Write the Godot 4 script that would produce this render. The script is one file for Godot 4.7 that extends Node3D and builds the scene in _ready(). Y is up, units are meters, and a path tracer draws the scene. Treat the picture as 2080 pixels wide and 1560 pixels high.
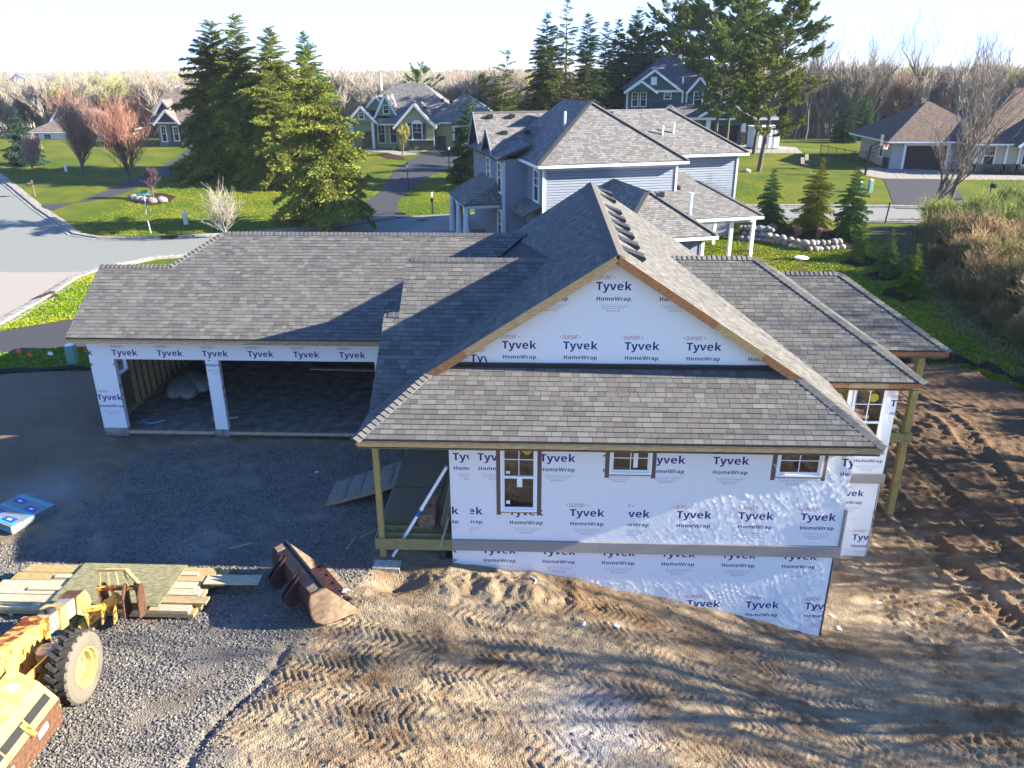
extends Node3D
# A new house wrapped in weather barrier on a dirt lot, seen from the air, with the street and neighbours behind.
# World: x right along the house front, y up, z towards the viewer; garage slab at y = 0, garage door plane at z = 0.

const SUN := Vector3(2.40, 1.0, 0.10)
var rng := RandomNumberGenerator.new()
var names := {}
var M := {}
var TX := {}
var big := FastNoiseLite.new()
var fine := FastNoiseLite.new()
var ridged := FastNoiseLite.new()

# ---------------------------------------------------------------- mesh builder
class MB:
	var v := PackedVector3Array()
	var n := PackedVector3Array()
	var c := PackedColorArray()
	var t := PackedVector2Array()
	var i := PackedInt32Array()
	func vert(p: Vector3, nn: Vector3, col := Color.WHITE, uv := Vector2.ZERO) -> int:
		v.append(p); n.append(nn); c.append(col); t.append(uv)
		return v.size() - 1
	func tri(a: Vector3, b: Vector3, d: Vector3, col := Color.WHITE) -> void:
		var nn := (b - a).cross(d - a).normalized()
		var k := v.size()
		for p in [a, b, d]:
			v.append(p); n.append(nn); c.append(col); t.append(Vector2.ZERO)
		i.append(k); i.append(k + 2); i.append(k + 1)
	func quad(a: Vector3, b: Vector3, d: Vector3, e: Vector3, col := Color.WHITE, uv: Array = []) -> void:   # counter-clockwise from outside
		var nn := (d - a).cross(e - b).normalized()
		var k := v.size()
		var ps := [a, b, d, e]
		for j in 4:
			v.append(ps[j]); n.append(nn); c.append(col); t.append(uv[j] if uv.size() == 4 else Vector2.ZERO)
		i.append_array(PackedInt32Array([k, k + 2, k + 1, k, k + 3, k + 2]))
	func fan(ps: Array, col := Color.WHITE, uv: Array = []) -> void:
		var nn := Vector3.ZERO
		for j in ps.size():
			var a: Vector3 = ps[j]
			nn += a.cross(ps[(j + 1) % ps.size()])
		nn = nn.normalized()
		var k := v.size()
		for j in ps.size():
			v.append(ps[j]); n.append(nn); c.append(col); t.append(uv[j] if uv.size() else Vector2.ZERO)
		for j in range(1, ps.size() - 1):
			i.append(k); i.append(k + j + 1); i.append(k + j)
	func slab(ps: Array, down: Vector3, col := Color.WHITE, uv: Array = []) -> void:   # a planar polygon given thickness
		fan(ps, col, uv)
		var low := [ps[0] + down]
		for j in range(ps.size() - 1, 0, -1):
			low.append(ps[j] + down)
		fan(low, col)
		for j in ps.size():
			var a: Vector3 = ps[j]
			var b: Vector3 = ps[(j + 1) % ps.size()]
			quad(b, a, a + down, b + down, col)
	func box(at: Vector3, s: Vector3, bs := Basis(), col := Color.WHITE, ch := 0.0) -> void:
		var h := s / 2.0
		var P := func(x, y, z): return at + bs * Vector3(x * h.x, y * h.y, z * h.z)
		if ch <= 0.0:
			quad(P.call(-1, -1, 1), P.call(1, -1, 1), P.call(1, 1, 1), P.call(-1, 1, 1), col)
			quad(P.call(1, -1, -1), P.call(-1, -1, -1), P.call(-1, 1, -1), P.call(1, 1, -1), col)
			quad(P.call(1, -1, 1), P.call(1, -1, -1), P.call(1, 1, -1), P.call(1, 1, 1), col)
			quad(P.call(-1, -1, -1), P.call(-1, -1, 1), P.call(-1, 1, 1), P.call(-1, 1, -1), col)
			quad(P.call(-1, 1, 1), P.call(1, 1, 1), P.call(1, 1, -1), P.call(-1, 1, -1), col)
			quad(P.call(-1, -1, -1), P.call(1, -1, -1), P.call(1, -1, 1), P.call(-1, -1, 1), col)
			return
		# chamfered along its long axis: an eight-sided prism
		var ax := 0
		if s.y > s[ax]: ax = 1
		if s.z > s[ax]: ax = 2
		var e1 := (ax + 1) % 3
		var e2 := (ax + 2) % 3
		var ring := []
		for k in [[1, -1, 0], [1, 1, 0], [1, 1, 1], [-1, 1, 1], [-1, 1, 0], [-1, -1, 0], [-1, -1, 1], [1, -1, 1]]:
			var q := Vector3.ZERO
			var flat: bool = k[2] == 1
			q[e1] = k[0] * (h[e1] - (ch if flat else 0.0))
			q[e2] = k[1] * (h[e2] - (0.0 if flat else ch))
			ring.append(q)
		var axis := Vector3.ZERO
		axis[ax] = h[ax]
		var A := []
		var Bk := []
		for q in ring:
			A.append(at + bs * (q + axis)); Bk.push_front(at + bs * (q - axis))
		fan(A, col); fan(Bk, col)
		for j in 8:
			var a: Vector3 = ring[j]
			var b: Vector3 = ring[(j + 1) % 8]
			quad(at + bs * (a - axis), at + bs * (b - axis), at + bs * (b + axis), at + bs * (a + axis), col)
	func bar(p: Vector3, q: Vector3, w: float, h: float, up := Vector3.UP, col := Color.WHITE, ch := 0.0) -> void:   # w sideways, h along up
		var z := (q - p).normalized()
		if absf(z.dot(up)) > 0.98: up = Vector3.RIGHT
		var x := up.cross(z).normalized()
		var y := z.cross(x)
		box((p + q) / 2.0, Vector3(w, h, p.distance_to(q)), Basis(x, y, z), col, ch)
	func tube(ps: Array, rs: Array, sides := 8, col := Color.WHITE, caps := true) -> void:
		var up := Vector3.UP
		var first := v.size()
		for k in ps.size():
			var d: Vector3 = (ps[mini(k + 1, ps.size() - 1)] - ps[maxi(k - 1, 0)]).normalized()
			if absf(d.dot(up)) > 0.95: up = Vector3.RIGHT
			var x := up.cross(d).normalized()
			var y := d.cross(x)
			for s in sides:
				var a := TAU * s / sides
				var o := x * cos(a) + y * sin(a)
				vert(ps[k] + o * rs[k], o, col)
		for k in ps.size() - 1:
			for s in sides:
				var a := first + k * sides + s
				var b := first + k * sides + (s + 1) % sides
				i.append_array(PackedInt32Array([a, b + sides, b, a, a + sides, b + sides]))
		if caps:
			var A := []
			var Bk := []
			for s in sides:
				A.push_front(v[first + s]); Bk.append(v[first + (ps.size() - 1) * sides + s])
			fan(A, col); fan(Bk, col)
	func lathe(at: Vector3, axis: Vector3, prof: Array, sides := 24, col := Color.WHITE) -> void:   # prof: [along, radius]; flat shaded bands
		var up := Vector3.UP if absf(axis.y) < 0.9 else Vector3.RIGHT
		var x := up.cross(axis).normalized()
		var y := axis.cross(x)
		for k in prof.size() - 1:
			var p0: Array = prof[k]
			var p1: Array = prof[k + 1]
			var sl := Vector2(p1[0] - p0[0], p1[1] - p0[1]).normalized()
			var first := v.size()
			for s in sides:
				var a := TAU * s / sides
				var o := x * cos(a) + y * sin(a)
				var nn := (o * sl.x - axis * sl.y).normalized()
				vert(at + axis * p0[0] + o * p0[1], nn, col)
				vert(at + axis * p1[0] + o * p1[1], nn, col)
			for s in sides:
				var a := first + s * 2
				var b := first + ((s + 1) % sides) * 2
				i.append_array(PackedInt32Array([a, b + 1, b, a, a + 1, b + 1]))
	func blob(at: Vector3, r: Vector3, nse: FastNoiseLite, amp: float, seg := 10, rings := 7, col := Color.WHITE, bs := Basis()) -> void:
		var first := v.size()
		for k in rings + 1:
			var th := PI * k / rings
			for s in seg:
				var ph := TAU * s / seg
				var d := Vector3(sin(th) * cos(ph), cos(th), sin(th) * sin(ph))
				var w := 1.0 + amp * nse.get_noise_3dv(d * 60.0 + at * 37.0)
				vert(at + bs * (d * r * w), (bs * (d / r)).normalized(), col)
		for k in rings:
			for s in seg:
				var a := first + k * seg + s
				var b := first + k * seg + (s + 1) % seg
				i.append_array(PackedInt32Array([a, a + seg, b, b, a + seg, b + seg]))
	func mesh() -> ArrayMesh:
		var m := ArrayMesh.new()
		if v.size() == 0: return m
		var a := []
		a.resize(Mesh.ARRAY_MAX)
		a[Mesh.ARRAY_VERTEX] = v; a[Mesh.ARRAY_NORMAL] = n; a[Mesh.ARRAY_COLOR] = c; a[Mesh.ARRAY_TEX_UV] = t; a[Mesh.ARRAY_INDEX] = i
		m.add_surface_from_arrays(Mesh.PRIMITIVE_TRIANGLES, a)
		return m

# ---------------------------------------------------------------- scene graph helpers
func numbered(called: String) -> String:
	var k: int = names.get(called, -1) + 1
	names[called] = k
	return called if k == 0 else "%s_%03d" % [called, k]

func tag(o: Node, label: String, category: String, group := "") -> Node:
	o.set_meta("label", label); o.set_meta("category", category)
	if group: o.set_meta("group", group)
	return o

func thing(called: String, label: String, category: String, at := Vector3.ZERO, turn := 0.0, group := "") -> Node3D:
	var o := Node3D.new()
	o.name = numbered(called)
	add_child(o)
	o.position = at; o.rotation.y = turn
	tag(o, label, category, group)
	return o

func part(parent: Node, called: String, mesh: Mesh, m: Material, xf := Transform3D()) -> MeshInstance3D:
	var o := MeshInstance3D.new()
	o.name = called if parent != self else numbered(called)
	o.mesh = mesh; o.material_override = m; o.transform = xf
	parent.add_child(o, true)
	return o

func struct(called: String, mesh: Mesh, m: Material) -> MeshInstance3D:
	var o := part(self, called, mesh, m)
	o.set_meta("kind", "structure")
	return o

func copy(o: Node3D, at: Vector3, turn: float, size := 1.0, label := "") -> Node3D:
	var c: Node3D = o.duplicate()
	var stem := String(o.name)
	if stem.length() > 4 and stem[-4] == "_" and stem.right(3).is_valid_int(): stem = stem.left(-4)
	c.name = numbered(stem)
	add_child(c)
	c.position = at; c.rotation = Vector3(0, turn, 0); c.scale = Vector3.ONE * size
	if label: c.set_meta("label", label)
	return c

# one box as a part
func pbox(parent: Node, called: String, at: Vector3, s: Vector3, m: Material, bs := Basis(), ch := 0.0) -> MeshInstance3D:
	var b := MB.new()
	b.box(Vector3.ZERO, s, Basis(), Color.WHITE, ch)
	return part(parent, called, b.mesh(), m, Transform3D(bs, at))

func pbar(parent: Node, called: String, p: Vector3, q: Vector3, w: float, h: float, m: Material, up := Vector3.UP, ch := 0.0) -> MeshInstance3D:
	var b := MB.new()
	b.bar(p, q, w, h, up, Color.WHITE, ch)
	return part(parent, called, b.mesh(), m)

func swarm(parent: Node, called: String, mesh: Mesh, m: Material, xs: Array, cols: Array = []) -> MultiMeshInstance3D:
	var mm := MultiMesh.new()
	mm.transform_format = MultiMesh.TRANSFORM_3D
	mm.use_colors = cols.size() > 0
	mm.mesh = mesh
	mm.instance_count = xs.size()
	for k in xs.size():
		mm.set_instance_transform(k, xs[k])
		if cols.size(): mm.set_instance_color(k, cols[k])
	var o := MultiMeshInstance3D.new()
	o.name = called if parent != self else numbered(called)
	o.multimesh = mm; o.material_override = m
	o.set_meta("kind", "stuff")
	parent.add_child(o, true)
	return o

func mass(called: String) -> Node3D:      # holder of what nobody could count
	var o := Node3D.new()
	o.name = numbered(called)
	o.set_meta("kind", "stuff")
	add_child(o)
	return o

# ---------------------------------------------------------------- materials
func grey(lo: float, hi: float, freq: float, seed_: int, octaves := 4, kind := FastNoiseLite.TYPE_SIMPLEX_SMOOTH, size := 512) -> NoiseTexture2D:
	var t := NoiseTexture2D.new()
	var nz := FastNoiseLite.new()
	nz.noise_type = kind; nz.frequency = freq; nz.seed = seed_; nz.fractal_octaves = octaves
	t.noise = nz; t.width = size; t.height = size; t.seamless = true
	var g := Gradient.new()
	g.set_color(0, Color(lo, lo, lo)); g.set_color(1, Color(hi, hi, hi))
	t.color_ramp = g
	return t

func mat(called: String, c: Color, rough := 0.8, tex: Texture2D = null, scale := Vector3.ONE, bump: Texture2D = null, bump_cm := 0.0, world := true) -> StandardMaterial3D:
	var m := StandardMaterial3D.new()
	m.resource_name = called
	m.albedo_color = Color(c.r, c.g, c.b).linear_to_srgb()
	m.roughness = rough
	if tex or bump:
		m.uv1_triplanar = true; m.uv1_world_triplanar = world; m.uv1_scale = scale
		m.texture_filter = BaseMaterial3D.TEXTURE_FILTER_LINEAR_WITH_MIPMAPS
	if tex: m.albedo_texture = tex
	if bump:
		m.heightmap_enabled = true; m.heightmap_texture = bump; m.heightmap_scale = bump_cm
	m.metallic_specular = 0.3
	M[called] = m
	return m

func vc(m: StandardMaterial3D) -> StandardMaterial3D:
	m.vertex_color_use_as_albedo = true
	return m

func materials() -> void:
	TX.soft = grey(0.62, 1.0, 0.012, 1)
	TX.grain = grey(0.55, 1.0, 0.09, 2, 3)
	TX.speck = grey(0.35, 1.0, 0.25, 3, 2)
	TX.wood = grey(0.6, 1.0, 0.02, 4, 5)
	TX.bump = grey(0.0, 1.0, 0.04, 5, 5)
	TX.finebump = grey(0.0, 1.0, 0.2, 6, 3)
	TX.tar = grey(0.84, 1.0, 0.12, 9, 2)
	TX.rust = grey(0.0, 1.0, 0.03, 7, 5)
	mat("dirt", Color(1, 1, 1), 0.95, TX.grain, Vector3(0.9, 0.9, 0.9), TX.bump, 3.0)
	vc(M.dirt)
	mat("lawn", Color(1, 1, 1), 0.9, TX.speck, Vector3(0.35, 0.35, 0.35), TX.finebump, 4.0)
	vc(M.lawn)
	mat("asphalt", Color(0.20, 0.215, 0.205), 0.9, TX.tar, Vector3(0.9, 0.9, 0.9))
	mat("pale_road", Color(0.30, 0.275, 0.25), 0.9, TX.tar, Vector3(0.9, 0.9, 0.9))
	mat("dark_asphalt", Color(0.05, 0.052, 0.06), 0.85, TX.tar, Vector3(0.9, 0.9, 0.9))
	mat("concrete", Color(0.36, 0.34, 0.31), 0.85, TX.soft, Vector3(0.4, 0.4, 0.4), TX.finebump, 0.2)
	mat("slab_concrete", Color(0.26, 0.255, 0.245), 0.7, TX.soft, Vector3(0.3, 0.3, 0.3))
	mat("mulch", Color(0.085, 0.045, 0.03), 1.0, TX.speck, Vector3(1, 1, 1), TX.finebump, 5.0)
	mat("shingle_felt", Color(0.045, 0.045, 0.05), 0.95)
	mat("shingles", Color(1, 1, 1), 0.93, TX.speck, Vector3(2.2, 2.2, 2.2), TX.finebump, 0.25)
	vc(M.shingles)
	var tone := [Color(0.21, 0.21, 0.205), Color(0.182, 0.181, 0.178), Color(0.235, 0.234, 0.228), Color(0.155, 0.154, 0.154), Color(0.186, 0.177, 0.172), Color(0.20, 0.198, 0.195)]
	for k in tone.size():
		mat("shingle_%d" % k, tone[k] * 1.3, 0.93, TX.speck, Vector3(2.2, 2.2, 2.2), TX.finebump, 0.25)
	M.tones = tone
	mat("wood_x", Color(0.50, 0.37, 0.20), 0.75, TX.wood, Vector3(0.35, 5, 5))
	mat("wood_y", Color(0.60, 0.44, 0.235), 0.75, TX.wood, Vector3(5, 0.35, 5))
	mat("wood_z", Color(0.60, 0.44, 0.235), 0.75, TX.wood, Vector3(5, 5, 0.35))
	mat("wood_red", Color(0.42, 0.21, 0.10), 0.75, TX.wood, Vector3(0.5, 4, 4))
	mat("wood_pale", Color(0.62, 0.52, 0.36), 0.75, TX.wood, Vector3(0.35, 5, 5))
	mat("wood_tan", Color(0.46, 0.34, 0.15), 0.75, TX.wood, Vector3(0.35, 5, 5))
	mat("treated_x", Color(0.40, 0.36, 0.16), 0.75, TX.wood, Vector3(0.35, 5, 5))
	mat("treated_y", Color(0.50, 0.41, 0.15), 0.75, TX.wood, Vector3(5, 0.35, 5))
	mat("treated_z", Color(0.36, 0.36, 0.17), 0.75, TX.wood, Vector3(5, 5, 0.35))
	mat("osb", Color(0.33, 0.27, 0.185), 0.85, TX.speck, Vector3(0.8, 0.8, 0.8))
	mat("plywood", Color(0.28, 0.26, 0.15), 0.8, TX.wood, Vector3(0.5, 1.3, 1.7))
	mat("ramp_wood", Color(0.30, 0.28, 0.24), 0.85, TX.wood, Vector3(2, 2, 0.5))
	mat("white_vinyl", Color(0.80, 0.83, 0.86), 0.4)
	mat("white_trim", Color(0.80, 0.80, 0.78), 0.6)
	mat("grey_band", Color(0.46, 0.44, 0.42), 0.7, TX.grain, Vector3(0.6, 3, 0.6), TX.finebump, 0.3)
	mat("black_metal", Color(0.02, 0.02, 0.022), 0.45)
	mat("vent_metal", Color(0.03, 0.032, 0.036), 0.6)
	mat("rubber", Color(0.06, 0.057, 0.054), 0.85, TX.soft, Vector3(2, 2, 2))
	mat("sidewall", Color(0.21, 0.185, 0.155), 0.9, TX.grain, Vector3(1, 1, 1))
	mat("boulder", Color(1, 1, 1), 0.85, TX.soft, Vector3(0.8, 0.8, 0.8), TX.bump, 2.0); vc(M.boulder)
	mat("gravel", Color(1, 1, 1), 0.9, TX.speck, Vector3(3, 3, 3)); vc(M.gravel)
	mat("bark", Color(0.20, 0.165, 0.135), 0.95, TX.grain, Vector3(1.5, 0.4, 1.5), TX.bump, 2.0)
	mat("pale_bark", Color(0.62, 0.57, 0.52), 0.9, TX.grain, Vector3(2, 1, 2))
	mat("twigs", Color(1, 1, 1), 0.95); vc(M.twigs)
	mat("needles", Color(1, 1, 1), 0.8); vc(M.needles)
	M.needles.backlight_enabled = true; M.needles.backlight = Color(0.5, 0.5, 0.5)
	mat("grass", Color(1, 1, 1), 0.8); vc(M.grass)
	M.grass.backlight_enabled = true; M.grass.backlight = Color(0.4, 0.4, 0.4)
	var g := StandardMaterial3D.new()
	g.resource_name = "glass"; g.albedo_color = Color(0.03, 0.05, 0.05, 0.12); g.roughness = 0.03; g.metallic_specular = 0.6
	g.transparency = BaseMaterial3D.TRANSPARENCY_ALPHA
	M.glass = g
	mat("dark_glass", Color(0.025, 0.03, 0.035), 0.06)
	mat("plasterboard", Color(0.55, 0.53, 0.50), 0.9)
	M.shingle_far = far_shingles(Color(0.175, 0.176, 0.178), "shingle_far")
	M.shingle_brown = far_shingles(Color(0.125, 0.085, 0.068), "shingle_brown")
	M.shingle_tan = far_shingles(Color(0.22, 0.165, 0.145), "shingle_tan")
	M.shingle_blue = far_shingles(Color(0.125, 0.135, 0.16), "shingle_blue")

# asphalt shingles too far away to tell apart: courses and tabs as a texture, in metres along u and up the slope v
func far_shingles(c: Color, called: String) -> StandardMaterial3D:
	if not TX.has("courses"):
		var r := RandomNumberGenerator.new(); r.seed = 77
		var im := Image.create(512, 512, false, Image.FORMAT_RGB8)
		var row := 0
		while row < 32:
			var x := -r.randi() % 20
			while x < 512:
				var w := 14 + r.randi() % 16
				var g := r.randf_range(0.74, 1.0)
				im.fill_rect(Rect2i(x, row * 16, w, 16), Color(g, g * r.randf_range(0.97, 1.0), g * r.randf_range(0.96, 1.01)))
				im.fill_rect(Rect2i(x, row * 16, 1, 16), Color(0.4, 0.4, 0.4))
				x += w
			im.fill_rect(Rect2i(0, row * 16 + 14, 512, 2), Color(0.33, 0.33, 0.33))
			row += 1
		TX.courses = ImageTexture.create_from_image(im)
	var m := StandardMaterial3D.new()
	m.resource_name = called
	m.albedo_color = c.linear_to_srgb(); m.roughness = 0.92
	m.albedo_texture = TX.courses
	m.uv1_scale = Vector3(1.0 / 5.6, 1.0 / 5.12, 1)
	return m

# ---------------------------------------------------------------- ground heights
func ip(x: float, xs: Array, ys: Array) -> float:
	if x <= xs[0]: return ys[0]
	for k in range(1, xs.size()):
		if x <= xs[k]:
			return lerpf(ys[k - 1], ys[k], (x - xs[k - 1]) / (xs[k] - xs[k - 1]))
	return ys[-1]

func G(x: float, z: float) -> float:
	var right := ip(z, [-60.0, -45.0, -32.0, -20.0, -8.0, 3.0, 9.0, 14.0], [1.3, 0.9, 0.35, -0.7, -1.9, -2.25, -2.2, -2.0])
	var front := ip(x, [-20.0, -3.0, -2.0, 0.0, 1.0, 2.6, 4.3, 6.2, 7.0, 10.0, 14.0, 20.0], [-0.35, -0.33, -0.33, -0.57, -0.75, -1.05, -1.5, -2.05, -2.15, -2.3, -2.2, -1.9])
	var far := ip(z, [-400.0, -160.0, -120.0, -85.0, -68.0, -30.0, 0.0], [-5.0, -4.0, -1.0, 1.7, 1.7, 0.0, 0.0])
	var w := smoothstep(2.0, 9.0, x)
	var back := lerpf(far, right if z > -60.0 else far, w)
	return lerpf(back, front, smoothstep(-4.0, 5.0, z))

# how much of the bare building lot there is at a place: 1 inside, 0 on the lawns
func lot(x: float, z: float) -> float:
	var back := ip(x, [-30.0, -21.0, -17.5, -14.0, 9.0, 13.0, 18.4, 20.0, 22.0, 26.0], [-3.0, -4.6, -5.6, -6.5, -11.4, -11.4, -11.3, -9.0, -3.0, 20.0])
	return smoothstep(-0.5, 0.5, z - back + 0.6 * big.get_noise_2d(x * 9.0, z * 9.0))

var paved := []
var gx := PackedFloat32Array()
var gz := PackedFloat32Array()
func axis(stops: Array) -> PackedFloat32Array:   # [[from, to, step], ...]
	var a := PackedFloat32Array()
	for s in stops:
		var x: float = s[0]
		while x < s[1] - 0.001:
			a.append(x); x += s[2]
	a.append(stops[-1][1])
	return a

func base_height(x: float, z: float) -> float:
	return G(x, z) - 0.7 * smoothstep(0.55, 1.0, lot(x, z)) + 0.05 * big.get_noise_2d(x * 4.0, z * 4.0)

func grid_mesh(xs: PackedFloat32Array, zs: PackedFloat32Array, height: Callable, colour: Callable) -> ArrayMesh:
	var b := MB.new()
	var nx := xs.size()
	for z in zs:
		for x in xs:
			b.v.append(Vector3(x, height.call(x, z), z))
			b.c.append(colour.call(x, z))
	b.n.resize(b.v.size()); b.t.resize(b.v.size())
	for j in zs.size():
		for k in nx:
			var a := b.v[j * nx + maxi(k - 1, 0)] - b.v[j * nx + mini(k + 1, nx - 1)]
			var e := b.v[maxi(j - 1, 0) * nx + k] - b.v[mini(j + 1, zs.size() - 1) * nx + k]
			b.n[j * nx + k] = e.cross(a).normalized()
	b.i.resize((zs.size() - 1) * (nx - 1) * 6)
	var w := 0
	for j in zs.size() - 1:
		for k in nx - 1:
			var a := j * nx + k
			for q in [a, a + 1, a + nx + 1, a, a + nx + 1, a + nx]:
				b.i[w] = q; w += 1
	return b.mesh()

# a thin sheet that follows the triangles of the ground, offset above it
func sheet(outline: Array, up: float) -> ArrayMesh:
	var poly := PackedVector2Array()
	var lo := Vector2(1e9, 1e9)
	var hi := Vector2(-1e9, -1e9)
	for p in outline:
		var q := Vector2(p[0], p[1])
		poly.append(q); lo = lo.min(q); hi = hi.max(q)
	paved.append(poly)
	var b := MB.new()
	for j in gz.size() - 1:
		if gz[j + 1] < lo.y or gz[j] > hi.y: continue
		for k in gx.size() - 1:
			if gx[k + 1] < lo.x or gx[k] > hi.x: continue
			var c := [Vector2(gx[k], gz[j]), Vector2(gx[k + 1], gz[j]), Vector2(gx[k + 1], gz[j + 1]), Vector2(gx[k], gz[j + 1])]
			var h := []
			for p in c: h.append(base_height(p.x, p.y))
			for f in [[0, 1, 2], [0, 2, 3]]:
				var A: Vector2 = c[f[0]]
				var e1: Vector2 = c[f[1]] - A
				var e2: Vector2 = c[f[2]] - A
				var det := e1.cross(e2)
				for piece in Geometry2D.intersect_polygons(PackedVector2Array([c[f[0]], c[f[1]], c[f[2]]]), poly):
					var ids := Geometry2D.triangulate_polygon(piece)
					var first := b.v.size()
					for p in piece:
						var d: Vector2 = p - A
						var s := d.cross(e2) / det
						var t := e1.cross(d) / det
						b.vert(Vector3(p.x, h[f[0]] + s * (h[f[1]] - h[f[0]]) + t * (h[f[2]] - h[f[0]]) + up, p.y), Vector3.UP, Color.WHITE, p)
					for m in range(0, ids.size(), 3):
						var q := [ids[m], ids[m + 1], ids[m + 2]]
						var turn: float = (piece[q[1]] - piece[q[0]]).cross(piece[q[2]] - piece[q[0]])
						if turn < 0: q = [q[0], q[2], q[1]]
						b.i.append_array(PackedInt32Array([first + q[0], first + q[1], first + q[2]]))
	return b.mesh()

func kerb(line: Array, called: String) -> void:
	var b := MB.new()
	for k in line.size() - 1:
		var p := Vector2(line[k][0], line[k][1])
		var q := Vector2(line[k + 1][0], line[k + 1][1])
		var steps := maxi(1, int(p.distance_to(q) / 1.0))
		for s in steps:
			var a := p.lerp(q, float(s) / steps)
			var e := p.lerp(q, float(s + 1) / steps)
			var A := Vector3(a.x, base_height(a.x, a.y) + 0.0, a.y)
			var E := Vector3(e.x, base_height(e.x, e.y) + 0.0, e.y)
			b.bar(A, E + (E - A).normalized() * 0.02, 0.42, 0.24, Vector3.UP, Color.WHITE, 0.04)
			b.bar(A + Vector3(0, 0.01, 0), E + Vector3(0, 0.01, 0), 0.95, 0.04)
	struct(called, b.mesh(), M.concrete)

func lawn_colour(x: float, z: float) -> Color:
	var a := big.get_noise_2d(x * 5.0, z * 5.0)
	var f := fine.get_noise_2d(x * 3.0, z * 3.0)
	var c := Color(0.125, 0.215, 0.004).lerp(Color(0.26, 0.285, 0.012), clampf(0.45 + a * 1.3 + f * 0.7, 0.0, 1.0))
	if x > 19.0 + (z + 20.0) * -0.02 and z > -33.0 and z < 30.0:      # rough dry growth on the right
		c = c.lerp(Color(0.20, 0.165, 0.085), clampf((x - 20.5) * 0.5 + f, 0.0, 1.0))
	if z < -88.0:
		c = c.lerp(Color(0.16, 0.135, 0.08), clampf((-88.0 - z) / 12.0, 0.0, 1.0))
	return c

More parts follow.
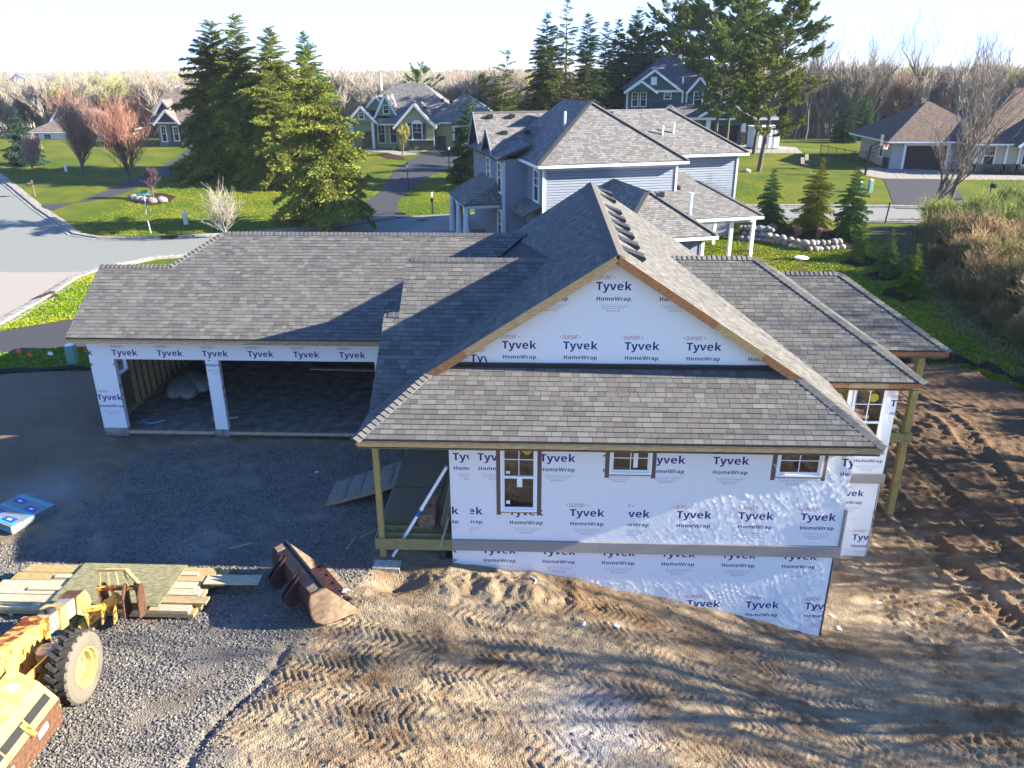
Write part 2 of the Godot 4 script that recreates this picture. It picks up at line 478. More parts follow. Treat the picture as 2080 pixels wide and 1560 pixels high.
func ground() -> void:
	gx = axis([[-1500.0, -300.0, 150.0], [-300.0, -90.0, 15.0], [-90.0, -50.0, 2.0], [-50.0, 40.0, 1.0], [40.0, 70.0, 2.0], [70.0, 310.0, 15.0], [310.0, 1500.0, 170.0]])
	gz = axis([[-1700.0, -400.0, 130.0], [-400.0, -120.0, 14.0], [-120.0, -80.0, 2.0], [-80.0, 20.0, 1.0], [20.0, 60.0, 4.0]])
	struct("ground", grid_mesh(gx, gz, base_height, lawn_colour), M.lawn)
	# the bare lot: tyre-tracked dirt, a gravel pad before the garage
	var xs := axis([[-27.0, -14.0, 0.3], [-14.0, -6.0, 0.08], [-6.0, 10.0, 0.042], [10.0, 14.0, 0.07], [14.0, 19.0, 0.09], [19.0, 27.0, 0.3]])
	var zs := axis([[-13.0, -5.0, 0.18], [-5.0, 5.0, 0.1], [5.0, 13.6, 0.04], [13.6, 20.0, 0.4]])
	struct("dirt_ground", grid_mesh(xs, zs, dirt_height, dirt_colour), M.dirt)
	# streets
	var near := [[-24.0, -4.0], [-25.0, -14.5], [-25.7, -18.8], [-25.4, -21.5], [-23.6, -23.8], [-19.0, -25.6], [-12.0, -29.0], [-4.0, -32.6], [8.0, -34.6], [19.2, -34.8], [26.0, -34.3], [75.0, -33.5]]
	var off := [[75.0, -38.4], [36.0, -38.9], [20.6, -39.7], [6.0, -39.4], [-4.7, -38.2], [-11.2, -36.4], [-16.1, -32.8], [-21.2, -31.0], [-26.5, -29.5], [-30.1, -29.6], [-32.3, -30.7], [-39.6, -38.6], [-51.5, -52.2], [-75.0, -78.0]]
	var left := [[-86.0, -78.0], [-60.0, -50.0], [-42.0, -30.0], [-35.5, -20.0], [-34.0, -4.0]]
	struct("road", sheet(near + off + left, 0.012), M.asphalt)
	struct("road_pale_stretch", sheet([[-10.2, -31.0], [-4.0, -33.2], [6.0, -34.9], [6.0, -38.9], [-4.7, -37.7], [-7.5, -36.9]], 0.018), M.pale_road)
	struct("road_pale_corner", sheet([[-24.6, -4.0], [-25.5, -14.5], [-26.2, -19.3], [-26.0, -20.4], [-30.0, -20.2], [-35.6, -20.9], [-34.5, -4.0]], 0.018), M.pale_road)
	kerb(near.slice(0, 5) + near.slice(5), "kerb")
	kerb(off.slice(0, 5), "kerb_far_side")
	kerb(off.slice(5), "kerb_corner")
	struct("driveway", sheet([[-24.4, -9.4], [-21.5, -11.6], [-17.0, -12.2], [-13.0, -12.2], [-13.0, -7.4], [-17.5, -7.5], [-19.7, -7.7], [-21.85, -6.9], [-24.4, -5.9]], 0.02), M.dark_asphalt)
	struct("driveway_olive_house", sheet([[-15.6, -32.2], [-14.6, -38.4], [-14.0, -46.1], [-14.6, -55.7], [-14.1, -63.1], [-12.6, -71.7], [-7.9, -72.2], [-6.4, -65.0], [-8.2, -58.7], [-10.6, -54.3], [-11.4, -47.2], [-11.8, -42.5], [-11.4, -38.9], [-9.8, -36.6]], 0.02), M.dark_asphalt)
	struct("driveway_brown_house", sheet([[-38.2, -38.0], [-38.0, -43.0], [-38.2, -49.2], [-38.5, -56.9], [-39.9, -65.4], [-41.4, -70.5], [-37.6, -70.6], [-36.3, -64.7], [-35.6, -58.8], [-36.0, -52.3], [-35.9, -44.6], [-37.2, -41.5], [-40.8, -40.0]], 0.02), M.dark_asphalt)
	struct("driveway_right_house", sheet([[30.8, -52.1], [28.7, -45.5], [26.5, -38.6], [32.4, -38.6], [33.2, -42.0], [36.6, -52.0]], 0.02), M.dark_asphalt)
	struct("apron_right_house", sheet([[30.8, -58.5], [29.9, -53.8], [30.8, -52.1], [43.0, -51.6], [44.4, -54.1], [40.5, -54.9], [37.7, -57.2], [33.8, -59.2]], 0.024), M.concrete)
	struct("path_olive_house", sheet([[-21.0, -73.8], [-20.6, -70.5], [-15.7, -65.9], [-14.2, -66.6], [-12.8, -71.9], [-14.6, -72.3], [-16.2, -69.0]], 0.024), M.concrete)
	struct("apron_green_house", sheet([[18.6, -77.2], [21.3, -68.0], [28.2, -67.9], [29.4, -74.3], [23.8, -79.3]], 0.024), M.concrete)
	for k in [["mulch_bed_by_spruces", [[-32.5, -55.6], [-28.5, -49.9], [-23.8, -48.2], [-22.1, -51.6], [-23.7, -57.1], [-29.6, -60.0], [-33.7, -59.8]]], ["mulch_bed_by_sign", [[-33.4, -41.3], [-31.5, -39.9], [-30.3, -41.2], [-30.8, -43.6], [-32.7, -45.1], [-34.2, -44.1]]],
			["mulch_bed_by_boulders", [[13.3, -31.8], [15.6, -32.9], [18.1, -32.3], [20.6, -31.5], [20.9, -29.4], [19.6, -27.3], [18.5, -27.6], [17.1, -27.6], [15.5, -28.7], [13.3, -29.8]]],
			["mulch_ring", [[17.8, -24.9], [18.4, -24.0], [19.7, -24.3], [20.4, -25.6], [19.6, -26.4]]], ["mulch_ring_beyond", [[18.3, -22.5], [18.8, -21.7], [20.1, -21.9], [20.9, -23.1], [20.1, -23.8]]], ["mulch_ring_near", [[18.2, -19.5], [19.0, -18.5], [20.3, -18.9], [21.0, -20.2], [20.4, -20.9], [19.0, -20.6]]],
			["mulch_bed_by_driveway", [[-7.5, -52.0], [-5.2, -48.0], [-2.7, -48.7], [-3.1, -55.8], [-6.9, -55.7]]], ["mulch_bed_by_path", [[-15.2, -65.0], [-14.6, -63.0], [-16.6, -63.6], [-18.5, -67.0], [-17.6, -68.0]]]]:
		struct(k[0], sheet(k[1], 0.03), M.mulch)
	grass_tufts()

# the pad of crushed stone before the garage
func pad(x: float, z: float) -> float:
	var e := 0.9 * big.get_noise_2d(x * 11.0, z * 11.0)
	var right := ip(z, [0.0, 5.0, 7.0, 8.5, 10.0, 13.0], [-3.2, -3.6, -4.1, -5.2, -5.6, -5.2])
	var left := ip(z, [0.0, 2.0, 5.0, 9.0, 13.0], [-11.5, -12.4, -12.6, -13.5, -13.5])
	return smoothstep(-0.5, 0.3, right - x + e) * smoothstep(-0.8, 0.8, x - left + e) * smoothstep(-0.2, 0.7, z - 0.5 + 0.4 * e)

# earth turned by a tracked loader: lanes that run across the picture, with slanting lug marks
func tracks(x: float, z: float) -> float:
	var h := 0.0
	var bend := 0.35 * sin(x * 0.33 + 0.6) + 0.05 * x
	for k in 13:
		var c: float = 6.9 + k * 0.54 + bend * (0.4 + 0.13 * k) - (0.6 if k % 2 else 0.0) * 0.1
		var d := z - c
		if absf(d) < 0.30:
			var on := smoothstep(0.30, 0.22, absf(d))
			var ph := (x + 0.06 * sin(x * 3.1 + k) + absf(d) * (0.75 if k % 3 else -0.6)) / (0.15 + 0.015 * (k % 3))
			var saw := ph - floorf(ph)
			var worn := clampf(0.6 + 1.7 * big.get_noise_2d(x * 13.0 + k * 40.0, z * 13.0), 0.0, 1.25)
			h += on * worn * (0.042 * (smoothstep(0.0, 0.75, saw) - smoothstep(0.8, 1.0, saw)) - 0.028)
			h += 0.028 * smoothstep(0.2, 0.26, absf(d)) * smoothstep(0.30, 0.27, absf(d)) * worn
	return h

func dirt_height(x: float, z: float) -> float:
	var g := G(x, z)
	var p := pad(x, z)
	var l := lot(x, z)
	var rough := 0.10 * big.get_noise_2d(x * 7.0, z * 12.0) + 0.05 * fine.get_noise_2d(x * 2.2, z * 3.4) + 0.015 * fine.get_noise_2d(x * 7.0 + 9.0, z * 9.0)
	var clod := 0.035 * maxf(0.0, ridged.get_noise_2d(x * 5.0, z * 8.0)) + 0.03 * maxf(0.0, fine.get_noise_2d(x * 22.0, z * 26.0)) + 0.04 * maxf(0.0, fine.get_noise_2d(x * 12.0 + 70.0, z * 12.0) - 0.25)
	var h := g + rough * (1.0 - 0.6 * p) + clod * (1.0 - 0.8 * p)
	if z > 6.0 and x > -6.5:
		h += tracks(x, z) * (1.0 - p) * smoothstep(6.9, 7.6, z + 0.25 * (x - 1.0) * float(x < 1.0)) * smoothstep(12.5, 9.0, x)
	if x > 9.0:      # ruts that climb away beside the house
		for c in [11.6, 13.1, 15.2]:
			var d: float = x - c - 0.35 * sin(z * 0.35 + c)
			if absf(d) < 0.45:
				h -= 0.09 * smoothstep(0.45, 0.25, absf(d))
				h += 0.05 * smoothstep(0.3, 0.2, absf(d)) * sin(z * 22.0 + absf(d) * 8.0)
			elif absf(d) < 0.7:
				h += 0.05 * smoothstep(0.7, 0.5, absf(d))
		h += 0.35 * exp(-((x - 15.3) ** 2 / 3.0 + (z + 5.0) ** 2 / 2.5)) + 0.2 * exp(-((x - 13.0) ** 2 / 4.0 + (z + 7.0) ** 2 / 2.0))
		h += 0.07 * ridged.get_noise_2d(x * 4.0, z * 4.0) * smoothstep(2.0, -3.0, z) + 0.09 * absf(fine.get_noise_2d(x * 8.0, z * 8.0)) + 0.06 * maxf(0.0, fine.get_noise_2d(x * 17.0, z * 17.0))
	# a heap of loose earth against the foundation, a hollow by the footing, a wheel rut along the pad
	h += 0.22 * exp(-((z - 7.3) ** 2 / 0.5)) * smoothstep(-3.4, -1.5, x) * smoothstep(3.0, 0.0, x) * (0.7 + fine.get_noise_2d(x * 4.0, z * 4.0))
	h -= 0.30 * exp(-((x + 3.3) ** 2 / 0.25 + (z - 7.15) ** 2 / 0.10))
	var rut := x + 5.15 + 0.25 * (z - 9.0) - 0.1 * sin(z * 2.0)
	if z > 9.0: h -= 0.11 * exp(-rut * rut / 0.012) * smoothstep(9.0, 9.6, z) * (0.5 + 0.9 * absf(fine.get_noise_2d(x * 6.0, z * 6.0)))
	if x > -15.0 and x < -4.9 and z < 0.15: h = minf(h, -0.2)              # under the garage slab
	if x > -2.3 and z < 6.2 and x < 7.0: h = minf(h, g - 0.1)
	return lerpf(g - 0.45, h, smoothstep(0.0, 0.55, l))

func dirt_colour(x: float, z: float) -> Color:
	var dry := Color(0.47, 0.37, 0.25)
	var moist := Color(0.235, 0.15, 0.085)
	var a := big.get_noise_2d(x * 8.0, z * 14.0)
	var f := fine.get_noise_2d(x * 5.0, z * 6.0)
	var k := ridged.get_noise_2d(x * 4.0, z * 7.0)
	var c := dry.lerp(moist, clampf(0.24 + a * 0.9 + f * 0.45 + maxf(0.0, k) * 0.3, 0.0, 1.0))
	if x > 7.0:
		c = c.lerp(Color(0.17, 0.105, 0.062), clampf((x - 7.5) * 0.13 + (4.0 - z) * 0.06 + f * 0.6, 0.0, 0.9))
	if x < -11.0:
		c = c.lerp(Color(0.25, 0.19, 0.14), clampf((-11.0 - x) * 0.35 + f * 0.5, 0.0, 0.85))
	var p := pad(x, z)
	c = c.lerp(Color(0.30, 0.275, 0.245) * (0.9 + 0.5 * f), p * 0.9)
	var ash := exp(-((x - 1.1) ** 2 / 1.0 + (z - 11.0) ** 2 / 0.9))       # grey spill of crushed stone dust in the foreground
	c = c.lerp(Color(0.36, 0.35, 0.36), clampf(ash * 1.3 + f * ash, 0.0, 0.85))
	var chalk := exp(-((x + 14.0) ** 2 / 1.2 + (z - 3.8) ** 2 / 1.2)) + exp(-((x + 9.3) ** 2 / 2.5 + (z - 6.0) ** 2 / 0.3)) * 0.6
	c = c.lerp(Color(0.45, 0.43, 0.42), clampf(chalk * 0.9 + f * 0.5 * chalk, 0.0, 0.8))
	return c

func stones() -> void:
	var meshes := []
	for k in 3:
		var b := MB.new()
		var r := RandomNumberGenerator.new(); r.seed = 40 + k
		var ps := []
		for j in 8:
			ps.append(Vector3(r.randf_range(-1, 1), r.randf_range(-0.6, 0.8), r.randf_range(-1, 1)).normalized() * r.randf_range(0.75, 1.1) * Vector3(1, 0.7, 0.8))
		var top := Vector3(0.1, 0.62, 0)
		var ring := []
		for j in 6:
			var a := TAU * j / 6.0
			ring.append(Vector3(cos(a) * r.randf_range(0.75, 1.1), r.randf_range(-0.15, 0.3), -sin(a) * r.randf_range(0.6, 0.95)))
		for j in 6:
			b.tri(top, ring[j], ring[(j + 1) % 6]); b.tri(Vector3(0, -0.6, 0), ring[(j + 1) % 6], ring[j])
		meshes.append(b.mesh())
	var xs := [[], [], []]
	var cs := [[], [], []]
	var r := RandomNumberGenerator.new(); r.seed = 9
	for k in 190000:
		var x := r.randf_range(-14.5, -2.8)
		var z := r.randf_range(0.4, 13.4)
		var d := pad(x, z) * clampf(0.62 + 1.3 * big.get_noise_2d(x * 16.0, z * 16.0) + 0.5 * fine.get_noise_2d(x * 3, z * 3), 0.05, 1.0)
		if r.randf() > d: continue
		var s := 0.011 + 0.030 * pow(r.randf(), 2.6)
		var j := r.randi() % 3
		var bs := Basis.from_euler(Vector3(r.randf_range(-0.5, 0.5), r.randf() * TAU, r.randf_range(-0.5, 0.5))).scaled(Vector3.ONE * s)
		xs[j].append(Transform3D(bs, Vector3(x, dirt_height(x, z) + s * 0.3, z)))
		var g := r.randf_range(0.17, 0.50)
		cs[j].append(Color(g * 1.0, g * r.randf_range(0.93, 1.0), g * r.randf_range(0.86, 1.0)))
	for k in 9000:      # clods and pebbles over the rest of the lot
		var x := r.randf_range(-16.0, 16.0)
		var z := r.randf_range(-6.0, 13.4)
		if x > -14.0 and x < 9.4 and z < 6.6: continue
		var s := 0.010 + 0.035 * pow(r.randf(), 4.0)
		var j := r.randi() % 3
		xs[j].append(Transform3D(Basis.from_euler(Vector3(0, r.randf() * TAU, 0)).scaled(Vector3.ONE * s), Vector3(x, dirt_height(x, z) + s * 0.2, z)))
		cs[j].append(dirt_colour(x, z) * r.randf_range(0.6, 1.15))
	var hold := mass("gravel")
	for j in 3: swarm(hold, "stones", meshes[j], M.gravel, xs[j], cs[j])

func grass_tufts() -> void:
	var b := MB.new()
	var r := RandomNumberGenerator.new(); r.seed = 5
	for k in 7:
		var a := r.randf() * TAU
		var o := Vector3(cos(a), 0, sin(a))
		var side := Vector3(-sin(a), 0, cos(a)) * 0.16
		var p := o * r.randf_range(0.0, 0.45)
		b.tri(p - side, p + side, p + o * r.randf_range(0.2, 0.8) + Vector3(0, r.randf_range(0.7, 1.1), 0))
	var xs := []
	var cs := []
	for k in 90000:
		var x := 0.0
		var z := 0.0
		var lim := 0.16
		if k % 3 == 0: x = r.randf_range(-26, -14); z = r.randf_range(-22, -4)
		elif k % 3 == 1: x = r.randf_range(9, 24); z = r.randf_range(-30, -8)
		else: x = r.randf_range(-34, 20); z = r.randf_range(-50, -30)
		if lot(x, z) > 0.5: continue
		var hard := false
		for p in paved:
			if Geometry2D.is_point_in_polygon(Vector2(x, z), p): hard = true
		if hard: continue
		if k % 3 == 2:
			lim = 0.12
		var s := r.randf_range(0.4, 1.0) * lim
		xs.append(Transform3D(Basis.from_euler(Vector3(0, r.randf() * TAU, 0)).scaled(Vector3(s, s * 0.6, s)), Vector3(x, base_height(x, z), z)))
		var c := lawn_colour(x, z) * r.randf_range(0.8, 1.25)
		if k % 11 == 0: c = Color(0.34, 0.32, 0.14)
		cs.append(c)
	swarm(self, "grass", b.mesh(), M.grass, xs, cs)

# ---------------------------------------------------------------- printed weather barrier: one repeat of its print, 1.42 m wide, two staggered rows in 2.84 m
func wrap_print() -> ImageTexture:
	var W := 1024
	var im := Image.create(W, W * 2, false, Image.FORMAT_RGB8)
	im.fill(Color(0.93, 0.945, 0.96))
	var blue := Color(0.075, 0.075, 0.47)
	var red := Color(0.74, 0.09, 0.16)
	var s := W / 1.42
	var stamp := func(text: String, x: float, y: float, w: float, h: float, col: Color, weight: int):
		var tm := TextMesh.new()
		var f := SystemFont.new()
		f.font_names = PackedStringArray(["Droid Sans"]); f.font_weight = weight
		tm.font = f; tm.font_size = 96; tm.pixel_size = 0.01; tm.depth = 0.0; tm.text = text
		var a := tm.surface_get_arrays(0)
		var vs: PackedVector3Array = a[Mesh.ARRAY_VERTEX]
		var ix: PackedInt32Array = a[Mesh.ARRAY_INDEX] if a[Mesh.ARRAY_INDEX] != null else PackedInt32Array(range(vs.size()))
		var lo := Vector3(1e9, 1e9, 0)
		var hi := -lo
		for p in vs: lo = lo.min(p); hi = hi.max(p)
		for k in range(0, ix.size(), 3):
			var q := []
			for j in 3:
				var p: Vector3 = vs[ix[k + j]]
				q.append(Vector2((x + (p.x - lo.x) / (hi.x - lo.x) * w) * s, (y + (hi.y - p.y) / (hi.y - lo.y) * h) * s))
			q.sort_custom(func(c, d): return c.y < d.y)
			for yy in range(ceili(q[0].y - 0.5), floori(q[2].y - 0.5) + 1):
				var Y := yy + 0.5
				var xa: float = lerpf(q[0].x, q[2].x, (Y - q[0].y) / maxf(q[2].y - q[0].y, 1e-5))
				var xb: float = lerpf(q[0].x, q[1].x, (Y - q[0].y) / maxf(q[1].y - q[0].y, 1e-5)) if Y < q[1].y else lerpf(q[1].x, q[2].x, (Y - q[1].y) / maxf(q[2].y - q[1].y, 1e-5))
				var l := roundi(minf(xa, xb))
				var wide := maxi(1, roundi(maxf(xa, xb)) - l)
				for at in [Vector2i(l, yy), Vector2i(l + W / 2, yy + W), Vector2i(l - W / 2, yy + W)]: im.fill_rect(Rect2i(at.x, at.y, wide, 1), col)
	var ink := func(q: Rect2i, col: Color):
		for o in [Vector2i(0, 0), Vector2i(W / 2, W), Vector2i(-W / 2, W)]: im.fill_rect(Rect2i(q.position + o, q.size), col)
	# an oval of red capitals between two small arrowheads, the big word, the smaller word, lines of small print
	stamp.call("DUPONT", 0.335, 0.115, 0.36, 0.095, red, 400)
	for sd in [-1.0, 1.0]:
		var cx: float = (0.515 + sd * 0.225) * s
		for k in 18:
			var hh := int((18 - k) * 0.9)
			ink.call(Rect2i(int(cx + sd * k), int(0.163 * s) - hh, 2, hh * 2), red)
	stamp.call("Tyvek", 0.35, 0.255, 0.80, 0.265, blue, 700)
	stamp.call("HomeWrap", 0.37, 0.61, 0.77, 0.125, Color(0.12, 0.14, 0.42), 700)
	for p in [[1.165, 0.445], [1.15, 0.715]]:
		ink.call(Rect2i(int(p[0] * s), int(p[1] * s), 9, 9), Color(0.2, 0.22, 0.5))
	var thin := Color(0.50, 0.56, 0.72)
	ink.call(Rect2i(int(0.42 * s), int(0.80 * s), int(0.72 * s), 4), thin)
	stamp.call("see www for guide to installation methods and details", 0.47, 0.825, 0.60, 0.028, Color(0.35, 0.42, 0.6), 400)
	stamp.call("for best results install with care and tape the seams", 0.50, 0.872, 0.50, 0.028, Color(0.35, 0.42, 0.6), 400)
	stamp.call("MADE IN THE USA", 0.60, 0.922, 0.31, 0.035, red, 400)
	var r := RandomNumberGenerator.new(); r.seed = 3
	for k in 26:      # staples
		ink.call(Rect2i(r.randi() % W, int((0.04 + 1.38 * (k % 2) * r.randf()) * s) % W, 8, 5), Color(0.35, 0.37, 0.42))
	im.generate_mipmaps()
	return ImageTexture.create_from_image(im)

# a rectangle of weather barrier with real creases; U runs along the wall, N faces out, crease(x, y) -> metres
func wrap_sheet(parent: Node, called: String, o: Vector3, U: Vector3, N: Vector3, x0: float, x1: float, lows: Callable, highs: Callable, off: Vector2, crease: Callable, step := 0.05) -> void:
	var b := MB.new()
	var nx := maxi(2, int((x1 - x0) / step) + 1)
	var tall := 0.0
	for k in 5: tall = maxf(tall, highs.call(lerpf(x0, x1, k / 4.0)) - lows.call(lerpf(x0, x1, k / 4.0)))
	var ny := maxi(2, int(tall / step) + 1)
	for j in ny + 1:
		for k in nx + 1:
			var x := lerpf(x0, x1, float(k) / nx)
			var y := lerpf(lows.call(x), highs.call(x), float(j) / ny)
			var d: float = crease.call(x, y)
			var e := 0.012
			var gxx: float = (crease.call(x + e, y) - d) / e
			var gyy: float = (crease.call(x, y + e) - d) / e
			b.vert(o + U * x + Vector3.UP * y + N * d, (N - U * gxx - Vector3.UP * gyy).normalized(), Color.WHITE, Vector2(x / 1.42 + off.x, -y / 2.84 + off.y - 0.035))
	for j in ny:
		for k in nx:
			var a := j * (nx + 1) + k
			b.i.append_array(PackedInt32Array([a, a + nx + 1, a + 1, a + 1, a + nx + 1, a + nx + 2]))
	part(parent, called, b.mesh(), M.wrap)

func creases(x: float, y: float) -> float:
	return 0.0025 * fine.get_noise_2d(x * 4.0, y * 4.0) + 0.0012 * ridged.get_noise_2d(x * 12.0, y * 12.0)

func loose_creases(x: float, y: float) -> float:      # where the sheet has come loose: towards the low right-hand corner and below the band
	var w := clampf(smoothstep(1.2, 3.6, x - (y - 0.4) * 1.1) + smoothstep(0.25, -0.5, y), 0.0, 1.0)
	var q := 0.9 * fine.get_noise_2d(x * 2.0, y * 2.0)
	var r := maxf(0.0, ridged.get_noise_2d(x * 15.0 + q * 3.0 + y * 6.0, y * 5.0 - x * 3.0 + q * 3.0))
	var fold := maxf(0.0, ridged.get_noise_2d(x * 3.2 + y * 2.6 + 50.0, y * 1.1 - x * 0.5))
	return creases(x, y) + w * (0.006 * r * r + 0.010 * pow(fold, 5.0) + 0.0025 * fine.get_noise_2d(x * 8.0 + 30.0, y * 5.0))

# ---------------------------------------------------------------- shingles
var rest := MB.new()
var singles := 0
var tab_mesh := {}

func tab_shape(w: float, ex: float) -> ArrayMesh:
	if not tab_mesh.has(w):
		var b := MB.new()
		var lo := 0.015
		var hi := 0.004
		b.slab([Vector3(0.004, lo, -0.011), Vector3(w - 0.005, lo, -0.014), Vector3(w - 0.005, hi, -ex), Vector3(0.005, hi, -ex)], Vector3(0, -0.004, 0))
		for q in [[Vector3(0.005, 0, -0.014), Vector3(w - 0.005, 0, -0.014), Vector3(w - 0.005, lo, -0.014), Vector3(0.005, lo, -0.014)]]:
			b.quad(q[0], q[1], q[2], q[3])
		tab_mesh[w] = b.mesh()
	return tab_mesh[w]

# lay shingles over one planar roof face; poly anticlockwise from above, starting with its eave from poly[0] to poly[1]
func lay(parent: Node, poly: Array, seed_: int, single := false, ex := 0.143, store: MB = null) -> void:
	var out: MB = store if store else rest
	var r := RandomNumberGenerator.new(); r.seed = seed_
	var o: Vector3 = poly[0]
	var nn := Vector3.ZERO
	for k in poly.size():
		nn += (poly[k] - o).cross(poly[(k + 1) % poly.size()] - o)
	nn = nn.normalized()
	if nn.y < 0: nn = -nn
	var u := Vector3.UP.cross(nn).normalized()
	if u.dot(poly[1] - o) < 0: u = -u
	var v := nn.cross(u)
	if v.y < 0: v = -v
	var flat := PackedVector2Array()
	var lo := Vector2(1e9, 1e9)
	var hi := -lo
	for p in poly:
		var q := Vector2((p - o).dot(u), (p - o).dot(v))
		flat.append(q); lo = lo.min(q); hi = hi.max(q)
	var area := 0.0
	for k in flat.size(): area += flat[k].cross(flat[(k + 1) % flat.size()])
	if area < 0: flat.reverse()
	var widths := [0.16, 0.2, 0.235, 0.27, 0.31]
	var row := 0
	var y := lo.y
	while y < hi.y - 0.01:
		var x := lo.x - r.randf() * 0.3
		while x < hi.x:
			var w: float = widths[r.randi() % 5]
			var tone := r.randi() % 6
			var lift := r.randf_range(0.008, 0.018)
			var jig := r.randf_range(-0.006, 0.006)
			var x1 := minf(x + w, hi.x + 0.3)
			var rect := PackedVector2Array([Vector2(x + 0.005, y + 0.011 + jig), Vector2(x1 - 0.005, y + 0.011 + jig), Vector2(x1 - 0.005, y + ex + 0.004), Vector2(x + 0.005, y + ex + 0.004)])
			var inside := true
			for p in rect:
				for k in flat.size():
					var e: Vector2 = flat[(k + 1) % flat.size()] - flat[k]
					if e.cross(p - flat[k]) < -0.008 * e.length() : inside = false
			if inside and single and singles < 300:
				var at := o + u * x + v * y
				part(parent, "shingle", tab_shape(w, ex), M["shingle_%d" % tone], Transform3D(Basis(u, nn, u.cross(nn)), at))
				singles += 1
			else:
				var col: Color = M.tones[tone] * r.randf_range(1.2, 1.42)
				for piece in ([rect] if inside else Geometry2D.intersect_polygons(rect, flat)):
					var top := []
					var low := []
					for p in piece:
						var h := lerpf(lift, 0.004, clampf((p.y - y) / ex, 0.0, 1.0))
						top.append(o + u * p.x + v * p.y + nn * h)
						low.append(o + u * p.x + v * p.y - nn * 0.002)
					var a := 0.0
					for k in piece.size(): a += piece[k].cross(piece[(k + 1) % piece.size()])
					if u.cross(v).dot(nn) * a < 0:
						top.reverse(); low.reverse()
					out.fan(top, col)
					for k in top.size():
						var m := (k + 1) % top.size()
						if absf((top[k] - top[m]).normalized().dot(u)) > 0.9 or true:
							out.quad(low[k], low[m], top[m], top[k], col)
			x += w
		y += ex
		row += 1

# folded cap shingles along a ridge or hip from a (low) to e (high); d1, d2 point down the two slopes, square to the line
func caps(parent: Node, a: Vector3, e: Vector3, d1: Vector3, d2: Vector3, seed_: int, called := "ridge_cap_shingle") -> void:
	var t := (e - a).normalized()
	d1 = (d1 - t * d1.dot(t)).normalized(); d2 = (d2 - t * d2.dot(t)).normalized()
	var up := -(d1 + d2).normalized()
	if up.length() < 0.1: up = Vector3.UP
	var b := MB.new()
	var hw := 0.165
	var L := 0.15
	for d in [d1, d2]:
		var q := [up * 0.042, up * 0.042 + d * hw, up * 0.016 + d * hw + t * L, up * 0.016 + t * L]
		var nn: Vector3 = (q[1] - q[0]).cross(q[2] - q[0])
		if nn.dot(up) < 0: q.reverse()
		b.fan(q)
		b.quad(up * 0.012 + d * hw, up * 0.012 + d * hw + t * L, up * 0.016 + d * hw + t * L, up * 0.042 + d * hw)
		b.quad(up * 0.01, up * 0.01 + d * hw, up * 0.042 + d * hw, up * 0.042)
	var mesh := b.mesh()
	var r := RandomNumberGenerator.new(); r.seed = seed_
	for k in int(a.distance_to(e) / 0.143):
		part(parent, called, mesh, M["shingle_%d" % [0, 1, 2, 5, 0, 2][r.randi() % 6]], Transform3D(Basis(), a + t * 0.143 * k))

# roof sheathing under a face, with its thickness
func deck(parent: Node, poly: Array, thick := 0.14) -> void:
	var nn: Vector3 = ((poly[1] - poly[0]) as Vector3).cross(poly[2] - poly[0]).normalized()
	var ps := poly.duplicate()
	if nn.y < 0: nn = -nn; ps.reverse()
	var low := []
	for p in ps: low.append(p - nn * 0.004)
	var b := MB.new()
	b.slab(low, -nn * thick)
	part(parent, "roof_deck", b.mesh(), M.shingle_felt)

